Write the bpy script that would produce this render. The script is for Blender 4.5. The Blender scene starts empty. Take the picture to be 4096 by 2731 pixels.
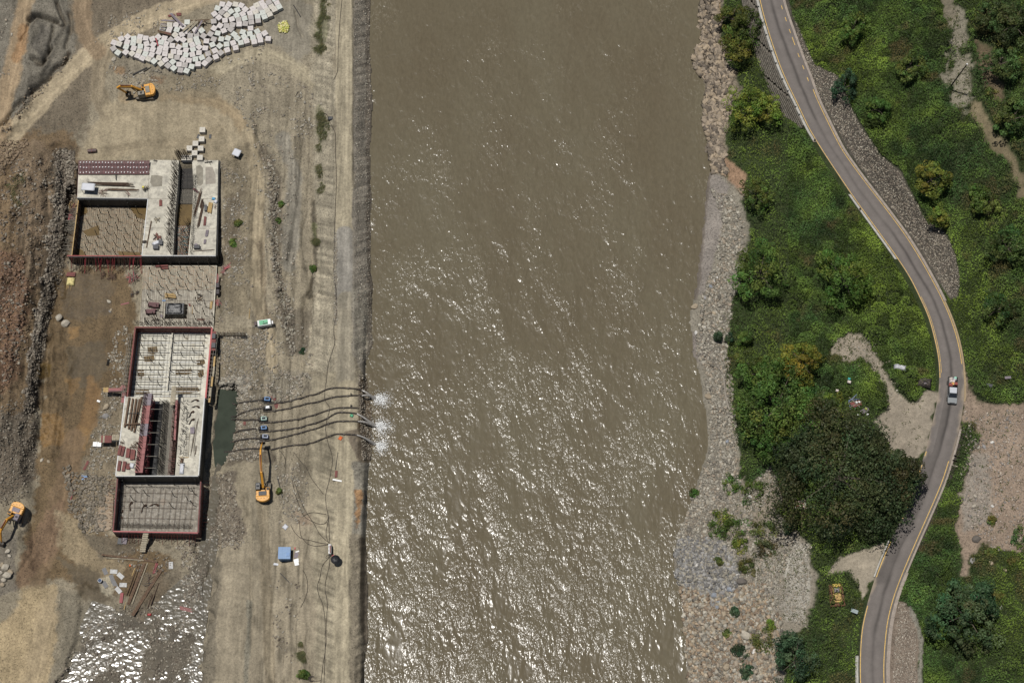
import bpy, math, random
import numpy as np
from mathutils import Vector, Matrix

random.seed(7)
RNG = np.random.default_rng(11)
scene = bpy.context.scene
COL = scene.collection

# ---------------------------------------------------------------- camera
FPX, CX, CY = 8000.0, 2048.0, 1365.5          # focal length in photo pixels, photo centre
TILT, DIST = math.radians(20), 400.0
CS, SN = math.cos(TILT), math.sin(TILT)
CAMP = (0.0, -DIST * SN, DIST * CS)
cam_d = bpy.data.cameras.new('camera')
cam_d.sensor_width = 36.0
cam_d.lens = FPX / 4096.0 * 36.0
cam_d.clip_end = 3000.0
cam = bpy.data.objects.new('camera', cam_d)
cam.location = CAMP
cam.rotation_euler = (TILT, 0, 0)
COL.objects.link(cam)
scene.camera = cam

# ---------------------------------------------------------------- daylight
SUNV = Vector((-0.20, 0.085, 1.0)).normalized()
world = bpy.data.worlds.new('World')
scene.world = world
world.use_nodes = True
wn = world.node_tree.nodes
wl = world.node_tree.links
bg = wn['Background']
sky = wn.new('ShaderNodeTexSky')
sky.sky_type = 'NISHITA'
sky.sun_disc = False
sky.sun_elevation = math.asin(SUNV.z)
sky.sun_rotation = math.atan2(SUNV.x, SUNV.y)
sky.air_density = 1.0
sky.dust_density = 1.5
sky.ozone_density = 1.0
wl.new(sky.outputs[0], bg.inputs[0])
bg.inputs[1].default_value = 0.05
sun_d = bpy.data.lights.new('sun', 'SUN')
sun_d.energy = 5.0
sun_d.angle = math.radians(0.5)
sun_d.color = (1.0, 0.965, 0.91)
sun = bpy.data.objects.new('sun', sun_d)
sun.rotation_euler = (-SUNV).to_track_quat('-Z', 'Y').to_euler()
sun.location = (0, 0, 200)
COL.objects.link(sun)
scene.view_settings.view_transform = 'Standard'
scene.view_settings.look = 'None'
scene.view_settings.exposure = -0.22
scene.view_settings.gamma = 1.0
scene.view_settings.use_curve_mapping = False
scene.cycles.max_bounces = 5
scene.cycles.diffuse_bounces = 1
scene.cycles.glossy_bounces = 2
scene.cycles.transmission_bounces = 3
scene.cycles.sample_clamp_indirect = 4.0

# ---------------------------------------------------------------- placing helpers
def P(px, py, z=0.0):
    """world point at height z that the photograph shows at pixel px, py"""
    dx = (px - CX) / FPX
    dy = (CY - py) / FPX
    vx, vy, vz = dx, dy * CS + SN, dy * SN - CS
    t = (z - CAMP[2]) / vz
    return Vector((vx * t, CAMP[1] + vy * t, z))

def pix(X, Y, Z):
    ry, rz = Y - CAMP[1], Z - CAMP[2]
    yc = ry * CS + rz * SN
    zc = -ry * SN + rz * CS
    return CX + FPX * X / (-zc), CY - FPX * yc / (-zc)

def smooth(a, b, x):
    t = np.clip((x - a) / (b - a), 0, 1)
    return t * t * (3 - 2 * t)

_T = np.random.default_rng(3).random((256, 256))
def vnoise(x, y, seed=0):
    x = x + seed * 17.31; y = y + seed * 9.77
    xi = np.floor(x).astype(np.int64); yi = np.floor(y).astype(np.int64)
    fx = x - xi; fy = y - yi
    fx = fx * fx * (3 - 2 * fx); fy = fy * fy * (3 - 2 * fy)
    a = _T[xi & 255, yi & 255]; b = _T[(xi + 1) & 255, yi & 255]
    c = _T[xi & 255, (yi + 1) & 255]; d = _T[(xi + 1) & 255, (yi + 1) & 255]
    return (a * (1 - fx) + b * fx) * (1 - fy) + (c * (1 - fx) + d * fx) * fy

def fbm(x, y, size, octv=4, seed=0):
    """noise in -1..1 whose largest lumps are about size metres"""
    s = 0.0; amp = 1.0; tot = 0.0; f = 1.0 / size
    for o in range(octv):
        s = s + amp * (vnoise(x * f, y * f, seed + o * 5) * 2 - 1)
        tot += amp; amp *= 0.55; f *= 2.03
    return s / tot * 1.6

def seg_dist(x, y, pts, closed=False):
    d = np.full(np.shape(x), 1e9)
    n = len(pts)
    for i in range(n if closed else n - 1):
        x0, y0 = pts[i][:2]; x1, y1 = pts[(i + 1) % n][:2]
        ex, ey = x1 - x0, y1 - y0
        t = np.clip(((x - x0) * ex + (y - y0) * ey) / (ex * ex + ey * ey + 1e-9), 0, 1)
        d = np.minimum(d, np.hypot(x - x0 - t * ex, y - y0 - t * ey))
    return d

def inside(x, y, pts):
    c = np.zeros(np.shape(x), bool)
    n = len(pts)
    for i in range(n):
        x0, y0 = pts[i]; x1, y1 = pts[(i + 1) % n]
        if y0 == y1: continue
        c ^= ((y0 > y) != (y1 > y)) & (x < (x1 - x0) * (y - y0) / (y1 - y0) + x0)
    return c

def sdist(x, y, pts):
    d = seg_dist(x, y, pts, True)
    return np.where(inside(x, y, pts), -d, d)

# ---------------------------------------------------------------- the lie of the land
PROF = {
 0: [(-400, 3), (0, 1.5), (300, 1), (700, .5), (1200, .5), (1270, .3), (1300, 2.3), (1352, 3.2), (1405, 3.2), (1420, 2.8), (1475, 0.1), (1490, -1.2), (1700, -3), (2600, -3), (2780, -1.2), (2814, 0), (2860, 2), (2960, 4), (3030, 8.5), (3050, 9), (3130, 9), (3200, 10.5), (3400, 15), (3700, 21), (4096, 28), (4600, 36)],
 600: [(-400, 5), (0, 2.2), (250, 1.2), (300, .8), (960, .6), (1060, 0), (1100, .4), (1180, .6), (1250, .2), (1330, 3), (1345, 3.4), (1408, 3.4), (1425, 3), (1480, .1), (1495, -1.2), (1700, -3), (2600, -3), (2800, -1.2), (2838, 0), (2900, 1.2), (2960, 2.4), (3100, 5), (3270, 8.6), (3285, 9), (3375, 9), (3400, 9.6), (3540, 14), (3700, 16.5), (3900, 20), (4096, 24), (4600, 32)],
 1200: [(-400, 5), (0, 2.5), (110, .6), (190, -2.6), (230, -3.3), (520, -3.4), (870, -3.2), (910, -.9), (990, .3), (1060, .2), (1130, -.8), (1180, -1), (1250, -1.2), (1290, 1), (1340, 3.2), (1415, 3.4), (1450, 2), (1490, .1), (1505, -1.2), (1700, -3), (2550, -3), (2750, -1.2), (2785, 0), (2900, 1.5), (3100, 3.6), (3400, 6.2), (3600, 8.2), (3680, 9), (3775, 9), (3830, 11), (4096, 16), (4600, 24)],
 1500: [(-400, 4), (0, 1.5), (140, -1.6), (200, -3.3), (850, -3.4), (885, -3.0), (940, -1.6), (1000, -.6), (1060, -.6), (1150, -1.2), (1210, -1.4), (1270, 1), (1330, 3), (1420, 3), (1450, 2), (1462, 0), (1480, -1.2), (1700, -3), (2600, -3), (2775, -1.2), (2808, 0), (2930, 2), (3200, 4), (3400, 7), (3600, 8.6), (3750, 9), (3860, 9), (3920, 9.6), (4096, 11), (4600, 14)],
 1750: [(-400, 3), (0, 1), (110, -1), (180, -3.3), (860, -3.5), (880, -4.1), (940, -4.1), (970, -3.0), (1060, -2.4), (1180, -1.5), (1220, -1), (1300, 2), (1350, 3), (1430, 3.2), (1440, 2.7), (1487, 0), (1500, -1.2), (1700, -3), (2650, -3), (2790, -1.2), (2822, 0), (2930, 2), (3200, 4), (3400, 7.6), (3600, 8.8), (3720, 9), (3820, 9), (3900, 9.2), (4096, 10), (4600, 12)],
 2000: [(-400, 1), (0, 0), (140, -2.3), (400, -3), (800, -3.5), (850, -3.9), (900, -3), (960, -2), (1040, -1.6), (1100, -1.6), (1200, -1), (1310, 2), (1350, 2.8), (1410, 3), (1450, 2.8), (1470, .1), (1490, -1.2), (1700, -3), (2580, -3), (2730, -1.2), (2768, 0), (2850, 1.5), (3100, 4.2), (3400, 7), (3600, 9), (3750, 9), (3850, 10), (4096, 11.5), (4600, 14)],
 2250: [(-400, 0), (0, -1), (200, -2.5), (400, -2.6), (700, -2.8), (800, -3.6), (850, -3), (880, -1.8), (1040, -1.6), (1150, -1.2), (1300, 1.8), (1350, 2.8), (1400, 3), (1440, 2.6), (1462, .1), (1480, -1.2), (1700, -3), (2500, -3), (2660, -1.2), (2698, 0), (2800, 1.8), (3100, 4.5), (3350, 8), (3500, 9), (3640, 9), (3720, 10), (4096, 13), (4600, 17)],
 2731: [(-400, 0), (0, -1), (250, -2.2), (300, -3.2), (700, -3.6), (780, -3.4), (830, -2), (880, -1.6), (1100, -1.2), (1210, -1), (1270, 1.6), (1340, 2.8), (1400, 3), (1440, 2.6), (1462, .1), (1480, -1.2), (1700, -3), (2550, -3), (2710, -1.2), (2752, 0), (2900, 2.5), (3100, 5), (3300, 8), (3430, 9), (3560, 9), (3680, 12), (4096, 18), (4600, 25)],
}
ROWS = []
for py in sorted(PROF, reverse=True):          # from the bottom of the photograph (south) up
    pts = PROF[py]
    ROWS.append((P(1365, py, 0).y, np.array([P(a, py, z).x for a, z in pts]), np.array([z for a, z in pts])))

SHORE_L = [(1487, -200), (1485, 0), (1478, 150), (1485, 300), (1490, 420), (1483, 600), (1488, 800), (1480, 900), (1488, 1100), (1490, 1300), (1497, 1370), (1480, 1410), (1455, 1468), (1472, 1540), (1485, 1640), (1490, 1750), (1482, 1830), (1470, 1950), (1465, 2050), (1468, 2200), (1474, 2400), (1476, 2560), (1463, 2620), (1450, 2731), (1450, 2950)]
SHORE_R = [(2820, -200), (2814, 0), (2790, 30), (2803, 103), (2801, 140), (2818, 168), (2795, 184), (2761, 230), (2791, 283), (2826, 352), (2807, 444), (2809, 493), (2833, 600), (2846, 640), (2848, 680), (2830, 720), (2814, 868), (2799, 1021), (2790, 1136), (2768, 1210), (2757, 1288), (2761, 1334), (2765, 1410), (2795, 1483), (2814, 1563), (2828, 1659), (2825, 1755), (2825, 1812), (2804, 1877), (2751, 2037), (2696, 2168), (2701, 2275), (2727, 2423), (2739, 2602), (2748, 2731), (2755, 2950)]
def _wl(pts):
    w = [P(a, b, 0) for a, b in pts][::-1]
    return np.array([v.y for v in w]), np.array([v.x for v in w])
SLY, SLX = _wl(SHORE_L)
SRY, SRX = _wl(SHORE_R)

ROAD_L = [(3020, -90), (3036, 0), (3055, 76), (3086, 176), (3115, 260), (3151, 344), (3186, 413), (3231, 512), (3285, 600), (3350, 698), (3411, 789), (3487, 894), (3583, 1026), (3640, 1112), (3682, 1200), (3713, 1265), (3736, 1353), (3753, 1429), (3758, 1517), (3753, 1590), (3736, 1660), (3716, 1750), (3705, 1797), (3682, 1865), (3617, 2055), (3551, 2180), (3501, 2305), (3468, 2415), (3444, 2512), (3437, 2631), (3438, 2731), (3442, 2830)]
ROAD_R = [(3112, -90), (3128, 0), (3152, 76), (3180, 152), (3207, 230), (3240, 310), (3262, 380), (3310, 480), (3370, 600), (3453, 715), (3548, 837), (3625, 940), (3690, 1044), (3747, 1147), (3774, 1200), (3803, 1265), (3833, 1353), (3851, 1449), (3858, 1540), (3857, 1600), (3848, 1659), (3833, 1735), (3812, 1812), (3780, 1919), (3724, 2049), (3676, 2156), (3617, 2293), (3581, 2388), (3557, 2483), (3548, 2572), (3542, 2661), (3544, 2731), (3550, 2830)]
ZR = 9.0
RLX = np.array([p[0] for p in ROAD_L], float); RLY = np.array([p[1] for p in ROAD_L], float)
def resample(pts, n):
    pts = [Vector(p) for p in pts]
    L = [0.0]
    for a, b in zip(pts, pts[1:]): L.append(L[-1] + (b - a).length)
    out = []
    j = 0
    for i in range(n):
        s = L[-1] * i / (n - 1)
        while j < len(pts) - 2 and L[j + 1] < s: j += 1
        t = (s - L[j]) / max(1e-6, L[j + 1] - L[j])
        out.append(pts[j].lerp(pts[j + 1], t))
    return out
def relax(pts, it=2):
    for _ in range(it):
        pts = [pts[0]] + [(pts[i - 1] + pts[i] * 2 + pts[i + 1]) / 4 for i in range(1, len(pts) - 1)] + [pts[-1]]
    return pts
NRD = 170
RL = relax(resample([P(a, b, ZR) for a, b in ROAD_L], NRD), 6)
RR = relax(resample([P(a, b, ZR) for a, b in ROAD_R], NRD), 6)
RC = [((a + b) / 2)[:] for a, b in zip(RL, RR)][::5]

def H0(X, Y):
    X = np.asarray(X, float); Y = np.asarray(Y, float)
    zs = [np.interp(X, r[1], r[2]) for r in ROWS]
    ys = [r[0] for r in ROWS]
    out = zs[0].copy()
    for i in range(len(ROWS) - 1):
        t = np.clip((Y - ys[i]) / (ys[i + 1] - ys[i]), 0, 1)
        out = np.where(Y >= ys[i], zs[i] * (1 - t) + zs[i + 1] * t, out)
    return out

# hollows and level pads: photo outline, height, blend width in metres
WATERPIT = [(868, 1560), (945, 1560), (958, 1600), (940, 1680), (930, 1720), (905, 1800), (885, 1860), (850, 1960), (845, 2080), (815, 2200), (790, 2200), (838, 1900), (868, 1700)]
PADS = [
 ([(255, 1080), (480, 1080), (520, 1180), (500, 1500), (440, 1780), (430, 2140), (380, 2240), (300, 2260), (150, 2250), (150, 1900), (170, 1650), (230, 1300)], -3.3, 2.5),
 ([(285, 780), (620, 780), (600, 1070), (262, 1070)], -3.4, 1.0),
 ([(560, 1040), (885, 1040), (862, 1330), (842, 1640), (815, 1960), (812, 2170), (430, 2170), (448, 1900), (480, 1600), (520, 1330)], -3.45, 1.2),
 ([(335, 660), (855, 660), (848, 1005), (585, 1005), (600, 800), (330, 785)], -3.7, .8),
 ([(440, 180), (560, 190), (640, 80), (820, 0), (1140, -40), (1140, 60), (1080, 190), (800, 310), (690, 320), (470, 260)], 0.8, 3.0),
 (WATERPIT, -4.5, 1.0),
 ([(440, 400), (930, 400), (990, 520), (960, 640), (300, 640)], 0.6, 3.0),
 ([(330, 2330), (560, 2480), (700, 2330), (810, 2300), (800, 2700), (790, 2900), (200, 2900), (330, 2560)], -3.5, 1.6),
 ([(850, 2120), (875, 2130), (862, 2250), (835, 2420), (815, 2600), (805, 2760), (775, 2760), (790, 2560), (810, 2380), (830, 2240)], -3.8, .8),
 ([(3520, 1640), (3700, 1560), (3760, 1560), (3700, 1850), (3600, 1860)], 8.9, 2.0),
]
PADW = [([tuple(P(a, b, z)[:2]) for a, b in poly], z, w) for poly, z, w in PADS]

# ridges and ditches on the working ground: photo polyline, width (m), height (m)
RIDGES = [
 ([(125, 80), (140, 250), (110, 360), (90, 480), (20, 560)], 2.6, 1.6),
 ([(240, 20), (255, 120), (215, 170), (200, 260), (150, 330)], 1.2, 0.9),
 ([(130, 105), (145, 78), (165, 74), (200, 85), (240, 102)], .8, -2.6),
 ([(228, 15), (245, 60), (262, 100), (255, 115)], .7, -2.0),
 ([(215, 115), (205, 170), (200, 215)], .5, -1.6),
 ([(205, 200), (190, 240), (170, 265), (140, 255)], .9, -2.0),
 ([(90, 170), (110, 150), (130, 120)], .5, -1.2),
 ([(280, 60), (285, 130), (265, 195)], .7, -1.2),
 ([(60, 20), (20, 150)], 2.5, -.8),
 ([(275, 215), (250, 265), (200, 320), (150, 370), (90, 430), (15, 520)], .7, -1.7),
 ([(235, 600), (255, 700), (245, 850), (235, 1000), (215, 1180), (170, 1330), (150, 1500), (125, 1640)], 1.6, -1.4),
 ([(150, 620), (175, 760), (150, 900), (120, 1080), (90, 1300)], 1.5, .9),
 ([(1045, 620), (1100, 700), (1110, 820), (1105, 950), (1120, 1100), (1150, 1290)], 1.0, -.7),
 ([(1015, 420), (1030, 520), (1075, 640)], .9, -.6),
 ([(1255, 820), (1268, 1000), (1265, 1080), (1225, 1200), (1200, 1400)], 1.0, -.7),
 ([(1175, 560), (1180, 760), (1165, 900), (1140, 1050)], .8, .4),
 ([(1000, 700), (996, 900), (992, 1200)], .35, .25),
 ([(1058, 640), (1060, 900), (1072, 1150)], .35, .25),
 ([(1180, 50), (1195, 120), (1210, 150)], .4, -.7),
 ([(950, 2150), (1000, 2050), (970, 1980), (950, 1900)], 1.3, -.7),
 ([(1000, 2130), (998, 2300), (1005, 2450), (1000, 2600)], .5, -.35),
 ([(1045, 2000), (1055, 2300), (1065, 2731)], .35, -.18),
 ([(1070, 2000), (1080, 2300), (1100, 2731)], .35, -.18),
 ([(1340, 10), (1340, 500), (1342, 900), (1345, 1300), (1330, 1500)], .35, .3),
 ([(1412, 0), (1411, 500), (1413, 900)], .4, .3),
 ([(1392, 2150), (1395, 2400), (1398, 2731)], .45, .3),
 ([(940, 1570), (905, 1565), (885, 1545)], .8, .5),
 ([(215, 1640), (255, 1500), (270, 1420), (235, 1350)], 1.2, .6),
 ([(250, 1800), (262, 1900), (290, 2000), (320, 2120)], .7, .4),
 ([(0, 2320), (40, 2300), (120, 2200), (110, 2050)], .6, -.4),
]
RIDW = [([tuple(P(a, b, 0)[:2]) for a, b in pl], w, h) for pl, w, h in RIDGES]

def H(X, Y, relief=True):
    X = np.asarray(X, float); Y = np.asarray(Y, float)
    h = H0(X, Y)
    left = X < 0
    for poly, z, w in PADW:
        cx = sum(p[0] for p in poly) / len(poly)
        m = left if cx < 0 else ~left
        if not m.any(): continue
        s = sdist(X[m], Y[m], poly) if X.ndim else sdist(X, Y, poly)
        if z < -3.15 and z not in (-3.4, -3.45, -3.7): s = s + (fbm(X[m], Y[m], 3.2, 4, 151) if X.ndim else fbm(X, Y, 3.2, 4, 151)) * 1.3
        k = 1 - smooth(0, w, s)
        if X.ndim: h[m] = h[m] * (1 - k) + z * k
        else: h = h * (1 - k) + z * k
    if relief:
        n1 = fbm(X, Y, 7, 5, 1); n2 = fbm(X, Y, 1.6, 3, 9)
        px, py = pix(X, Y, h)
        crest = smooth(1325, 1350, px) * (1 - smooth(1405, 1425, px))
        rough = np.where(left, 0.30, 0.5) * (1 - .85 * crest)
        yard = 1 - smooth(0, 40, sdist(px, py, [(440, 400), (930, 400), (990, 520), (960, 640), (300, 640)]))
        rough = rough * (1 - .85 * yard * left)
        cliff = (1 - smooth(190, 300, px)) * smooth(560, 700, py) * (1 - smooth(1750, 1950, py))
        h = h + n1 * rough * .7 + n2 * rough * .35 + cliff * (np.abs(n1) * .9 + n2 * .5)
        # stepped ledges left by the diggers and by old water levels
        lm = smooth(985, 1020, px) * (1 - smooth(1225, 1255, px)) * smooth(300, 420, py) + cliff * 1.0
        led = fbm(X * 1.3, Y * .16, 3.2, 3, 131)
        h = h + lm * (np.abs(led) * .55 - .15) * np.where(px < 400, 2.0, 1.0)
        # eroded gullies down both flanks of the embankment
        fl = smooth(1245, 1275, px) * (1 - smooth(1330, 1345, px)) + smooth(1415, 1430, px) * (1 - smooth(1480, 1500, px))
        sgn = np.where(px < 1380, 0.55, -0.75)
        g = vnoise((Y + X * sgn) * .9, X * .08, 4)
        h = h - fl * np.maximum(0, g - .45) * .9
        for pl, w, hh in RIDW:
            xs = [p[0] for p in pl]; ys = [p[1] for p in pl]
            m = (X > min(xs) - 3 * w) & (X < max(xs) + 3 * w) & (Y > min(ys) - 3 * w) & (Y < max(ys) + 3 * w)
            if not np.any(m): continue
            if X.ndim:
                wob = fbm(X[m], Y[m], 2.5, 3, 21) * w * .45
                d = seg_dist(X[m] + wob, Y[m] - wob, pl)
                h[m] = h[m] + hh * np.exp(-(d / (w * .6)) ** 2)
            else:
                d = seg_dist(X, Y, pl)
                h = h + hh * np.exp(-(d / (w * .6)) ** 2)
    # shores
    wob = fbm(X, Y, 3.0, 4, 31) * .45
    sl = X - np.interp(Y, SLY, SLX) + wob * .6
    cut = np.where(sl < 0, np.minimum(h, 1e9), np.minimum(h, -0.15 - sl * 1.2))
    low = np.where((sl < 0) & (sl > -1.2), np.maximum(h, .08 + (-sl) * .5), cut)
    hl = np.where(sl > -6, low, h)
    sr = np.interp(Y, SRY, SRX) - X + wob
    cut = np.where(sr < 0, h, np.minimum(h, -0.12 - sr * .6))
    low = np.where((sr < 0) & (sr > -2.5), np.maximum(h, .06 + (-sr) * .25), cut)
    hr = np.where(sr > -8, low, h)
    h = np.where(left, hl, hr)
    h = np.where(left & (sl < 0) & (sl > -12) & (h < .1), .1, h) if True else h
    # road bench
    if np.any(~left):
        m = ~left
        if X.ndim:
            d = seg_dist(X[m], Y[m], RC)
            k = 1 - smooth(3.3, 6.5, d)
            rp = pix(X[m], Y[m], ZR)
            lw = (rp[0] < np.interp(rp[1], RLY, RLX) + 40) & (rp[1] < 520)
            k = np.where(lw, 1 - smooth(2.75, 3.0, d), k)
            cap = ZR - 4.6 + 4.6 * smooth(400, 520, rp[1])
            hm = np.where(lw & (d > 2.8), np.minimum(h[m], cap), h[m])
            h[m] = hm * (1 - k) + (ZR - .12) * k
        else:
            d = seg_dist(X, Y, RC); k = 1 - smooth(3.3, 6.5, d)
            h = h * (1 - k) + (ZR - .12) * k
    return h

def G(px, py, dz=0.0):
    """point on the ground seen at pixel px, py"""
    z = 0.0
    for _ in range(6):
        p = P(px, py, z)
        z = float(H(np.array([p.x]), np.array([p.y]))[0])
    p = P(px, py, z)
    return Vector((p.x, p.y, z + dz))

def Gv(px, py):
    px = np.asarray(px, float); py = np.asarray(py, float)
    z = np.zeros_like(px)
    dx = (px - CX) / FPX; dy = (CY - py) / FPX
    vx, vy, vz = dx, dy * CS + SN, dy * SN - CS
    for _ in range(6):
        t = (z - CAMP[2]) / vz
        X = vx * t; Y = CAMP[1] + vy * t
        z = H(X, Y)
    return X, Y, z

# ---------------------------------------------------------------- materials
MATS = {}
def nodes_of(name):
    m = bpy.data.materials.new(name); m.use_nodes = True
    return m, m.node_tree.nodes, m.node_tree.links, m.node_tree.nodes['Principled BSDF']

def tex_noise(n, l, vec, scale, detail=4, rough=.6):
    t = n.new('ShaderNodeTexNoise'); t.inputs['Scale'].default_value = scale
    t.inputs['Detail'].default_value = detail; t.inputs['Roughness'].default_value = rough
    l.new(vec, t.inputs['Vector']); return t

def ramp(n, l, src, stops):
    r = n.new('ShaderNodeValToRGB'); e = r.color_ramp.elements
    while len(e) < len(stops): e.new(.5)
    for k, (p, c) in zip(e, stops):
        k.position = p; k.color = (c, c, c, 1) if isinstance(c, (int, float)) else (*c, 1)
    l.new(src, r.inputs[0]); return r

def mixc(n, l, kind, fac, a, b):
    m = n.new('ShaderNodeMix'); m.data_type = 'RGBA'; m.blend_type = kind
    if isinstance(fac, (int, float)): m.inputs[0].default_value = fac
    else: l.new(fac, m.inputs[0])
    for i, v in ((6, a), (7, b)):
        if isinstance(v, tuple): m.inputs[i].default_value = (*v, 1)
        else: l.new(v, m.inputs[i])
    return m.outputs[2]

def mat(name, col, rough=.75, metal=0.0, var=.25, scale=1.2, dirt=None, dirt_amt=.0, bump=.0, spec=.5):
    """painted, concrete, wood or steel surface with world-anchored blotches and grain"""
    if name in MATS: return MATS[name]
    m, n, l, b = nodes_of(name)
    geo = n.new('ShaderNodeNewGeometry')
    t1 = tex_noise(n, l, geo.outputs['Position'], scale, 5, .65)
    t2 = tex_noise(n, l, geo.outputs['Position'], scale * 7, 3, .6)
    r1 = ramp(n, l, t1.outputs[0], [(.3, 1 - var), (.7, 1 + var * .4)])
    r2 = ramp(n, l, t2.outputs[0], [(.35, 1 - var * .5), (.65, 1.0)])
    c = mixc(n, l, 'MULTIPLY', 1.0, tuple(col), r1.outputs[0])
    c = mixc(n, l, 'MULTIPLY', 1.0, c, r2.outputs[0])
    if dirt is not None:
        t3 = tex_noise(n, l, geo.outputs['Position'], scale * 1.7, 6, .7)
        r3 = ramp(n, l, t3.outputs[0], [(.62 - dirt_amt * .3, 0.0), (.72 - dirt_amt * .1, 1.0)])
        c = mixc(n, l, 'MIX', r3.outputs[0], c, tuple(dirt))
    l.new(c, b.inputs['Base Color'])
    b.inputs['Roughness'].default_value = rough
    b.inputs['Metallic'].default_value = metal
    b.inputs['Specular IOR Level'].default_value = spec
    if bump:
        bp = n.new('ShaderNodeBump'); bp.inputs['Distance'].default_value = bump; bp.inputs['Strength'].default_value = .7
        l.new(t2.outputs[0], bp.inputs['Height']); l.new(bp.outputs[0], b.inputs['Normal'])
    MATS[name] = m
    return m

# ---------------------------------------------------------------- mesh helpers
def link(o, parent=None):
    COL.objects.link(o)
    if parent is not None: o.parent = parent
    return o

def np_mesh(name, verts, faces, material, col=None, smooth_sh=False, rgh=None):
    me = bpy.data.meshes.new(name)
    verts = np.asarray(verts, np.float32); faces = np.asarray(faces, np.int32)
    k = faces.shape[1]
    me.vertices.add(len(verts)); me.vertices.foreach_set('co', verts.ravel())
    me.loops.add(faces.size); me.loops.foreach_set('vertex_index', faces.ravel())
    me.polygons.add(len(faces))
    me.polygons.foreach_set('loop_start', np.arange(0, faces.size, k, dtype=np.int32))
    me.polygons.foreach_set('loop_total', np.full(len(faces), k, np.int32))
    if smooth_sh: me.polygons.foreach_set('use_smooth', np.ones(len(faces), bool))
    me.update(calc_edges=True)
    if col is not None:
        a = me.color_attributes.new('Col', 'FLOAT_COLOR', 'POINT')
        c = np.ones((len(verts), 4), np.float32); c[:, :col.shape[1]] = col
        a.data.foreach_set('color', c.ravel())
    if rgh is not None:
        a = me.attributes.new('Rgh', 'FLOAT', 'POINT'); a.data.foreach_set('value', np.asarray(rgh, np.float32))
    if material is not None: me.materials.append(material)
    return me

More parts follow.
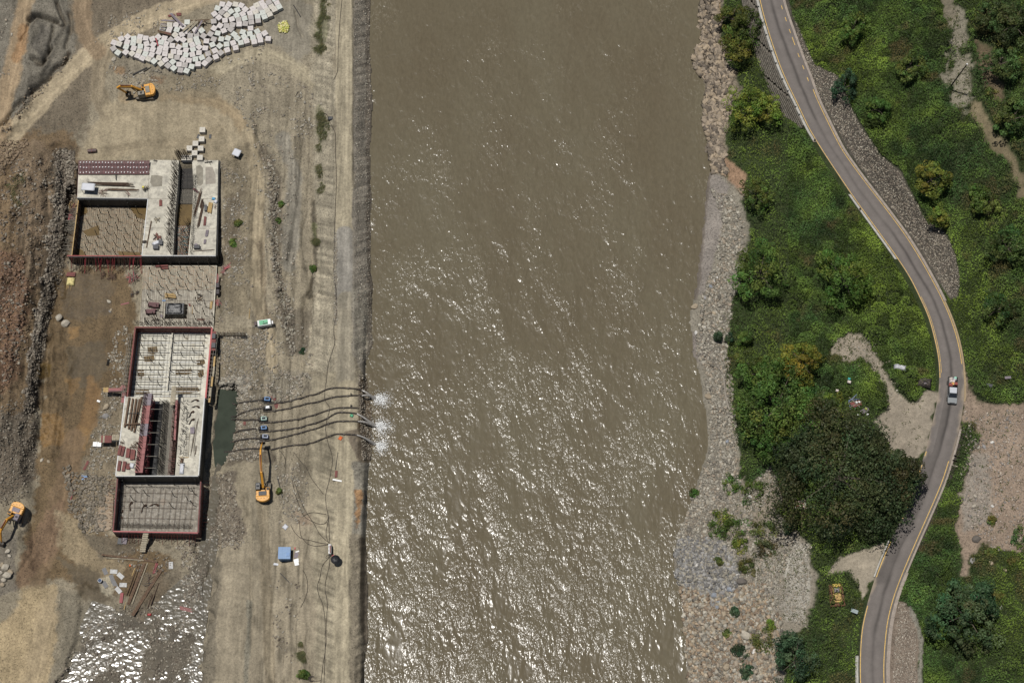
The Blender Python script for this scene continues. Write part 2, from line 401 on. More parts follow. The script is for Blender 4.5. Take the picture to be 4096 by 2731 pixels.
class MB:
    """collects boxes, bars, tubes and lathes and links them as ONE mesh object"""
    def __init__(s): s.v = []; s.f = []; s.mi = []; s.m = 0
    def add(s, vs, fs):
        o = len(s.v); s.v += [tuple(v) for v in vs]
        for f in fs: s.f.append([i + o for i in f]); s.mi.append(s.m)
    def box(s, c, size, rz=0, rot=None, taper=1.0):
        R = rot if rot is not None else Matrix.Rotation(rz, 3, 'Z')
        hx, hy, hz = size[0] / 2, size[1] / 2, size[2] / 2
        vs = []
        for z in (-1, 1):
            k = taper if z > 0 else 1
            for x, y in ((-1, -1), (1, -1), (1, 1), (-1, 1)):
                vs.append(Vector(c) + R @ Vector((x * hx * k, y * hy * k, z * hz)))
        s.add(vs, [(0, 3, 2, 1), (4, 5, 6, 7), (0, 1, 5, 4), (1, 2, 6, 5), (2, 3, 7, 6), (3, 0, 4, 7)])
        return s
    def bar(s, a, b, w, h=None, up=Vector((0, 0, 1))):
        a = Vector(a); b = Vector(b); h = h or w
        d = (b - a)
        if d.length < 1e-5: return s
        dn = d.normalized()
        sx = dn.cross(up)
        if sx.length < 1e-3: sx = Vector((1, 0, 0))
        sx.normalize(); u = sx.cross(dn).normalized()
        vs = []
        for p in (a, b):
            for x, y in ((-1, -1), (1, -1), (1, 1), (-1, 1)):
                vs.append(p + sx * x * w / 2 + u * y * h / 2)
        s.add(vs, [(0, 3, 2, 1), (4, 5, 6, 7), (0, 1, 5, 4), (1, 2, 6, 5), (2, 3, 7, 6), (3, 0, 4, 7)])
        return s
    def prism(s, poly, z0, z1):
        n = len(poly)
        ar = sum(poly[i][0] * poly[(i + 1) % n][1] - poly[(i + 1) % n][0] * poly[i][1] for i in range(n))
        if ar < 0: poly = poly[::-1]
        vs = [(p[0], p[1], z0) for p in poly] + [(p[0], p[1], z1) for p in poly]
        s.add(vs, [tuple(range(n))[::-1], tuple(range(n, 2 * n))] + [(i, (i + 1) % n, n + (i + 1) % n, n + i) for i in range(n)])
        return s
    def tube(s, pts, r, n=6, caps=True, r2=None):
        pts = [Vector(p) for p in pts]; m = len(pts); vs = []
        for i, p in enumerate(pts):
            d = (pts[min(i + 1, m - 1)] - pts[max(i - 1, 0)])
            if d.length < 1e-6: d = Vector((0, 0, 1))
            d.normalize()
            a = d.cross(Vector((0, 0, 1)))
            if a.length < 1e-3: a = Vector((1, 0, 0))
            a.normalize(); b = d.cross(a)
            rr = r if r2 is None else r + (r2 - r) * i / (m - 1)
            if isinstance(r, (list, tuple)): rr = r[i]
            for k in range(n):
                t = 2 * math.pi * k / n
                vs.append(p + a * math.cos(t) * rr + b * math.sin(t) * rr)
        fs = []
        for i in range(m - 1):
            for k in range(n):
                k2 = (k + 1) % n
                fs.append((i * n + k, i * n + k2, (i + 1) * n + k2, (i + 1) * n + k))
        if caps: fs += [tuple(range(n))[::-1], tuple(range((m - 1) * n, m * n))]
        s.add(vs, fs); return s
    def lathe(s, c, prof, n=16, rot=None):
        vs = []; R = rot if rot is not None else Matrix.Identity(3)
        for r, z in prof:
            for k in range(n):
                t = 2 * math.pi * k / n
                vs.append(Vector(c) + R @ Vector((r * math.cos(t), r * math.sin(t), z)))
        fs = []
        for i in range(len(prof) - 1):
            for k in range(n):
                k2 = (k + 1) % n
                fs.append((i * n + k, i * n + k2, (i + 1) * n + k2, (i + 1) * n + k))
        fs += [tuple(range(n))[::-1], tuple(range((len(prof) - 1) * n, len(prof) * n))]
        s.add(vs, fs); return s
    def build(s, name, mats, parent=None, bevel=0.0, sm=False, kind=None):
        me = bpy.data.meshes.new(name)
        me.from_pydata(s.v, [], s.f)
        if not isinstance(mats, (list, tuple)): mats = [mats]
        for m in mats: me.materials.append(m)
        if len(mats) > 1: me.polygons.foreach_set('material_index', s.mi)
        if sm: me.polygons.foreach_set('use_smooth', [True] * len(s.f))
        me.update()
        o = link(bpy.data.objects.new(name, me), parent)
        if bevel:
            b = o.modifiers.new('bevel', 'BEVEL'); b.width = bevel; b.segments = 2; b.limit_method = 'ANGLE'
        if kind: o['kind'] = kind
        return o

def tag(o, label, cat, group=None):
    o['label'] = label; o['category'] = cat
    if group: o['group'] = group
    return o

def thing(name, loc, label, cat, group=None, rz=0.0):
    o = bpy.data.objects.new(name, None); COL.objects.link(o)
    o.location = loc; o.rotation_euler = (0, 0, rz); o.empty_display_size = .3
    return tag(o, label, cat, group)

def dup(root, loc, rz, label, group=None):
    r = root.copy(); COL.objects.link(r); r.location = loc; r.rotation_euler = (0, 0, rz)
    r['label'] = label
    if group: r['group'] = group
    for ch in list(root.children):
        c = ch.copy(); COL.objects.link(c); c.parent = r
        for g in list(ch.children):
            d = g.copy(); COL.objects.link(d); d.parent = c
    return r

def srgb(r, g, b, k=1.0):
    f = lambda v: (v / 255 / 12.92 if v <= 10 else ((v / 255 + .055) / 1.055) ** 2.4) * k
    return (f(r), f(g), f(b))
# ================================================================ GROUND
def ground_material(name, pebble=.5, streak=0.0):
    m, n, l, b = nodes_of(name)
    at = n.new('ShaderNodeAttribute'); at.attribute_name = 'Col'
    geo = n.new('ShaderNodeNewGeometry'); pos = geo.outputs['Position']
    t1 = tex_noise(n, l, pos, .35, 8, .72)
    t2 = tex_noise(n, l, pos, 2.2, 6, .7)
    t3 = tex_noise(n, l, pos, 9.0, 4, .7)
    vo = n.new('ShaderNodeTexVoronoi'); vo.inputs['Scale'].default_value = 3.4; l.new(pos, vo.inputs['Vector'])
    c = mixc(n, l, 'MULTIPLY', 1.0, at.outputs['Color'], ramp(n, l, t1.outputs[0], [(.3, .78), (.7, 1.16)]).outputs[0])
    c = mixc(n, l, 'MULTIPLY', 1.0, c, ramp(n, l, t2.outputs[0], [(.3, .72), (.7, 1.2)]).outputs[0])
    c = mixc(n, l, 'MULTIPLY', .8, c, ramp(n, l, t3.outputs[0], [(.3, .7), (.7, 1.22)]).outputs[0])
    # pale pebbles and dark pits between clods
    pm = n.new('ShaderNodeMath'); pm.operation = 'LESS_THAN'; pm.inputs[1].default_value = .12
    l.new(vo.outputs['Distance'], pm.inputs[0])
    sel = n.new('ShaderNodeMath'); sel.operation = 'MULTIPLY'; l.new(pm.outputs[0], sel.inputs[0])
    l.new(ramp(n, l, t1.outputs[0], [(.5, 0.0), (.62, pebble)]).outputs[0], sel.inputs[1])
    c = mixc(n, l, 'MIX', sel.outputs[0], c, (.42, .39, .33))
    t4 = tex_noise(n, l, pos, 3.2, 6, .8)
    rg = n.new('ShaderNodeAttribute'); rg.attribute_name = 'Rgh'
    c = mixc(n, l, 'MULTIPLY', rg.outputs['Fac'], c, ramp(n, l, t4.outputs[0], [(.38, .26), (.47, 1.0), (.60, 1.0), (.70, 1.38)]).outputs[0])
    l.new(c, b.inputs['Base Color'])
    # wetness travels in the alpha channel
    rr = n.new('ShaderNodeMapRange'); rr.inputs['From Min'].default_value = 0; rr.inputs['From Max'].default_value = 1
    rr.inputs['To Min'].default_value = .18; rr.inputs['To Max'].default_value = .95
    l.new(at.outputs['Alpha'], rr.inputs['Value']); l.new(rr.outputs[0], b.inputs['Roughness'])
    b.inputs['Specular IOR Level'].default_value = .25
    add = n.new('ShaderNodeMath'); add.operation = 'MULTIPLY_ADD'; add.inputs[1].default_value = .35
    l.new(t3.outputs[0], add.inputs[0]); l.new(t2.outputs[0], add.inputs[2])
    bp = n.new('ShaderNodeBump'); bp.inputs['Distance'].default_value = .22; bp.inputs['Strength'].default_value = .9
    l.new(add.outputs[0], bp.inputs['Height']); l.new(bp.outputs[0], b.inputs['Normal'])
    return m
M_GROUND = ground_material('earth')

# colours are albedos; w = dryness (1 dry, 0 standing wet)
TAN = (.29, .255, .19); GREY = (.235, .215, .175); BROWN = (.20, .145, .088); DARK = (.105, .088, .066)
MUD = (.165, .118, .066); ORANGE = (.235, .145, .06); PALE = (.36, .31, .22); RED = (.19, .115, .072)
CREST = (.40, .355, .26); FLANK = (.27, .245, .205); OLIVE = (.09, .10, .04); LANE = (.43, .36, .25)
# (outline or line, colour, soft px, noise px, strength, wet, line half width px or None)
LP = [
 ([(0, -50), (330, -50), (330, 250), (120, 500), (0, 560), (-300, 500), (-300, -50)], (.20, .185, .155), 30, 40, .9, 1, None),
 ([(290, -50), (960, -50), (600, 130), (430, 230), (380, 330), (330, 560), (20, 600), (200, 400), (300, 250)], (.185, .155, .115), 30, 40, .95, 1, None),
 ([(-400, 560), (300, 520), (325, 620), (320, 760), (310, 1000), (240, 1200), (160, 1500), (130, 1800), (100, 1950), (-400, 2000)], BROWN, 25, 40, 1, 1, None),
 ([(60, 600), (230, 560), (240, 900), (200, 1100), (90, 1180)], (.215, .165, .115), 40, 40, .7, 1, None),
 ([(210, 590), (310, 590), (300, 800), (275, 1060), (225, 1200), (180, 1330), (165, 1500), (140, 1660), (95, 1680), (120, 1450), (150, 1250), (190, 1050), (215, 850)], DARK, 18, 25, .95, 1, None),
 ([(-400, 980), (90, 1020), (120, 1150), (90, 1400), (60, 1560), (-400, 1600)], RED, 30, 50, .8, 1, None),
 ([(0, 1650), (140, 1640), (150, 1900), (90, 1980), (0, 1980), (-300, 1900)], (.165, .14, .11), 30, 40, .9, 1, None),
 ([(230, 1080), (480, 1080), (540, 1180), (540, 1300), (480, 1640), (470, 1900), (440, 2130), (560, 2180), (700, 2240), (640, 2420), (300, 2330), (160, 2330), (60, 2330), (130, 2100), (150, 1900), (160, 1650), (200, 1400), (220, 1200)], MUD, 20, 30, 1, .75, None),
 ([(420, 1560), (520, 1560), (470, 1800), (450, 2150), (330, 2120), (300, 2000), (330, 1850), (380, 1720)], (.235, .20, .145), 20, 30, .85, 1, None),
 ([(250, 1100), (400, 1090), (470, 1130), (440, 1250), (330, 1290), (250, 1260)], (.115, .085, .05), 12, 22, .95, .25, None),
 ([(270, 1390), (420, 1370), (440, 1480), (330, 1560), (280, 1500)], (.12, .092, .055), 14, 22, .9, .3, None),
 ([(160, 1650), (265, 1660), (270, 1780), (160, 1790)], ORANGE, 8, 26, .8, .25, None),
 ([(275, 1310), (320, 1305), (315, 1350), (280, 1355)], ORANGE, 6, 12, .9, .3, None),
 ([(270, 1520), (320, 1515), (300, 1580), (275, 1640)], ORANGE, 8, 16, .7, .35, None),
 ([(360, 1500), (400, 1560), (380, 1700), (300, 1760), (330, 1620)], (.23, .135, .055), 12, 20, .7, .4, None),
 ([(330, 1700), (360, 1720), (340, 1800), (290, 1790)], ORANGE, 8, 15, .8, .3, None),
 ([(150, 1450), (205, 1460), (200, 1510), (160, 1510)], (.17, .115, .045), 8, 10, .9, .2, None),
 ([(290, 1760), (270, 1900), (215, 2080), (150, 2330)], (.205, .145, .09), 18, 25, .85, .9, 40),
 ([(190, 2040), (250, 2000), (260, 2100), (230, 2200), (110, 2330), (60, 2340), (90, 2220)], (.20, .135, .088), 18, 20, .8, .9, None),
 ([(235, 2050), (330, 2060), (420, 2180), (520, 2250), (430, 2330), (300, 2260), (240, 2180)], (.31, .255, .17), 25, 30, .8, 1, None),
 ([(230, 2230), (400, 2290), (450, 2400), (350, 2430), (300, 2330)], (.125, .10, .065), 18, 20, .9, .5, None),
 ([(120, 2350), (230, 2330), (270, 2450), (230, 2600), (170, 2900), (-100, 2900), (0, 2500)], (.40, .32, .20), 25, 30, 1, 1, None),
 ([(225, 2400), (185, 2500), (130, 2740), (110, 2900)], (.40, .325, .215), 60, 20, .8, 1, 45),
 ([(230, 2340), (320, 2400), (440, 2420), (360, 2500), (300, 2620), (200, 2900), (150, 2900), (230, 2600)], (.24, .215, .165), 18, 25, .9, 1, None),
 ([(-50, 2100), (60, 2120), (60, 2350), (-50, 2400)], (.19, .17, .14), 12, 15, .9, 1, None),
 ([(395, 2440), (560, 2440), (640, 2420), (760, 2300), (850, 2060), (880, 2100), (830, 2300), (800, 2500), (790, 2900), (180, 2900), (300, 2640)], (.115, .10, .075), 14, 25, 1, .3, None),
 ([(560, 2300), (720, 2270), (730, 2330), (600, 2480), (500, 2460)], (.185, .155, .115), 15, 20, .7, .9, None),
 ([(395, 2310), (440, 2300), (460, 2360), (430, 2390), (400, 2360)], (.42, .38, .29), 6, 8, .9, 1, None),
 ([(330, 2130), (560, 2160), (540, 2210), (400, 2230)], (.14, .12, .09), 14, 18, .8, .8, None),
 # dark lines that paint the shade inside cracks of the cut banks
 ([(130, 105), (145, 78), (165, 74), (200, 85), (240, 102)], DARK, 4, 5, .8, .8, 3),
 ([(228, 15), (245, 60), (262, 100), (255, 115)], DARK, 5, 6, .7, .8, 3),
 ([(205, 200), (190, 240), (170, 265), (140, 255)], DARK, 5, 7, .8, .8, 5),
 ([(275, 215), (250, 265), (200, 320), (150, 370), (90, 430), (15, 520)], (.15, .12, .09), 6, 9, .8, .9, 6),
 ([(160, 90), (200, 110), (215, 170), (190, 230), (165, 240), (130, 180)], (.19, .175, .15), 8, 10, .8, 1, None),
 # lanes
 ([(900, -40), (720, 30), (560, 90), (400, 180), (300, 270), (170, 400), (60, 520), (0, 600), (-200, 800)], LANE, 14, 10, .95, 1, 36),
 ([(110, -60), (85, 80), (70, 200), (30, 350), (5, 500), (-20, 640)], (.37, .28, .18), 16, 12, .9, 1, 34),
 ([(95, 120), (85, 180), (70, 230)], (.36, .225, .12), 12, 10, .8, 1, 22),
 ([(420, 200), (400, 260), (395, 330), (400, 400), (430, 470)], (.30, .25, .175), 14, 14, .8, 1, 32),
 ([(330, -40), (330, 60), (345, 150), (390, 210)], (.29, .215, .14), 16, 14, .8, 1, 32),
 ([(430, 410), (620, 395), (930, 400), (1000, 520), (960, 640), (300, 640), (350, 560)], (.335, .285, .20), 26, 20, .9, 1, None),
 ([(500, 380), (700, 380), (850, 400), (940, 460), (1000, 560), (1010, 640)], (.315, .245, .155), 20, 16, .7, 1, 26),
 ([(470, 450), (620, 432), (800, 445), (890, 500), (920, 600)], (.36, .305, .215), 20, 10, .6, 1, 20),
 ([(420, 610), (600, 575), (800, 570), (880, 520)], (.27, .225, .155), 20, 14, .5, 1, 20),
 ([(990, 540), (1020, 640), (1030, 760), (1028, 900), (1025, 1050), (1030, 1200), (1060, 1300), (1080, 1420), (1080, 1500)], (.39, .33, .23), 12, 8, .95, 1, 30),
 ([(1040, 980), (1055, 1080), (1060, 1200), (1075, 1290)], (.205, .165, .115), 10, 14, .7, 1, 12),
 ([(870, 290), (940, 240), (1040, 215), (1130, 235), (1200, 285), (1280, 345), (1345, 395)], (.39, .345, .25), 12, 8, .9, 1, 26),
 ([(1030, 15), (1180, -30), (1260, 20), (1290, 170), (1200, 240), (1100, 190), (1060, 100)], (.27, .25, .205), 24, 24, .8, 1, None),
 ([(560, 300), (900, 290), (860, 390), (560, 380)], (.235, .20, .14), 22, 22, .7, 1, None),
 ([(460, 180), (560, 260), (750, 300), (560, 300), (460, 300)], (.225, .20, .155), 20, 20, .8, 1, None),
 ([(600, 300), (660, 310), (650, 340), (590, 335)], RED, 12, 15, .6, 1, None),
 ([(450, 270), (500, 270), (500, 300), (455, 300)], (.28, .18, .10), 10, 12, .7, 1, None),
 ([(890, 640), (1000, 560), (1000, 1280), (880, 1250)], (.235, .20, .14), 18, 28, .85, 1, None),
 ([(890, 780), (960, 770), (970, 1050), (890, 1060)], (.15, .125, .09), 16, 28, .8, 1, None),
 ([(1050, 600), (1110, 700), (1110, 800), (1115, 950), (1105, 1050), (1150, 1250), (1160, 1420)], (.155, .132, .10), 12, 16, .8, 1, 16),
 ([(1130, 560), (1180, 700), (1170, 900), (1150, 1060)], (.25, .235, .20), 18, 16, .8, 1, 30),
 ([(1150, 1240), (1260, 1230), (1260, 1400), (1180, 1440), (1140, 1340)], (.15, .13, .10), 14, 22, .8, .9, None),
 ([(1255, 810), (1265, 960), (1268, 1080), (1235, 1190)], (.105, .09, .065), 8, 10, .9, .8, 12),
 ([(870, 1320), (1060, 1300), (1060, 1540), (880, 1560)], (.215, .185, .135), 20, 26, .8, 1, None),
 ([(1060, 1480), (1280, 1500), (1260, 1560), (1060, 1620)], (.21, .19, .15), 20, 26, .8, 1, None),
 ([(920, 1560), (1050, 1560), (1050, 1830), (900, 1860), (930, 1700)], (.225, .20, .155), 12, 22, .8, 1, None),
 ([(960, 1800), (1090, 1800), (1100, 1840), (900, 1860)], (.12, .10, .075), 10, 16, .8, .8, None),
 ([(940, 1850), (1040, 1840), (1050, 2000), (1010, 2150), (960, 2100), (920, 1990)], (.285, .25, .185), 10, 14, .9, 1, None),
 ([(840, 1900), (930, 1890), (960, 2060), (1000, 2120), (960, 2190), (880, 2220), (840, 2180)], (.16, .135, .105), 12, 18, .85, .7, None),
 ([(860, 2180), (960, 2160), (1000, 2180), (1340, 1900), (1345, 2900), (820, 2900), (840, 2400)], (.315, .275, .205), 18, 20, .9, 1, None),
 ([(1050, 1990), (1060, 2200), (1070, 2450), (1082, 2731), (1085, 2900)], (.26, .22, .155), 8, 6, .7, 1, 22),
 ([(1120, 1850), (1210, 1850), (1230, 2080), (1160, 2110), (1120, 2000)], (.22, .195, .15), 16, 22, .7, 1, None),
 ([(990, 2400), (1010, 2400), (990, 2800), (970, 2800)], (.235, .22, .175), 6, 6, .9, 1, None),
 ([(1190, 2060), (1330, 2050), (1325, 2110), (1200, 2110)], (.28, .20, .145), 20, 22, .5, 1, None),
 ([(855, 2230), (880, 2230), (860, 2731), (800, 2731)], (.17, .15, .115), 10, 14, .8, .9, None),
 # embankment
 ([(1250, -60), (1340, -60), (1340, 1480), (1230, 1480), (1270, 1000), (1250, 600)], (.36, .325, .25), 16, 16, .9, 1, None),
 ([(1250, 1500), (1440, 1500), (1440, 2900), (1270, 2900), (1240, 2000)], (.325, .29, .215), 18, 16, .9, 1, None),
 ([(1376, -100), (1376, 940)], CREST, 5, 4, .95, 1, 32),
 ([(1379, 940), (1381, 1200)], (.30, .285, .255), 6, 5, .95, 1, 34),
 ([(1385, 1200), (1385, 1500)], (.325, .295, .23), 8, 10, .9, 1, 36),
 ([(1395, 1560), (1385, 1700), (1380, 1850), (1378, 2100), (1375, 2400), (1370, 2900)], CREST, 8, 6, .95, 1, 42),
 ([(1416, -60), (1500, -60), (1500, 1480), (1455, 1500), (1410, 1420)], FLANK, 6, 8, .95, 1, None),
 ([(1408, 1150), (1500, 1150), (1500, 1420), (1420, 1440)], (.27, .25, .205), 10, 14, .85, 1, None),
 ([(1434, 1510), (1520, 1510), (1520, 1840), (1450, 1850), (1430, 1800)], (.115, .082, .05), 6, 8, .95, .35, None),
 ([(1380, 1725), (1440, 1715), (1500, 1830), (1450, 1870), (1400, 1770)], (.16, .13, .095), 4, 6, .95, .4, None),
 ([(1412, 1850), (1520, 1850), (1520, 2150), (1410, 2150)], (.24, .225, .19), 8, 10, .9, 1, None),
 ([(1415, 1960), (1450, 1950), (1445, 2080), (1425, 2110)], (.30, .165, .07), 8, 16, .8, 1, None),
 ([(1400, 2140), (1520, 2140), (1520, 2900), (1395, 2900)], (.235, .205, .155), 8, 10, .9, 1, None),
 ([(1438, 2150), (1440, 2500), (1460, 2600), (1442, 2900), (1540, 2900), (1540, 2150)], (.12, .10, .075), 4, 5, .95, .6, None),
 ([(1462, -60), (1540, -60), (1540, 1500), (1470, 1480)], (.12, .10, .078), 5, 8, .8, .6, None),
 # growth on the inner toe of the embankment
 ([(1285, -60), (1292, 60), (1290, 150), (1285, 220)], OLIVE, 14, 22, .55, 1, 9),
 ([(1275, 430), (1295, 500), (1280, 580)], OLIVE, 12, 20, .5, 1, 7),
 ([(1255, 900), (1262, 960)], OLIVE, 10, 10, .7, 1, 10),
]
RP = [
 ([(2500, -200), (2700, -200), (4800, -200), (4800, 3000), (2500, 3000)], (.030, .042, .014), 10, 10, 1, 1, None),
 # rocky foreshore
 ([(2700, -60), (2890, -60), (2880, 170), (2940, 260), (2960, 380), (2900, 520), (2900, 700), (2990, 800), (2700, 800)], (.19, .16, .12), 12, 20, 1, 1, None),
 ([(2860, 20), (2880, 60), (2860, 120)], (.33, .235, .13), 8, 12, .8, 1, 14),
 ([(2900, 630), (2990, 700), (2980, 770), (2910, 720)], (.30, .19, .125), 10, 14, .8, 1, None),
 ([(2700, 680), (2890, 700), (2960, 780), (3000, 900), (2990, 1000), (2960, 1100), (2930, 1200), (2925, 1300), (2900, 1420), (2910, 1560), (2940, 1750), (2960, 1850), (2960, 1950), (2900, 2030), (2700, 2080), (2600, 2000)], (.215, .195, .155), 10, 18, 1, 1, None),
 ([(2840, 670), (2870, 700), (2915, 740), (2900, 820), (2885, 960), (2850, 1060), (2830, 1170), (2780, 1180), (2780, 1000), (2810, 800)], (.22, .195, .17), 6, 6, 1, .7, None),
 ([(2835, 680), (2828, 780), (2808, 950), (2795, 1100), (2780, 1190)], (.115, .095, .075), 6, 5, .85, .35, 9),
 ([(2760, 1330), (2830, 1340), (2850, 1400), (2810, 1460), (2770, 1420)], (.19, .165, .145), 6, 8, .9, .7, None),
 ([(2600, 2000), (2980, 1900), (3000, 1950), (3080, 1870), (3110, 1950), (3100, 2050), (3180, 2100), (3240, 2180), (3260, 2300), (3230, 2520), (3130, 2560), (3120, 2900), (2600, 2900)], (.215, .19, .15), 14, 24, 1, 1, None),
 ([(2690, 2150), (2900, 2160), (2960, 2250), (2950, 2380), (2850, 2400), (2700, 2330)], (.185, .18, .165), 20, 26, .9, 1, None),
 ([(2715, 2340), (2830, 2350), (2880, 2500), (2860, 2600), (2740, 2580)], (.30, .215, .14), 20, 26, .7, 1, None),
 ([(2950, 2300), (3040, 2370), (3030, 2520), (2960, 2480)], (.32, .215, .13), 16, 24, .7, 1, None),
 ([(3080, 1930), (3120, 1950), (3130, 2000), (3090, 2060), (3010, 2110), (2990, 2080), (3050, 2010)], (.23, .195, .15), 8, 10, 1, 1, None),
 ([(3170, 2160), (3240, 2180), (3235, 2350), (3220, 2500), (3140, 2480), (3140, 2300)], (.35, .33, .285), 12, 14, .9, 1, None),
 ([(3020, 2220), (3120, 2220), (3130, 2440), (3030, 2420)], (.28, .255, .215), 14, 20, .8, 1, None),
 # lay-bys, paths and the stony field
 ([(3700, 1580), (3760, 1570), (3740, 1640), (3710, 1780), (3660, 1860), (3560, 1800), (3490, 1680), (3540, 1640), (3560, 1590), (3540, 1540), (3490, 1450), (3440, 1420), (3400, 1450), (3320, 1420), (3330, 1390), (3400, 1330), (3450, 1340), (3490, 1400), (3530, 1440), (3570, 1440), (3530, 1470), (3590, 1570), (3640, 1610)], (.285, .245, .19), 12, 20, 1, 1, None),
 ([(3340, 2240), (3400, 2215), (3500, 2190), (3530, 2180), (3510, 2260), (3470, 2360), (3450, 2400), (3430, 2330), (3390, 2290), (3350, 2290), (3310, 2300)], (.30, .26, .20), 10, 14, 1, 1, None),
 ([(3850, 1440), (3870, 1560), (3890, 1610), (3960, 1625), (4200, 1600), (4800, 1600), (4800, 2400), (4150, 2260), (4096, 2200), (3990, 2190), (3930, 2170), (3850, 2290), (3830, 2100), (3850, 1900), (3910, 1760), (3900, 1700), (3850, 1690), (3830, 1760), (3800, 1850), (3790, 1830), (3835, 1700), (3850, 1560)], (.26, .20, .15), 16, 26, 1, 1, None),
 ([(3870, 1820), (3960, 1800), (3970, 2100), (3860, 2120), (3840, 2000)], (.25, .225, .19), 20, 24, .8, 1, None),
 ([(3780, 40), (3820, 60), (3800, 180), (3790, 300), (3810, 420), (3850, 470), (3880, 420), (3900, 330), (3870, 220), (3850, 130), (3840, 20)], (.24, .215, .165), 24, 40, .9, 1, None),
 ([(3900, 430), (3960, 540), (4050, 650), (4090, 760)], (.20, .16, .10), 20, 24, .8, 1, 24),
 ([(3780, -80), (3800, 60)], (.22, .19, .14), 10, 16, .8, 1, 26),
 ([(3900, 150), (3990, 220), (4000, 400), (3930, 380)], (.13, .095, .06), 16, 24, .8, 1, None),
 # pitched slope above the road
 ([(3140, -60), (3170, 60), (3230, 200), (3260, 265), (3350, 300), (3390, 400), (3440, 500), (3520, 620), (3600, 680), (3650, 780), (3700, 880), (3780, 930), (3820, 1020), (3840, 1120), (3830, 1190), (3800, 1200), (3740, 1110), (3680, 1010), (3600, 890), (3500, 760), (3400, 620), (3330, 500), (3260, 360), (3200, 200), (3130, 0)], (.078, .069, .056), 5, 4, 1, 1, None),
 ([(3595, 2400), (3625, 2410), (3660, 2480), (3680, 2560), (3668, 2731), (3668, 2900), (3550, 2900), (3555, 2600), (3570, 2480)], (.20, .16, .125), 5, 5, 1, 1, None),
 ([(3640, 2430), (3670, 2500), (3685, 2560), (3675, 2800)], (.24, .225, .185), 4, 4, .9, 1, 8),
]
SMOOTH = {(430, 410), (1250, 1500), (860, 2180), (940, 1850), (3700, 1580), (3340, 2240), (1030, 15)}
def paint(px, py, X, Y, ops, base, want_r=False):
    c = np.empty((len(px), 3)); c[:] = base
    rg = np.full(len(px), .9)
    wet = np.ones(len(px))
    nz = fbm(X, Y, 4.0, 5, 41); nz2 = fbm(X, Y, .9, 3, 47)
    nn = nz * .75 + nz2 * .4
    for poly, col, soft, na, st, w, hw in ops:
        xs = [p[0] for p in poly]; ys = [p[1] for p in poly]
        pad = (hw or 0) + soft + na * 1.5 + 4
        m = (px > min(xs) - pad) & (px < max(xs) + pad) & (py > min(ys) - pad) & (py < max(ys) + pad)
        if not m.any(): continue
        d = sdist(px[m], py[m], poly) if hw is None else seg_dist(px[m], py[m], poly) - hw
        k = (1 - smooth(-soft / 2, soft / 2, d + nn[m] * na)) * st
        c[m] = c[m] * (1 - k[:, None]) + np.array(col) * k[:, None]
        wet[m] = wet[m] * (1 - k) + w * k
        rv = .28 if (hw and hw >= 20) or w < .6 or poly[0] in SMOOTH else 1.0
        rg[m] = rg[m] * (1 - k) + rv * k
    return (c, wet, rg) if want_r else (c, wet)

def axis(lo, hi, step, far_lo, far_hi):
    mid = np.arange(lo, hi, step)
    a = []; s = step; x = lo
    while x > far_lo: s *= 1.35; x -= s; a.append(x)
    b = []; s = step; x = mid[-1]
    while x < far_hi: s *= 1.35; x += s; b.append(x)
    return np.array(a[::-1] + list(mid) + b)

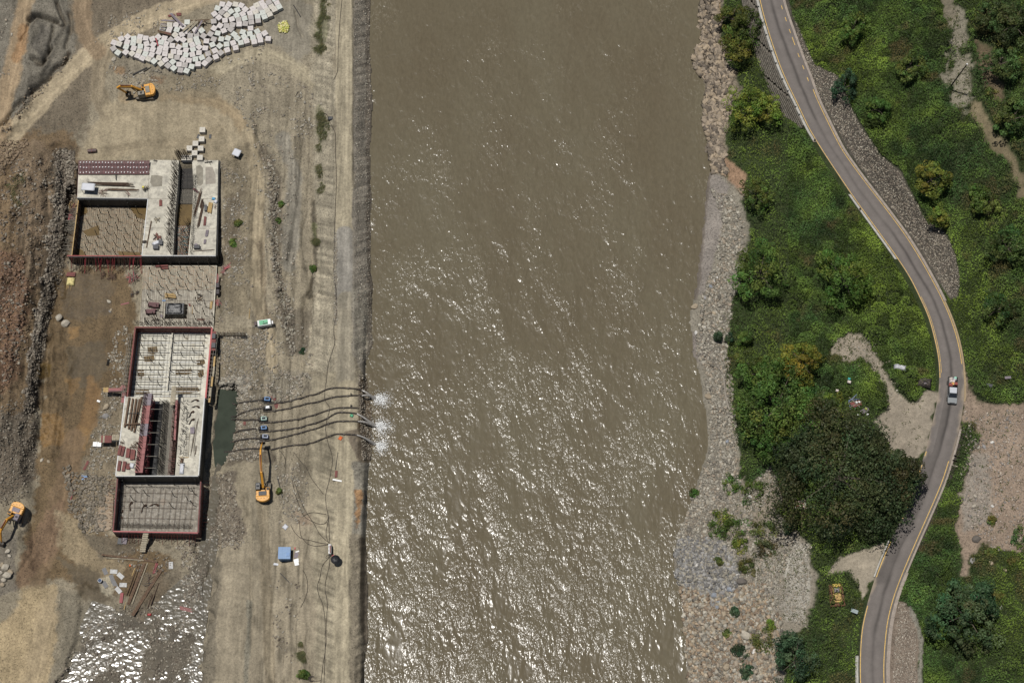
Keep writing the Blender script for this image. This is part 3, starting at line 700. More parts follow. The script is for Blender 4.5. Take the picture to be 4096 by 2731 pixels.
def terrain(x_ax, y_ax, ops, base, classify, names, nz_amp=.12):
    X, Y = np.meshgrid(x_ax, y_ax, indexing='ij')
    sh = X.shape; X = X.ravel(); Y = Y.ravel()
    Z = H(X, Y)
    px, py = pix(X, Y, Z)
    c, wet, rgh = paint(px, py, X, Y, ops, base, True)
    # sun-bleached and damp drifts, tyre and water streaks along the work lanes
    drift = 1 + nz_amp * fbm(X, Y, 12, 3, 61) + .10 * fbm(X, Y, 1.1, 3, 63)
    st = fbm(X * 3.2, Y * .35, 2.0, 4, 67)
    st2 = fbm((X + Y * .55) * 2.6, (Y - X * .55) * .3, 2.0, 4, 71)
    lanes = np.where((px > 900) & (px < 1450), 1.0, .6) * (X < 0)
    drift = drift * (1 + .22 * st * lanes + .06 * st2 * (X < 0))
    if names.get(1) == 'embankment':
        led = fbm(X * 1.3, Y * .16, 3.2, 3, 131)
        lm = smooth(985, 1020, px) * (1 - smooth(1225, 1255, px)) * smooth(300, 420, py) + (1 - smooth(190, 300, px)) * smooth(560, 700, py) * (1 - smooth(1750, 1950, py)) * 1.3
        c = c * (1 - .42 * lm * np.exp(-(led / .10) ** 2))[:, None]  # shade of the ledge creases put into the ground colour
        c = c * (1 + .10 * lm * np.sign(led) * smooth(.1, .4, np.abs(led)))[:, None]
        for pl, _, _, _, _, _, hw in LP:
            if not hw or hw < 20: continue
            xs = [p[0] for p in pl]; ys = [p[1] for p in pl]
            m = (px > min(xs) - hw) & (px < max(xs) + hw) & (py > min(ys) - hw) & (py < max(ys) + hw)
            side = seg_dist(px[m], py[m], pl); wv = fbm(X[m], Y[m], 9, 2, 141) * 3
            # signed offset across the lane so both wheel paths show
            off_ = seg_dist(px[m] + 60, py[m], pl) - seg_dist(px[m] - 60, py[m], pl)
            r_ = (vnoise((off_ * .5 + wv) / 3.2, off_ * 0 + wv * .12, 5) * .65 + vnoise((off_ * .5 + wv) / 9, wv * .1, 6) * .35 - .5) * (1 - smooth(hw * .7, hw * 1.05, side))
            k_ = np.ones(len(px)); k_[m] = 1 + .55 * r_; c = c * k_[:, None]
    fl = smooth(1245, 1275, px) * (1 - smooth(1330, 1345, px)) + smooth(1415, 1425, px) * (1 - smooth(1480, 1500, px)) if names.get(1) == 'embankment' else 0
    sgn = np.where(px < 1380, .55, -.75)
    gl_ = vnoise((Y + X * sgn) * 1.5, X * .12, 4) * .6 + vnoise((Y + X * sgn) * 3.6, X * .25, 6) * .4
    drift = drift * (1 + fl * (gl_ - .5) * 1.1)
    if names.get(1) == 'embankment': c = c * np.array([.86, .845, .815])
    c = np.clip(c * drift[:, None], .01, .8)
    I, J = np.meshgrid(np.arange(sh[0] - 1), np.arange(sh[1] - 1), indexing='ij')
    a = (I * sh[1] + J).ravel()
    F = np.stack([a, a + sh[1], a + sh[1] + 1, a + 1], 1)
    lab = classify(px, py, X, Y, Z)[F[:, 0]]
    V = np.stack([X, Y, Z], 1); C = np.concatenate([c, wet[:, None]], 1)
    out = {}
    for k, nm in names.items():
        f = F[lab == k]
        if not len(f): continue
        u, inv = np.unique(f, return_inverse=True)
        me = np_mesh(nm, V[u], inv.reshape(f.shape), M_GROUND, C[u], True, rgh[u])
        o = link(bpy.data.objects.new(nm, me)); o['kind'] = 'structure'
        out[nm] = o
    return out

LANES = [LP[i][0] for i in range(len(LP)) if LP[i][6] in (36, 34, 32, 30, 26) and LP[i][0][0][0] < 1300]
def cl_left(px, py, X, Y, Z):
    lab = np.zeros(len(px), int)
    lane = np.zeros(len(px), bool)
    for pl in LANES: lane |= seg_dist(px, py, pl) < 32
    lab[lane] = 2
    lab[sdist(px, py, [(230, 1080), (480, 1080), (540, 1180), (540, 1300), (480, 1640), (330, 1900), (250, 2330), (60, 2330), (130, 2100), (150, 1900), (160, 1650), (200, 1400)]) < 0] = 3
    lab[px > 1262 - 0.01 * py] = 1
    lab[(np.abs(px - 1378) < 36) & (X < 0)] = 4
    sl = X - np.interp(Y, SLY, SLX)
    lab[sl > 2.5] = 5
    return lab
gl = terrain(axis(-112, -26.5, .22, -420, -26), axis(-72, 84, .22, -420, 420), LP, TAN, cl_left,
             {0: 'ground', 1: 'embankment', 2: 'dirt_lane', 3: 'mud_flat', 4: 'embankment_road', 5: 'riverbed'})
def cl_right(px, py, X, Y, Z):
    lab = np.zeros(len(px), int)
    lab[px > 3000] = 1
    lab[(py > 1880) & (px < 3250)] = 0
    lab[sdist(px, py, RP[14][0]) < 0] = 2
    lab[sdist(px, py, RP[15][0]) < 0] = 2
    lab[sdist(px, py, RP[16][0]) < 0] = 3
    sr = np.interp(Y, SRY, SRX) - X
    lab[sr > 2.5] = 5
    return lab
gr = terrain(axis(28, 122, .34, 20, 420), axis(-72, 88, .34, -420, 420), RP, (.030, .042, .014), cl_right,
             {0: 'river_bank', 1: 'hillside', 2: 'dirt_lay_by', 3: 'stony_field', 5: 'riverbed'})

# ---------------------------------------------------------------- river
def water_material():
    m, n, l, b = nodes_of('silty_river_water')
    geo = n.new('ShaderNodeNewGeometry'); pos = geo.outputs['Position']
    def mapped(sx, sy, rz=0):
        mp = n.new('ShaderNodeMapping'); mp.inputs['Scale'].default_value = (sx, sy, 1)
        mp.inputs['Rotation'].default_value = (0, 0, rz); l.new(pos, mp.inputs['Vector']); return mp.outputs[0]
    big = tex_noise(n, l, mapped(.05, .025, .15), 1.0, 4, .6)
    w1 = tex_noise(n, l, mapped(.62, .36, .4), 1.0, 1, .5); w1.inputs['Distortion'].default_value = .6
    w2 = tex_noise(n, l, mapped(1.7, .9, .3), 1.0, 2, .5); w2.inputs['Distortion'].default_value = .8
    w3 = tex_noise(n, l, mapped(2.6, 1.5, .2), 1.0, 0, .6); w3.inputs['Distortion'].default_value = 1.0
    # where the water is ruffled: mid stream, more downstream, patchy
    sep = n.new('ShaderNodeSeparateXYZ'); l.new(pos, sep.inputs[0])
    def mr(src, a, c, lo, hi):
        r = n.new('ShaderNodeMapRange'); r.inputs['From Min'].default_value = a; r.inputs['From Max'].default_value = c
        r.inputs['To Min'].default_value = lo; r.inputs['To Max'].default_value = hi; r.clamp = True; l.new(src, r.inputs['Value']); return r.outputs[0]
    def mul(a, c):
        k = n.new('ShaderNodeMath'); k.operation = 'MULTIPLY'
        for i, v in enumerate((a, c)):
            if isinstance(v, (int, float)): k.inputs[i].default_value = v
            else: l.new(v, k.inputs[i])
        return k.outputs[0]
    def add(a, c):
        k = n.new('ShaderNodeMath'); k.operation = 'ADD'; l.new(a, k.inputs[0]); l.new(c, k.inputs[1]); return k.outputs[0]
    patch = tex_noise(n, l, mapped(.11, .06, .3), 1.0, 5, .62)
    pt = mr(patch.outputs[0], .40, .62, .10, 1.35)
    south = mr(sep.outputs['Y'], 75, -60, .5, 1.15)
    east = mr(sep.outputs['X'], 25, 42, 1.0, .45)
    amp = mul(mul(pt, south), east)
    h = add(add(mul(mul(w1.outputs[0], 1.0), mr(patch.outputs[0], .38, .62, .6, 1.1)), mul(mul(w2.outputs[0], .62), amp)), mul(mul(w3.outputs[0], .20), amp))
    bp = n.new('ShaderNodeBump'); bp.inputs['Strength'].default_value = 1.0; bp.inputs['Distance'].default_value = .215
    l.new(h, bp.inputs['Height']); l.new(bp.outputs[0], b.inputs['Normal'])
    c = mixc(n, l, 'MIX', ramp(n, l, big.outputs[0], [(.35, 0.0), (.65, 1.0)]).outputs[0], (.098, .081, .052), (.112, .097, .064))
    c = mixc(n, l, 'MULTIPLY', .5, c, ramp(n, l, w2.outputs[0], [(.3, .82), (.7, 1.12)]).outputs[0])
    # thin froth lines where it is ruffled
    fr = ramp(n, l, w3.outputs[0], [(.60, 0.0), (.70, 1.0)])
    fm = mul(mul(fr.outputs[0], mr(patch.outputs[0], .52, .72, 0, .30)), 1.0)
    c = mixc(n, l, 'MIX', fm, c, (.32, .29, .23))
    l.new(c, b.inputs['Base Color'])
    b.inputs['Roughness'].default_value = .19; b.inputs['Specular IOR Level'].default_value = .32
    b.inputs['IOR'].default_value = 1.33
    return m
M_WATER = water_material()
xa = axis(-32, 42, .5, -33, 120); ya = axis(-72, 84, .5, -420, 420)
X, Y = np.meshgrid(xa, ya, indexing='ij'); sh = X.shape
m_in = (X > -60) & (X < 120)
Z = fbm(X * .9 + Y * .15, Y * .45, 2.6, 3, 81) * .07 + fbm(X, Y, 9, 2, 83) * .05
Z = Z * np.clip(1 - np.abs(X - 5) / 60, .1, 1)
I, J = np.meshgrid(np.arange(sh[0] - 1), np.arange(sh[1] - 1), indexing='ij'); a = (I * sh[1] + J).ravel()
me = np_mesh('river', np.stack([X.ravel(), Y.ravel(), Z.ravel()], 1), np.stack([a, a + sh[1], a + sh[1] + 1, a + 1], 1), M_WATER, None, True)
river = link(bpy.data.objects.new('river', me)); river['kind'] = 'structure'

def pool_material(name, col, rough, bump, sc):
    m, n, l, b = nodes_of(name)
    geo = n.new('ShaderNodeNewGeometry')
    t = tex_noise(n, l, geo.outputs['Position'], sc, 1, .5)
    t2 = tex_noise(n, l, geo.outputs['Position'], .4, 4, .6)
    c = mixc(n, l, 'MULTIPLY', 1.0, tuple(col), ramp(n, l, t2.outputs[0], [(.3, .75), (.7, 1.2)]).outputs[0])
    l.new(c, b.inputs['Base Color'])
    b.inputs['Roughness'].default_value = rough; b.inputs['IOR'].default_value = 1.33
    bp = n.new('ShaderNodeBump'); bp.inputs['Distance'].default_value = bump; l.new(t.outputs[0], bp.inputs['Height']); l.new(bp.outputs[0], b.inputs['Normal'])
    return m
M_POND = pool_material('green_pond_water', (.034, .042, .030), .08, .01, 2.0)
M_MUDW = pool_material('muddy_puddle_water', (.15, .10, .05), .2, .01, 2.0)
M_STREAM = pool_material('stream_water', (.085, .075, .055), .12, .05, 1.2)
def pool(name, poly, z, m, label=None):
    pts = [P(a, b, z) for a, b in poly]
    pts = relax(resample(pts + [pts[0]], 60), 2)
    o = MB().prism([(p.x, p.y) for p in pts[:-1]], z - .05, z).build(name, m)
    o['kind'] = 'structure'
    return o
pool('sump_pond', [(872, 1556), (948, 1560), (966, 1590), (962, 1640), (950, 1700), (940, 1760), (925, 1810), (893, 1860), (860, 1880), (850, 1760), (862, 1640)], -3.9, M_POND)
pool('outflow_stream', [(870, 1850), (900, 1850), (880, 1960), (868, 2080), (850, 2160), (845, 2300), (820, 2500), (800, 2760), (740, 2760), (770, 2450), (790, 2260), (800, 2170), (838, 2020), (850, 1900)], -3.85, M_STREAM)
pool('outflow_stream', [(850, 2120), (875, 2130), (862, 2250), (835, 2420), (815, 2600), (805, 2760), (775, 2760), (790, 2560), (810, 2380), (830, 2240)], -3.62, M_STREAM)
pool('shallow_water', [(370, 2400), (480, 2440), (560, 2420), (640, 2390), (720, 2320), (800, 2240), (818, 2500), (800, 2940), (120, 2940), (190, 2740), (280, 2570)], -3.46, M_STREAM)
pool('side_puddle', [(430, 1965), (455, 1980), (448, 2110), (425, 2125), (388, 2110), (392, 2040)], -3.15, M_MUDW)
# ================================================================ ROAD
def asphalt_material():
    m, n, l, b = nodes_of('worn_asphalt')
    geo = n.new('ShaderNodeNewGeometry'); pos = geo.outputs['Position']
    at = n.new('ShaderNodeAttribute'); at.attribute_name = 'Col'
    t1 = tex_noise(n, l, pos, .5, 6, .7); t2 = tex_noise(n, l, pos, 14, 4, .7); t3 = tex_noise(n, l, pos, 1.7, 8, .75)
    c = mixc(n, l, 'MULTIPLY', 1.0, at.outputs['Color'], ramp(n, l, t1.outputs[0], [(.3, .85), (.7, 1.12)]).outputs[0])
    c = mixc(n, l, 'MULTIPLY', 1.0, c, ramp(n, l, t2.outputs[0], [(.3, .8), (.7, 1.15)]).outputs[0])
    c = mixc(n, l, 'MIX', ramp(n, l, t3.outputs[0], [(.64, 0.0), (.74, .5)]).outputs[0], c, (.06, .05, .046))
    l.new(c, b.inputs['Base Color']); b.inputs['Roughness'].default_value = .85; b.inputs['Specular IOR Level'].default_value = .3
    bp = n.new('ShaderNodeBump'); bp.inputs['Distance'].default_value = .01; l.new(t2.outputs[0], bp.inputs['Height']); l.new(bp.outputs[0], b.inputs['Normal'])
    return m
M_ASPH = asphalt_material()
NU = 26
def road_pt(i, u, dz=0.0):
    a, b = RL[i], RR[i]
    p = a.lerp(b, u); return Vector((p.x, p.y, ZR + .02 + .05 * math.sin(math.pi * min(1, max(0, u))) + dz))
vs = [road_pt(i, j / (NU - 1)) for i in range(NRD) for j in range(NU)]
fs = [(i * NU + j, i * NU + j + 1, (i + 1) * NU + j + 1, (i + 1) * NU + j)[::-1] for i in range(NRD - 1) for j in range(NU - 1)]
V = np.array([v[:] for v in vs]); U = np.tile(np.linspace(0, 1, NU), NRD); S = np.repeat(np.arange(NRD), NU)
pxr, pyr = pix(V[:, 0], V[:, 1], V[:, 2])
base = np.empty((len(V), 3)); base[:] = (.128, .113, .103)
wob = fbm(V[:, 0], V[:, 1], 6, 4, 91) * .05
for cu, wd, amt in ((.30, .10, .10), (.66, .10, .10), (.50, .05, -.20)):
    base *= (1 + amt * np.exp(-((U + wob - cu) / wd) ** 2))[:, None]
dk = np.exp(-((U + wob - .52) / .06) ** 2) * smooth(.2, .6, fbm(V[:, 0], V[:, 1] * .4, 8, 4, 93) + .45)
base *= (1 - .38 * dk)[:, None]
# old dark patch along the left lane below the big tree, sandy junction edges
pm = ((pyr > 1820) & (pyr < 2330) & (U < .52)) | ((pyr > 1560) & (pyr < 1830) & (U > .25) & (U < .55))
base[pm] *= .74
sand = smooth(.10, 0, U + fbm(V[:, 0], V[:, 1], 1.5, 3, 95) * .07) * ((pyr > 1540) & (pyr < 1830) | (pyr > 2230) & (pyr < 2420)) \
     + smooth(.88, 1, U + fbm(V[:, 0], V[:, 1], 1.5, 3, 96) * .07) * ((pyr > 1480) & (pyr < 1850))
sand = np.clip(sand, 0, 1)[:, None] * .8
base = base * (1 - sand) + np.array((.27, .22, .165)) * sand
road = link(bpy.data.objects.new('road', np_mesh('road', V, np.array(fs), M_ASPH, base, True))); road['kind'] = 'structure'

M_YEL = mat('yellow_road_paint', (.62, .40, .10), .7, 0, .35, 2.5, (.14, .12, .11), .25)
M_KERB = mat('grey_kerb_concrete', (.30, .255, .215), .9, 0, .3, 1.5, (.18, .15, .12), .2, .02)
M_CONCW = mat('pale_weathered_concrete', (.40, .385, .35), .9, 0, .3, 1.2, (.2, .18, .15), .25, .02)
def rd_index(py):
    best = min(range(NRD), key=lambda i: abs(pix(*((RL[i] + RR[i]) / 2))[1] - py)); return best
def strip(mb, i0, i1, u0, u1, dz):
    """u in metres from the left edge (>=0) or from the right edge (<0)"""
    def at(i, u):
        w = (RR[i] - RL[i]).length
        return road_pt(i, u / w if u >= 0 else 1 + u / w, dz)
    for i in range(i0, i1):
        mb.add([at(i, u0), at(i, u1), at(i + 1, u1), at(i + 1, u0)], [(0, 1, 2, 3)])
def mk(name, i0, i1, u0, u1, dz=.006):
    mb = MB(); strip(mb, i0, i1, u0, u1, dz); o = mb.build(name, M_YEL, road); return o
iA = rd_index(1517)
mk('edge_line', 0, iA, .10, .24)
iB, iC = rd_index(2165), rd_index(2300)
mk('edge_line', iB, iC, .10, .26)
mk('edge_line', rd_index(2415), NRD - 1, .10, .25)
mk('edge_line', rd_index(1180), rd_index(1500), .42, .50)
for a, b in ((1800, 1828), (1862, 1890), (1935, 1990), (2020, 2045), (2060, 2095)):
    mk('edge_line', rd_index(a), max(rd_index(b), rd_index(a) + 1), .12, .26)
mk('edge_line', rd_index(355), rd_index(1450), -.24, -.10)
mk('edge_line', rd_index(1840), NRD - 1, -.46, -.31)
for a, b in ((19, 42), (65, 88), (111, 135), (158, 182), (207, 231), (256, 280), (304, 330)):
    mk('centre_dash', rd_index(a), max(rd_index(b), rd_index(a) + 1), -.62, -.47)

def off(i, side, d, z):
    t = (RC_full[min(i + 1, NRD - 1)] - RC_full[max(i - 1, 0)]).normalized()
    nrm = Vector((t.y, -t.x, 0))          # toward the river side when travelling down the picture
    nl = (RL[i] - RR[i]).normalized()
    e = RL[i] if side < 0 else RR[i]
    v = nl if side < 0 else -nl
    p = e + v * d; return Vector((p.x, p.y, z))
RC_full = [(a + b) / 2 for a, b in zip(RL, RR)]
def ribbon(name, side, i0, i1, d0, d1, z0, z1, m, parent=None):
    mb = MB()
    for i in range(i0, i1):
        q = [off(i, side, d0, z1), off(i, side, d1, z1), off(i + 1, side, d1, z1), off(i + 1, side, d0, z1)]
        r = [Vector((v.x, v.y, z0)) for v in q]
        mb.add(q + r, [(0, 1, 2, 3), (0, 4, 5, 1), (1, 5, 6, 2), (2, 6, 7, 3), (3, 7, 4, 0)])
    return mb.build(name, m, parent)
k1 = ribbon('kerb', 1, 0, rd_index(1205), .02, .55, ZR - .4, ZR + .14, M_KERB)
tag(k1, 'long pale concrete kerb and gutter between road and pitched slope', 'kerb')
k2 = ribbon('verge_kerb', 1, rd_index(1205), rd_index(1600), .02, .35, ZR - .3, ZR + .04, mat('tan_verge', (.33, .25, .15), .95, 0, .3, 2))
tag(k2, 'worn tan concrete verge strip beside the pickup truck', 'kerb')
k3 = ribbon('kerb', 1, rd_index(2280), NRD - 1, .05, .75, ZR - .3, ZR + .08, M_KERB)
tag(k3, 'dusty kerb between the road bottom and small cobbled slope', 'kerb')
k4 = ribbon('drain_channel', 1, rd_index(1720), rd_index(2200), .55, 1.25, ZR - .4, ZR - .02, mat('dark_wet_gutter', (.035, .028, .02), .9, 0, .3, 3))
tag(k4, 'dark open roadside drain channel right of the road', 'drain')
ribbon('kerb_wall', 1, rd_index(1720), rd_index(2290), .08, .5, ZR - .4, ZR + .10, M_KERB, None)
tag(bpy.data.objects['kerb_wall'], 'thin concrete lip between road and dark drain channel', 'kerb')
k5 = ribbon('kerb', -1, rd_index(780), rd_index(1035), .10, .55, ZR - .6, ZR + .10, M_CONCW)
tag(k5, 'grey concrete edge beam on the river side of the bend', 'kerb')
k6 = ribbon('kerb', -1, rd_index(2620), NRD - 1, .2, .75, ZR - .4, ZR + .10, M_CONCW)
tag(k6, 'grey kerb left of the road at the picture bottom', 'kerb')
k7 = ribbon('kerb', -1, rd_index(2170), rd_index(2300), .1, .4, ZR - .4, ZR + .12, M_CONCW)
tag(k7, 'short broken kerb under the edge of the giant tree', 'kerb')
# masonry retaining wall above the river with a blocked parapet
M_STONE = mat('grey_masonry', (.15, .135, .11), .95, 0, .45, 1.1, (.07, .055, .045), .35, .05)
i0, i1 = 0, rd_index(505)
wall = thing('retaining_wall', off(i0 + 5, -1, .5, ZR - 4), 'battered stone masonry wall holding up the road above the river', 'retaining wall')
WL = wall.location.copy()
shared = None
for c in range(9):
    mb = MB()
    for i in range(i0, i1, 1):
        z1 = ZR - .05 - c * .52
        d = .75 + c * .22
        a, b2 = off(i, -1, d, 0), off(i + 1, -1, d, 0)
        L = (b2 - a).length; k = max(1, int(L / .55))
        for s in range(k):
            if (c + s + i) % 11 == 7: continue
            p = a.lerp(b2, (s + .5 + .25 * (c % 2)) / k)
            ang = math.atan2((b2 - a).y, (b2 - a).x)
            mb.box((p.x - WL.x, p.y - WL.y, z1 - .24 - WL.z), (L / k - .05, .5 + random.uniform(-.06, .06), .47), ang)
    o = mb.build('stone_course', M_STONE, wall, kind='stuff')
ribbon('backing', -1, i0, i1, .3, .72, ZR - 5, ZR - .05, M_STONE, None)
bk = bpy.data.objects['backing']; bk.parent = wall; bk.location = -WL
cp = ribbon('coping', -1, i0, rd_index(560), .12, .62, ZR - .06, ZR + .12, M_CONCW, None); cp.parent = wall; cp.location = -WL
# parapet blocks: one mesh shared by all
bm_ = MB().box((0, 0, .30), (1.05, .34, .60), taper=.94)
proto = None
for k in range(22):
    py = -20 + k * 22.4
    if py > 470: break
    i = rd_index(py)
    p = off(i, -1, .62, ZR + .1); t = RC_full[min(i + 1, NRD - 1)] - RC_full[max(i - 1, 0)]
    lab = '%s pale parapet block from the top along the masonry wall' % ('first second third fourth fifth sixth seventh eighth ninth tenth eleventh twelfth thirteenth fourteenth fifteenth sixteenth seventeenth eighteenth nineteenth twentieth twenty-first twenty-second'.split()[k])
    if proto is None:
        proto = bm_.build('parapet_block', M_CONCW); tag(proto, lab, 'parapet', 'parapet blocks along the retaining wall'); o = proto
    else: o = proto.copy(); COL.objects.link(o); o['label'] = lab
    o.location = p; o.rotation_euler = (0, 0, math.atan2(t.y, t.x))

# ================================================================ STONES
def stone_material():
    m, n, l, b = nodes_of('loose_stone')
    at = n.new('ShaderNodeAttribute'); at.attribute_name = 'Col'
    geo = n.new('ShaderNodeNewGeometry')
    t = tex_noise(n, l, geo.outputs['Position'], 5, 4, .7)
    c = mixc(n, l, 'MULTIPLY', 1.0, at.outputs['Color'], ramp(n, l, t.outputs[0], [(.3, .7), (.7, 1.2)]).outputs[0])
    l.new(c, b.inputs['Base Color']); b.inputs['Roughness'].default_value = .9; b.inputs['Specular IOR Level'].default_value = .3
    return m
M_ROCK = stone_material()
CUBE = np.array([(-1, -1, -1), (1, -1, -1), (1, 1, -1), (-1, 1, -1), (-1, -1, 1), (1, -1, 1), (1, 1, 1), (-1, 1, 1)], float)
CF = np.array([(0, 3, 2, 1), (4, 5, 6, 7), (0, 1, 5, 4), (1, 2, 6, 5), (2, 3, 7, 6), (3, 0, 4, 7)])
def rocks(name, X, Y, Z, size, col, flat=.6, label=None):
    n = len(X)
    base = CUBE[None] * (1 + RNG.uniform(-.45, .15, (n, 8, 3)))
    base[:, 4:, :2] *= RNG.uniform(.5, .95, (n, 1, 1))
    dims = np.stack([size * RNG.uniform(.65, 1.25, n), size * RNG.uniform(.5, 1.0, n), size * flat * RNG.uniform(.6, 1.2, n)], 1) / 2
    v = base * dims[:, None, :]
    a = RNG.uniform(0, 2 * np.pi, n); t = RNG.uniform(-.5, .5, n)
    ct, st = np.cos(t)[:, None], np.sin(t)[:, None]
    y = v[:, :, 1] * ct - v[:, :, 2] * st; z = v[:, :, 1] * st + v[:, :, 2] * ct
    ca, sa = np.cos(a)[:, None], np.sin(a)[:, None]
    x2 = v[:, :, 0] * ca - y * sa; y2 = v[:, :, 0] * sa + y * ca
    W = np.stack([x2 + X[:, None], y2 + Y[:, None], z + Z[:, None] + (dims[:, 2] * .35)[:, None]], 2).reshape(-1, 3)
    F = (CF[None] + (np.arange(n) * 8)[:, None, None]).reshape(-1, 4)
    C = np.repeat(col, 8, axis=0)
    o = link(bpy.data.objects.new(name, np_mesh(name, W, F, M_ROCK, C))); o['kind'] = 'stuff'
    if label: o['label'] = label
    return o
def scatter(poly, n, edge=15):
    """n random photo points inside poly with ragged borders"""
    xs = [p[0] for p in poly]; ys = [p[1] for p in poly]
    out = []
    while sum(len(o[0]) for o in out) < n:
        x = RNG.uniform(min(xs) - edge, max(xs) + edge, n * 2); y = RNG.uniform(min(ys) - edge, max(ys) + edge, n * 2)
        d = sdist(x, y, poly) + (vnoise(x / 25, y / 25, 3) - .5) * edge * 2
        k = d < 0
        out.append((x[k], y[k]))
    return np.concatenate([o[0] for o in out])[:n], np.concatenate([o[1] for o in out])[:n]
def stones(name, poly, n, smin, smax, cols, power=2.2, edge=15, flat=.6, thr=None, label=None):
    x, y = scatter(poly, n, edge)
    if thr is not None:
        k = vnoise(x / 30, y / 30, 13) * .6 + vnoise(x / 9, y / 9, 14) * .4 > thr
        x, y = x[k], y[k]
    X, Y, Z = Gv(x, y)
    s = smin + (smax - smin) * RNG.random(len(X)) ** power
    c = np.array(cols)[RNG.integers(0, len(cols), len(X))] * RNG.uniform(.7, 1.2, (len(X), 1))
    return rocks(name, X, Y, Z, s, c, flat, label)
PALES = [(.29, .265, .215), (.235, .215, .175), (.35, .325, .27), (.165, .15, .125), (.28, .235, .18)]
GREYS = [(.21, .205, .195), (.165, .16, .155), (.27, .26, .245), (.13, .125, .118)]
WARM = [(.31, .24, .165), (.25, .185, .125), (.34, .29, .215), (.19, .145, .105)]
DKS = [(.16, .135, .105), (.11, .09, .07), (.22, .19, .15), (.27, .24, .19)]
stones('river_cobbles', [(2850, 760), (2940, 780), (2975, 900), (2975, 1000), (2950, 1120), (2925, 1230), (2910, 1420), (2935, 1600), (2955, 1850), (2960, 1960), (2880, 2030), (2730, 2080), (2790, 1960), (2835, 1830), (2840, 1650), (2820, 1500), (2780, 1400), (2800, 1200), (2860, 1060), (2890, 900)], 10000, .15, .85, PALES, 3.2, 10)
stones('river_cobbles', [(2800, 700), (2895, 700), (2990, 790), (2900, 700)], 350, .2, .8, WARM, 2.2, 10)
stones('river_cobbles', [(2700, 2080), (2960, 1980), (3000, 1920), (3080, 1870), (3110, 1930), (3000, 2090), (3180, 2130), (3140, 2300), (3000, 2400), (2900, 2280), (2800, 2220), (2705, 2200)], 6000, .15, .75, PALES, 3.0, 14)
stones('slate_scree', [(2698, 2160), (2900, 2170), (2960, 2260), (2950, 2400), (2850, 2400), (2710, 2330)], 5000, .18, .95, GREYS + PALES[:2], 2.8, 22)
stones('sandy_scree', [(2720, 2350), (2850, 2370), (3060, 2330), (3130, 2500), (3110, 2750), (2760, 2750)], 8500, .15, 1.1, WARM + PALES, 3.4, 14)
stones('foreshore_rock', [(2800, -20), (2875, -20), (2880, 170), (2930, 280), (2940, 400), (2895, 560), (2900, 690), (2850, 690), (2835, 600), (2810, 480), (2830, 350), (2765, 250), (2800, 170)], 4200, .25, 1.7, [(.20, .165, .125), (.27, .22, .165), (.115, .095, .075), (.30, .24, .17)], 2.2, 12, .5)
stones('white_gravel', [(3175, 2165), (3240, 2180), (3232, 2350), (3220, 2500), (3140, 2480), (3145, 2300)], 2200, .1, .4, PALES, 2.0, 10)
stones('white_gravel', [(3020, 2210), (3130, 2200), (3130, 2440), (3020, 2420)], 1500, .12, .5, PALES, 2.0, 14)
stones('field_stones', [(3850, 1650), (4150, 1640), (4150, 2230), (3960, 2180), (3860, 2100)], 3500, .08, .6, [(.33, .28, .23), (.27, .215, .17), (.22, .2, .18)], 3.2, 20)
stones('path_stones', [(3330, 1340), (3490, 1360), (3540, 1450), (3620, 1600), (3560, 1620), (3480, 1480), (3340, 1430)], 500, .1, .45, PALES, 2.5, 12)
# pitched cobbles above the road
PITCH = [(3165, 30), (3230, 200), (3262, 262), (3350, 300), (3390, 400), (3440, 500), (3520, 615), (3600, 690), (3650, 780), (3705, 880), (3780, 935), (3822, 1020), (3842, 1120), (3828, 1185), (3800, 1190), (3750, 1110), (3690, 1005), (3610, 890), (3510, 760), (3410, 620), (3340, 500), (3270, 370), (3215, 230)]
stones('slope_cobbles', PITCH, 6800, .13, .32, [(.24, .20, .155), (.33, .29, .225), (.17, .14, .115), (.42, .38, .31)], 2.2, 3, .7)
stones('slope_cobbles', [(3595, 2405), (3625, 2410), (3655, 2480), (3665, 2560), (3660, 2760), (3570, 2760), (3580, 2560)], 1500, .12, .35, [(.30, .26, .21), (.24, .2, .16), (.38, .34, .28)], 2.0, 2, .7)
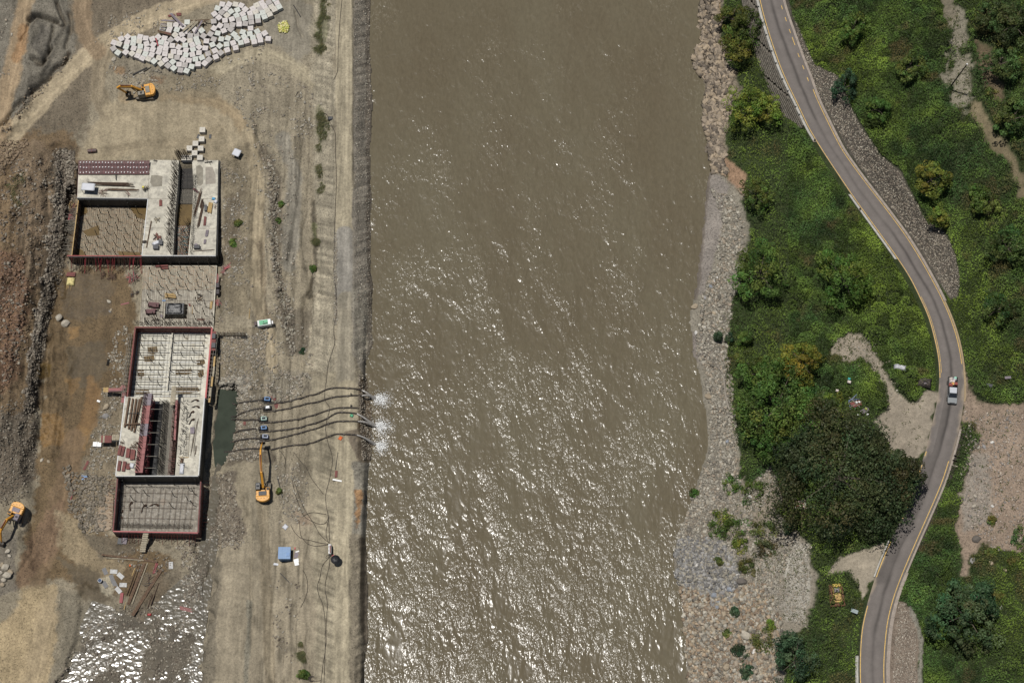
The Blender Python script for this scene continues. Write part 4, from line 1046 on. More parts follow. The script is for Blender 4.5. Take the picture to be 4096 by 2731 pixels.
# working side
STL = [
 ([(1000, 560), (1180, 600), (1180, 1200), (1250, 1450), (1090, 1480), (1080, 1250), (1060, 900)], 3000, .5),
 ([(880, 660), (990, 640), (1000, 1180), (890, 1280)], 2600, .5),
 ([(960, 290), (1230, 320), (1300, 420), (1240, 560), (1000, 540), (940, 400)], 2200, .5),
 ([(870, 1340), (1060, 1320), (1080, 1560), (900, 1560)], 3200, .36),
 ([(1060, 1480), (1270, 1500), (1200, 1580), (1060, 1620)], 1800, .42),
 ([(945, 1570), (1055, 1570), (1060, 1820), (890, 1860), (930, 1720)], 2400, .3),
 ([(850, 1900), (930, 1890), (960, 2060), (990, 2120), (950, 2190), (850, 2200)], 1800, .35),
 ([(430, 260), (720, 300), (980, 270), (1000, 220), (1080, 150), (1010, 330), (560, 400), (430, 320)], 1800, .5),
 ([(400, 60), (700, 20), (660, 120), (430, 180), (380, 160)], 900, .55),
 ([(420, 1560), (520, 1560), (480, 1750), (455, 2120), (360, 2150), (300, 2080), (360, 1800)], 2300, .38),
 ([(450, 1330), (510, 1300), (500, 1560), (430, 1560)], 900, .35),
 ([(230, 600), (300, 600), (300, 760), (200, 1060), (150, 1330), (100, 1640), (100, 1500), (190, 1000)], 3600, .25),
 ([(0, 640), (230, 620), (190, 1000), (90, 1400), (0, 1600)], 2600, .5),
 ([(500, 2180), (640, 2200), (700, 2280), (560, 2320), (480, 2240)], 700, .45),
 ([(700, 2180), (800, 2160), (850, 2200), (800, 2400), (720, 2420), (740, 2280)], 1400, .3),
 ([(400, 2440), (720, 2400), (800, 2320), (790, 2731), (200, 2731)], 3600, .30),
 ([(1110, 1850), (1220, 1850), (1240, 2090), (1120, 2090)], 1000, .45),
 ([(1090, 2300), (1200, 2300), (1180, 2650), (1100, 2600)], 500, .5),
 ([(0, 30), (60, 0), (60, 300), (0, 300)], 400, .5),
]
for poly, n, thr in STL:
    dk = min(p[0] for p in poly) < 120 and poly[0][1] > 500
    wetp = poly[0][1] > 2170 or poly[0] == (850, 1900)
    stones('rubble', poly, n, .10, .62 if not dk else .85, DKS + (PALES[:1] if not dk else []) if (dk or wetp) else PALES + DKS[2:], 3.0, 18, .6, thr)
stones('embankment_gravel', [(1415, -20), (1480, -20), (1482, 600), (1485, 1450), (1430, 1450), (1418, 900)], 3600, .08, .34, PALES + DKS[2:], 2.6, 4, .6)
stones('embankment_gravel', [(1335, 930), (1350, 930), (1348, 1300), (1336, 1300)], 700, .1, .4, PALES, 2.2, 4)
stones('embankment_gravel', [(1432, 1500), (1488, 1500), (1490, 1840), (1450, 1840)], 1300, .12, .5, DKS, 2.2, 4)
stones('sump_stones', [(868, 1520), (1000, 1500), (1010, 1560), (940, 1570), (880, 1560)], 500, .3, 1.0, PALES, 1.5, 8)

# torn clods of the excavated bank
for poly, n, a, b_, cols in [([(215, 590), (300, 600), (300, 760), (275, 1040), (220, 1190), (180, 1330), (160, 1500), (135, 1640), (95, 1660), (120, 1450), (150, 1250), (190, 1050), (215, 850)], 3000, .12, .6, [(.14, .12, .095), (.08, .066, .05), (.19, .165, .13)]),
                           ([(0, 620), (225, 600), (215, 850), (160, 1150), (110, 1400), (60, 1600), (0, 1650)], 1500, .12, .5, [(.21, .155, .10), (.13, .09, .058), (.17, .13, .095)]),
                           ([(0, 1000), (100, 1030), (110, 1200), (60, 1480), (0, 1560)], 900, .15, .7, [(.19, .12, .08), (.13, .085, .06)]),
                           ([(0, 1620), (150, 1560), (150, 1900), (90, 2000), (0, 2030)], 1300, .12, .55, [(.17, .145, .11), (.10, .085, .065), (.22, .195, .155)]),
                           ([(275, 215), (287, 235), (200, 335), (110, 435), (20, 530), (8, 510), (90, 410), (190, 310)], 240, .15, .6, [(.17, .13, .09), (.2, .17, .13)]),
                           ([(250, 1860), (330, 1900), (440, 1900), (430, 2120), (330, 2130), (280, 2050)], 800, .2, .9, [(.21, .18, .14), (.15, .13, .1)]),
                           ([(1070, 640), (1120, 760), (1110, 950), (1130, 1100), (1180, 1300), (1170, 1420), (1130, 1300), (1085, 1050), (1080, 860)], 1300, .15, .7, [(.13, .11, .085), (.2, .17, .13), (.27, .25, .2)]),
                           ([(0, 560), (120, 560), (60, 640), (0, 700)], 300, .25, .8, [(.2, .15, .1)])]:
    stones('earth_clods', poly, n, a, b_, cols, 1.8, 10, .75)

# countable boulders: each its own thing
def boulder_mesh(seed):
    r = np.random.default_rng(seed)
    import bmesh
    bm = bmesh.new(); bmesh.ops.create_icosphere(bm, subdivisions=2, radius=.5)
    pl = [(Vector(r.normal(size=3)).normalized(), r.uniform(.30, .44)) for _ in range(9)]
    for v in bm.verts:
        for nrm, d in pl:
            t = v.co.dot(nrm)
            if t > d: v.co -= nrm * (t - d)
        v.co *= 1 + r.uniform(-.02, .02)
    me = bpy.data.meshes.new('boulder'); bm.to_mesh(me); bm.free(); return me
BM = [boulder_mesh(s) for s in range(6)]
BMAT = {k: mat('boulder_' + k, c, .9, 0, .35, 1.5, (.12, .1, .08), .1, .04) for k, c in
        dict(pale=(.40, .36, .29), grey=(.25, .24, .23), blue=(.24, .26, .29), tan=(.33, .27, .19), white=(.58, .56, .52), dark=(.12, .105, .09)).items()}
def boulder(px, py, w, kind, label, h=.6, asp=.75, rot=None, group=None):
    o = bpy.data.objects.new('boulder', BM[random.randrange(6)].copy()); COL.objects.link(o)
    o.data.materials.append(BMAT[kind])
    g = G(px, py); s = w / 19.5
    o.location = g + Vector((0, 0, s * h * .18)); o.scale = (s, s * asp, s * h)
    o.rotation_euler = (0, 0, random.uniform(0, 6) if rot is None else rot)
    return tag(o, label, 'boulder', group)
boulder(236, 1273, 36, 'pale', 'upper of the two big pale boulders in the muddy pit', .8, .9, 1.2)
boulder(266, 1296, 44, 'pale', 'lower, wider of the two big pale boulders in the muddy pit', .8, .75, .3)
boulder(423, 1628, 34, 'tan', 'angular brown slab boulder left of the lower pier', .5, .75, 1.1)
boulder(425, 1664, 34, 'grey', 'rough grey boulder just below the brown slab boulder', .5, .7, .2)
boulder(436, 1206, 22, 'pale', 'pale flat stone left of the rebar deck', .5, .7)
boulder(445, 1240, 16, 'tan', 'small tan stone under the pale flat stone by the rebar deck', .5, .7)
boulder(440, 1246, 14, 'grey', 'small grey wet stone left of the framed bay', .5, .7)
boulder(456, 238, 26, 'pale', 'pale lumpy rock at the west tip of the cube field', .6, .8)
boulder(488, 138, 20, 'pale', 'tan stone block at the top west tip of the cube field', .9, .8)
boulder(168, 1840, 20, 'pale', 'pale wedge rock on the mud beside the haul road', .5, .7)
boulder(195, 1846, 18, 'tan', 'tan wedge rock right of the pale wedge rock', .5, .7)
for i, (x, y, w) in enumerate([(8, 2257, 22), (25, 2268, 38), (4, 2290, 20), (44, 2288, 28), (30, 2300, 40), (14, 2318, 26), (8, 2338, 24), (30, 2205, 24), (38, 2222, 18)]):
    boulder(x, y, w, 'pale' if i % 3 else 'tan', ('topmost left', 'large upper', 'small left edge', 'upper right', 'largest middle', 'lower middle', 'lowest', 'lone upper', 'second lone')[i] + ' quarry block of the heap at the left picture edge', .7, .8, group='quarry blocks heaped at the left edge')
for x, y, w, k, lab in [(2776, 1228, 34, 'tan', 'long tan boulder at the water edge of the cobble beach'), (2818, 1311, 16, 'white', 'white stone on the cobble beach above the wet sand'),
    (2783, 1332, 20, 'white', 'white wedge stone at the waterline above the wet sand'), (2857, 1124, 14, 'white', 'upper white stone of three by the sand spit'), (2869, 1110, 12, 'white', 'small white stone of three by the sand spit'),
    (2842, 1145, 20, 'blue', 'blue-grey stone below the white stones at the sand spit'), (2855, 1252, 22, 'tan', 'tan angular boulder in the upper cobble beach'), (2835, 1586, 34, 'tan', 'long tan boulder half buried near the dead tree'),
    (2910, 1765, 18, 'blue', 'blue-grey stone at the right side of the lower cobble beach'), (2820, 1190, 18, 'grey', 'dark grey stone just under the sand spit'),
    (3000, 1986, 18, 'white', 'white block among bushes above the sandy clearing'), (2785, 2259, 20, 'white', 'white boulder in the grey scree'), (2947, 2299, 18, 'white', 'white boulder beside the rusty patch'),
    (2858, 2380, 30, 'blue', 'pale blue slab boulder on the scree'), (2887, 2369, 26, 'grey', 'grey slab right of the pale blue slab'), (2920, 2358, 28, 'blue', 'dark slate boulder near the rusty patch'), (2878, 2408, 22, 'blue', 'small blue slab below the pale blue slab'),
    (2870, 2427, 22, 'blue', 'lowest blue slab over the sandy scree'), (2806, 2376, 20, 'grey', 'grey stone at the top left of the sandy scree'), (2968, 2325, 44, 'dark', 'rust-brown boulder above the sandy scree'),
    (2983, 2538, 50, 'pale', 'largest pale boulder in the sandy scree'), (2893, 2455, 32, 'tan', 'brown boulder left of the small round bush'), (3015, 2605, 24, 'white', 'white boulder right of the round dark shrub'),
    (2900, 2594, 24, 'pale', 'pale boulder left of the round dark shrub'), (2905, 2665, 34, 'tan', 'tan boulder at the foot of the sandy scree'), (2850, 2464, 16, 'white', 'small white stone at the left of the sandy scree'),
    (3127, 2632, 22, 'tan', 'tan stone beside the lower bushes'), (2998, 2720, 22, 'pale', 'pale stone at the picture bottom under the second round shrub'),
    (3907, 2156, 40, 'dark', 'big dark boulder in the stony field'), (3890, 2240, 30, 'grey', 'flat grey rock near the bushes of the stony field'), (3962, 2252, 24, 'tan', 'tan rock in the lower stony field'), (3970, 2024, 16, 'white', 'white block in the stony field'),
    (3896, 2022, 20, 'pale', 'pale flat rock in the upper stony field'), (3900, 1985, 18, 'pale', 'pale rock at the head of the stony field'), (3968, 1770, 18, 'white', 'white rubble by the grass strip near the junction'), (3905, 1773, 14, 'pale', 'pale stone at the tip of the grass strip'),
    (3912, 1790, 20, 'pale', 'pale stone leaning in the grass strip'), (3935, 1788, 22, 'grey', 'grey stone right of the grass strip'), (4005, 2430, 18, 'white', 'white stone under the dark tree at lower right'), (4020, 2280, 18, 'tan', 'tan stone at the right of the stony field')]:
    boulder(x, y, w, k, lab)
boulder(955, 238 / 1.0, 12, 'pale', 'small broken stone below the cube field'); 
for x, y, w_ in ((912, 235, 'upper left'), (925, 244, 'right'), (918, 252, 'lowest')):
    boulder(x, y, 15, 'pale', w_ + ' broken pale rubble lump below the cube field', .6, group='rubble lumps below the cube field')

# ================================================================ FOLIAGE
def leaf_material():
    m, n, l, b = nodes_of('leaves')
    at = n.new('ShaderNodeAttribute'); at.attribute_name = 'Col'
    l.new(at.outputs['Color'], b.inputs['Base Color'])
    b.inputs['Roughness'].default_value = .6; b.inputs['Specular IOR Level'].default_value = .25
    tr = n.new('ShaderNodeBsdfTranslucent')
    mm = mixc(n, l, 'MULTIPLY', 1.0, at.outputs['Color'], (1.3, 1.5, .6)); l.new(mm, tr.inputs['Color'])
    ms = n.new('ShaderNodeMixShader'); ms.inputs[0].default_value = .22
    l.new(b.outputs[0], ms.inputs[1]); l.new(tr.outputs[0], ms.inputs[2])
    l.new(ms.outputs[0], n['Material Output'].inputs['Surface'])
    return m
M_LEAF = leaf_material()
M_BARK = mat('bark', (.13, .105, .08), .95, 0, .4, 3, None, 0, .03)
def cards(C, N, size, col, asp=.62):
    """leaf clusters as pointed quads at C facing N"""
    n = len(C)
    N = N / (np.linalg.norm(N, axis=1, keepdims=True) + 1e-9)
    r = RNG.normal(size=(n, 3)); T = np.cross(N, r); T /= (np.linalg.norm(T, axis=1, keepdims=True) + 1e-9); B = np.cross(N, T)
    s = (size / 2)[:, None]
    V = np.stack([C - T * s, C - B * s * asp + N * s * .15, C + T * s, C + B * s * asp + N * s * .1], 1).reshape(-1, 3)
    F = np.arange(n * 4).reshape(n, 4)
    return V, F, np.repeat(col, 4, axis=0)
def green(n, base, jit=.22):
    c = np.array(base)[None] * RNG.uniform(1 - jit, 1 + jit, (n, 1))
    c[:, 0] *= RNG.uniform(.8, 1.25, n); return c
def crown_cards(r, h, nclump, per, base, size, low=.0):
    """leaf clumps through a lobed crown; origin at the crown's centre height"""
    u = RNG.uniform(low, 1, nclump); ph = RNG.uniform(0, 2 * np.pi, nclump)
    rad = np.sqrt(1 - u ** 2) * RNG.uniform(.72, 1.0, nclump)
    lobes = 1 + .14 * np.sin(ph * 3 + RNG.uniform(0, 6)) + .10 * np.sin(ph * 7 + RNG.uniform(0, 6))
    cc = np.stack([rad * np.cos(ph) * r * lobes, rad * np.sin(ph) * r * lobes, u * h * RNG.uniform(.75, 1.05, nclump)], 1)
    lob = RNG.normal(size=(max(5, int(r * 2.2)), 3)); lob[:, 2] = np.abs(lob[:, 2]); lob /= np.linalg.norm(lob, axis=1, keepdims=True)
    dn = cc / np.array([r, r, h]); dn /= np.linalg.norm(dn, axis=1, keepdims=True) + 1e-6
    nr_ = dn @ lob.T; near = nr_.max(1); li = nr_.argmax(1); lt = RNG.uniform(.62, 1.5, len(lob)); ly = RNG.uniform(.8, 1.35, len(lob))
    cc *= (.66 + .44 * smooth(.70, .99, near))[:, None]
    cr = RNG.uniform(.07, .17, nclump) * r + .28
    cid = np.repeat(np.arange(nclump), per); n = len(cid)
    d = RNG.normal(size=(n, 3)); d[:, 2] = np.abs(d[:, 2]) * .8 - .15; d /= np.linalg.norm(d, axis=1, keepdims=True)
    q = RNG.uniform(.55, 1.0, n) ** .6
    C = cc[cid] + d * (cr[cid] * q)[:, None] * np.array([1, 1, .75])
    N = d * 1.0 + RNG.normal(size=(n, 3)) * .38 + np.array([0, 0, .22])
    tint = (green(nclump, base, .3) * lt[li][:, None] * np.stack([ly[li], np.ones(nclump), np.ones(nclump)], 1))[cid] * RNG.uniform(.7, 1.3, (n, 1)) * 1.25
    return cards(C, N, RNG.uniform(.7, 1.3, n) * size, tint)
def tree(px, py, r, h, base, label, name='tree', size=.42, dens=1.0, group=None, cat='tree', trunkh=None, low=-.15, limbs=5):
    """px, py: where the photograph shows the middle of the crown"""
    if name == 'tree': h *= 1.45
    z = float(H(np.array([P(px, py, 0).x]), np.array([P(px, py, 0).y]))[0])
    for _ in range(3):
        p = P(px, py, z + h * .6); z = float(H(np.array([p.x]), np.array([p.y]))[0])
    root = thing(name, (p.x, p.y, z), label, cat, group)
    th = h * .45 if trunkh is None else trunkh
    MB().tube([(0, 0, -.3), (.08 * r, .05 * r, th * .5), (0, .08 * r, th + h * .2)], .05 * r + .06, 7, True, .02 * r + .03).build('trunk', M_BARK, root)
    for k in range(limbs):
        a = k * 2 * math.pi / max(1, limbs) + random.uniform(-.3, .3)
        MB().tube([(0, .03 * r, th * .7), (math.cos(a) * r * .35, math.sin(a) * r * .35, th + h * .12), (math.cos(a) * r * .75, math.sin(a) * r * .75, th + h * .2)], .022 * r + .03, 5, True, .02).build('limb', M_BARK, root)
    ncl = int(26 + r * r * 2.6 * dens); per = int(56)
    V, F, C = crown_cards(r, h - th * .9, ncl, per, base, size, low)
    V[:, 2] += th * .85
    o = link(bpy.data.objects.new('crown', np_mesh('crown', V, F, M_LEAF, C)), root); o['kind'] = 'stuff'
    return root
def shrub(px, py, r, h, base, label, group=None, size=.28, name='shrub'):
    g = G(px, py)
    V, F, C = crown_cards(r, h, int(10 + r * 12), 34, base, size, -.05)
    V[:, 2] += .1
    root = thing(name, g, label, 'bush', group)
    MB().tube([(0, 0, -.2), (0, 0, h * .7)], .05, 5, True, .02).build('stem', M_BARK, root)
    o = link(bpy.data.objects.new('foliage', np_mesh('foliage', V, F, M_LEAF, C)), root); o['kind'] = 'stuff'
    return root
G_DARK = (.030, .050, .020); G_MID = (.050, .088, .018); G_LITE = (.085, .125, .020); G_YEL = (.145, .145, .022); G_BLUE = (.028, .058, .028); G_OLV = (.070, .085, .022)
tree(3370, 1890, 12.2, 17, (.032, .046, .018), 'giant dark green tree overhanging the road near the bulldozer', 'banyan_tree', .44, 1.15, trunkh=8)
tree(3560, 1900, 5.5, 12, (.036, .046, .018), 'dark outer crown of the giant tree hanging over the asphalt', 'banyan_tree', .46, 1.2, trunkh=7)
tree(3115, 1610, 7.6, 9, G_MID, 'wide mid green tree below the yellow-green tree beside the beach', size=.42)
tree(3230, 1680, 5.4, 8, G_MID, 'green tree between the wide tree and the giant tree', size=.42)
tree(3040, 1480, 4.6, 7, G_MID, 'green tree at the upper left of the riverside grove', size=.40)
tree(3080, 1740, 4.6, 7, G_MID, 'green tree at the lower left of the riverside grove', size=.40)
tree(3205, 1445, 4.0, 7, G_YEL, 'yellow-green tree at the top of the riverside grove', size=.34, dens=1.3)
tree(3330, 1620, 2.4, 4, G_LITE, 'small light green tree on the right fringe of the riverside grove', size=.32)
tree(3385, 1110, 5.4, 8, (.05, .09, .016), 'bright rounded tree left of the road bend', size=.38, dens=1.2)
tree(3045, 1085, 5.6, 7, (.048, .088, .018), 'spreading green tree above the cobble beach near mid right', size=.38)
tree(3025, 775, 3.2, 6, G_MID, 'slender leaning tree casting a dark shadow on the beach edge', size=.36)
tree(2990, 420, 4.4, 6, G_LITE, 'light green tree over the pale foreshore rocks', size=.36, dens=1.2)
tree(3070, 440, 3.2, 5, G_LITE, 'light green tree just left of the retaining wall foot', size=.34)
tree(2950, 200, 3.6, 5, (.06, .085, .016), 'olive green tree under the retaining wall', size=.34)
tree(2930, 60, 3.4, 5, (.055, .08, .016), 'green tree at the top edge above the foreshore', size=.34)
tree(2990, 115, 3.6, 5, (.05, .08, .016), 'green tree between the masonry wall and foreshore', size=.34)
tree(3735, 705, 3.6, 6, (.10, .115, .020), 'yellow-olive round tree above the cobbled slope', size=.34, dens=1.3)
tree(3765, 865, 2.3, 4, (.085, .11, .02), 'small yellow-green tree at the cobbled slope edge', size=.32)
tree(3870, 2450, 6.2, 8, (.036, .062, .026), 'large feathery dark tree at lower right', size=.46, dens=1.1)
tree(3180, 2640, 4.2, 5, G_BLUE, 'blue-green bushy tree at the picture bottom by the scree', size=.34)
tree(3165, 2570, 2.6, 4, G_BLUE, 'smaller blue-green tree above the bottom bushy tree', size=.32)
tree(3380, 340, 3.0, 4, G_BLUE, 'dark bushy tree at the top end of the cobbled slope', size=.34)
tree(3420, 100, 3.4, 4, G_MID, 'green tree on the hillside near the top edge', size=.34)
tree(3640, 260, 3.2, 4, (.055, .08, .018), 'green tree on the upper hillside left of the bare scar', size=.34)
tree(4010, 240, 4.2, 5, (.042, .065, .018), 'dark green tree right of the bare scar', size=.36)
tree(4060, 90, 4.6, 5, (.038, .058, .018), 'dark green tree in the top right corner', size=.36)
tree(3960, 60, 3.4, 5, (.040, .060, .018), 'dark tree left of the top right corner tree', size=.36)
tree(4060, 460, 4.0, 5, (.045, .07, .018), 'green tree on the right edge under the bare scar', size=.36)
tree(3520, 430, 2.8, 4, G_MID, 'green tree on the hill above the cobbled slope top', size=.34)
tree(4040, 980, 3.8, 5, (.036, .07, .018), 'dense green tree at the right edge beyond the bend', size=.36)
tree(3930, 800, 3.0, 4, G_MID, 'green tree on the slope right of the yellow-olive tree', size=.34)
tree(3990, 1230, 3.6, 4, (.035, .066, .018), 'dark green tree right of the road above the pickup', size=.36)
tree(2600 + 270, 1345, .9, 3, G_BLUE, 'small conical tree at the back of the cobble beach', 'conical_tree', .24, 2, limbs=0)
tree(2916, 1350, .8, 3, G_BLUE, 'small conical tree beside its twin on the beach back', 'conical_tree', .24, 2, limbs=0)
tree(2985, 1350, 1.5, 4, G_MID, 'narrow green tree right of the two conical trees', 'conical_tree', .26, 1.6, limbs=0)
for x, y, r, h, c, lab in [(2775, 1972, 1.0, 1.2, G_MID, 'lone round bush at the water edge of the beach'), (2958, 2604, 1.6, 1.6, G_BLUE, 'round dark shrub on the sandy scree'), (2986, 2684, 1.6, 1.6, G_BLUE, 'second round dark shrub below the first'),
    (2937, 2444, 1.0, 1.1, G_BLUE, 'small dark shrub in the middle of the sandy scree'), (2925, 1945, 2.2, 1.8, G_MID, 'green bush above the sandy clearing, leftmost'), (3020, 1960, 2.8, 1.6, G_MID, 'green bush directly above the sandy clearing'),
    (2880, 2095, 2.8, 1.6, G_LITE, 'light bush at the left of the clearing'), (2940, 2120, 3.2, 2, G_MID, 'thick bush cluster left of the sandy clearing'), (2960, 2180, 1.8, 1.4, G_LITE, 'yellow-green bush below the thick bush cluster'),
    (3055, 2125, 2.9, 1.8, G_OLV, 'olive bush below the sandy clearing'), (3060, 2200, 2.2, 1.4, (.06, .06, .025), 'dull olive scrub below the olive bush'), (2985, 2270, 1.8, 1.2, G_OLV, 'olive tuft above the sandy scree'),
    (3155, 2110, 1.5, 1.5, G_DARK, 'dark bush beside the white gravel strip'), (3060, 2560, 2.6, 1.5, G_OLV, 'olive bush between scree and blue-green trees'), (3085, 2500, 1.2, 1.2, G_LITE, 'small light bush at the foot of the gravel strip'),
    (2875, 2245, .8, .8, G_OLV, 'little bush in the grey scree'), (2905, 2535, .8, .8, G_OLV, 'little bush in the sandy scree'), (3965, 2080, 1.0, .8, G_OLV, 'small olive shrub in the stony field'), (3960, 2210, .9, .8, G_OLV, 'small shrub lower in the stony field'),
    (4085, 2160, 2.4, 1.6, (.05, .075, .02), 'green shrub at the right edge of the stony field'), (4060, 2240, 1.2, .8, G_OLV, 'olive shrub below the right edge shrub'), (3990, 2385, 1.4, 1, G_OLV, 'low olive bush at the right of the dark tree'),
    (3960, 370, 1.3, 1.2, G_OLV, 'shrub inside the bare hillside scar'), (1213, 2698, 1.0, .8, G_MID, 'bright green bush on the embankment ground at the bottom'), (1229, 2704, .6, .5, G_MID, 'small green bush touching the bottom bright bush'),
    (935, 700 / 1.0, .01, .01, G_MID, None), (1126, 818, .5, .5, G_MID, 'tiny bush in the drainage ditch'), (1114, 884, .5, .5, G_MID, 'tiny bush lower in the drainage ditch'), (1254, 1075, .7, .7, G_MID, 'small bush by the embankment toe puddle'),
    (951, 895, .8, .6, G_OLV, 'weed clump right of the upper pier'), (932, 975, .7, .6, G_MID, 'weed clump low on the upper pier right side'), (1215, 1408, .7, .5, G_BLUE, 'weed clump in the ditch end'), (1115, 1965, .6, .5, G_OLV, 'small weed by the long excavator')]:
    if lab: shrub(x, y, r, h, c, lab)

# undergrowth: bush domes from a jittered lattice, leaves over their skins
def undergrowth(name, x0, x1, y0, y1, n, label):
    x = RNG.uniform(x0, x1, n); y = RNG.uniform(y0, y1, n)
    X, Y, Z = Gv(x, y)
    c, w = paint(x, y, X, Y, RP, (.030, .042, .014))
    k = (c[:, 1] > c[:, 0] * 1.08) & (seg_dist(X, Y, RC) > 2.95)
    d3 = seg_dist(X, Y, RC)
    k &= ~((y < 500) & (x < 3300) & (d3 < 5.6) & (x < np.interp(y, [p[1] for p in ROAD_L], [p[0] for p in ROAD_L]) + 5) & (x > np.interp(y, [p[1] for p in ROAD_L], [p[0] for p in ROAD_L]) - 75))
    X, Y, Z, d3 = X[k], Y[k], Z[k], d3[k]; x, y = x[k], y[k]
    cell = 2.3
    gi = np.floor(X / cell).astype(int); gj = np.floor(Y / cell).astype(int)
    best = np.full(len(X), 9.0); hid = np.zeros(len(X), int); hh = np.zeros(len(X))
    for a in (-1, 0, 1):
        for b in (-1, 0, 1):
            ii, jj = gi + a, gj + b
            q1 = _T[ii & 255, jj & 255]; q2 = _T[(ii * 3 + 7) & 255, (jj * 5 + 1) & 255]; q3 = _T[(ii + 91) & 255, (jj * 7 + 31) & 255]
            cx = (ii + .15 + .7 * q1) * cell; cy = (jj + .15 + .7 * q2) * cell
            R = .8 + 1.35 * q3
            d = np.hypot(X - cx, Y - cy) / R
            m = d < best
            best[m] = d[m]; hid[m] = ((ii * 131 + jj * 17) & 65535)[m]; hh[m] = (R * (.8 + .8 * q1))[m]
    dome = np.sqrt(np.clip(1 - best ** 2, 0, 1)) * hh
    big = smooth(-.3, .6, fbm(X, Y, 9, 3, 101))
    low = smooth(.15, .7, fbm(X, Y, 7, 3, 121))
    dome *= (.3 + 1.1 * big) * (1 - .75 * low)
    dome *= smooth(2.9, 5.2, d3)
    zz = Z + .08 + dome * RNG.uniform(.72, 1.05, len(X)) + RNG.uniform(0, .22, len(X))
    tone = fbm(X, Y, 11, 4, 111); tone2 = fbm(X, Y, 3.5, 3, 113)
    t = np.clip(.5 + .55 * tone + .35 * tone2, 0, 1)[:, None]
    c0 = np.array((.036, .072, .022)); c1 = np.array((.110, .155, .026))
    col = c0 * (1 - t) + c1 * t
    col = col * (1 + .55 * low[:, None]) * np.array([1.0, 1.0, .9])
    q = _T[hid & 255, (hid >> 8) & 255][:, None]
    col = col * (.5 + 1.1 * q * (1 - .5 * low[:, None]) + .3 * low[:, None])
    dry = smooth(.45, .95, fbm(X, Y, 5, 4, 117) + smooth(3600, 4100, x) * .25)[:, None] * .8
    col = col * (1 - dry) + np.array((.105, .078, .034)) * dry
    col = col * RNG.uniform(.65, 1.35, (len(X), 1))
    sh = smooth(.35, 1.0, best)[:, None] * 0
    N = RNG.normal(size=(len(X), 3)) * .65 + np.array([0, 0, .55])
    V, F, C = cards(np.stack([X, Y, zz], 1), N, RNG.uniform(.18, .38, len(X)), np.clip(col * 1.1, .004, .5), .55)
    o = link(bpy.data.objects.new(name, np_mesh(name, V, F, M_LEAF, C))); o['kind'] = 'stuff'; o['label'] = label
    return o
undergrowth('undergrowth', 2850, 3800, -120, 2860, 190000, 'mixed green scrub between the river bank and road')
undergrowth('undergrowth', 3150, 4300, -140, 1640, 200000, 'dense green scrub covering the hillside right of the road')
undergrowth('undergrowth', 3560, 4300, 1640, 2880, 80000, 'green scrub around the stony field at lower right')
# rank grass at the embankment toe
def grass(name, poly, n, lean, label, base=(.095, .10, .045)):
    x, y = scatter(poly, n, 26); X, Y, Z = Gv(x, y)
    L = RNG.uniform(.5, 1.3, n); a = RNG.normal(lean, .5, n)
    D = np.stack([np.cos(a), np.sin(a), np.full(n, .45)], 1); D /= np.linalg.norm(D, axis=1, keepdims=True)
    S = np.stack([-np.sin(a), np.cos(a), np.zeros(n)], 1) * .035
    B = np.stack([X, Y, Z + .02], 1); T = B + D * L[:, None]
    V = np.stack([B - S, B + S, T + S * .3, T - S * .3], 1).reshape(-1, 3); F = np.arange(n * 4).reshape(n, 4)
    c = np.repeat(np.array(base)[None] * RNG.uniform(.5, 1.4, (n, 1)) * np.stack([RNG.uniform(.8, 1.3, n), np.ones(n), np.ones(n)], 1), 4, axis=0)
    o = link(bpy.data.objects.new(name, np_mesh(name, V, F, M_LEAF, c))); o['kind'] = 'stuff'; o['label'] = label
for poly, n in [([(1284, -10), (1300, -10), (1304, 60), (1298, 150), (1288, 235), (1280, 200), (1272, 110), (1280, 60)], 900), ([(1276, 425), (1286, 450), (1306, 520), (1282, 590), (1270, 580), (1272, 500)], 620),
                ([(1248, 895), (1272, 905), (1268, 960), (1250, 950)], 500), ([(1283, 670), (1302, 680), (1290, 760), (1280, 750)], 260), ([(1200, 2560), (1225, 2560), (1230, 2600), (1215, 2620), (1195, 2600)], 500), ([(50, 700), (85, 700), (80, 800), (50, 780)], 260)]:
    grass('rank_grass', poly, n, -2.2, 'tussocky olive grass on the working ground')

for poly, n in [([(3870, 1650), (4090, 1640), (4090, 2160), (3970, 2170), (3880, 2100)], 900), ([(3500, 1600), (3700, 1600), (3680, 1800), (3560, 1760)], 160), ([(3340, 1340), (3500, 1360), (3560, 1500), (3500, 1520), (3340, 1440)], 900),
                ([(3020, 2200), (3250, 2160), (3230, 2500), (3020, 2440)], 900), ([(2880, 1250), (2960, 1250), (2960, 1500), (2900, 1480)], 500), ([(3770, 40), (3850, 40), (3900, 450), (3800, 450)], 1300), ([(2950, 1900), (3120, 1900), (3140, 2300), (2900, 2300)], 1500)]:
    k0 = n // 7; cx, cy = scatter(poly, k0, 6)
    x = np.repeat(cx, 7) + RNG.normal(0, 5, k0 * 7); y = np.repeat(cy, 7) + RNG.normal(0, 5, k0 * 7)
    X, Y, Z = Gv(x, y); n_ = len(X)
    V, F, C = cards(np.stack([X, Y, Z + RNG.uniform(.05, .3, n_)], 1), RNG.normal(size=(n_, 3)) * .6 + np.array([0, 0, .6]), RNG.uniform(.15, .38, n_), green(n_, (.075, .09, .03), .5), .5)
    o = link(bpy.data.objects.new('weeds', np_mesh('weeds', V, F, M_LEAF, C))); o['kind'] = 'stuff'; o['label'] = 'small weeds dotted over stony ground'
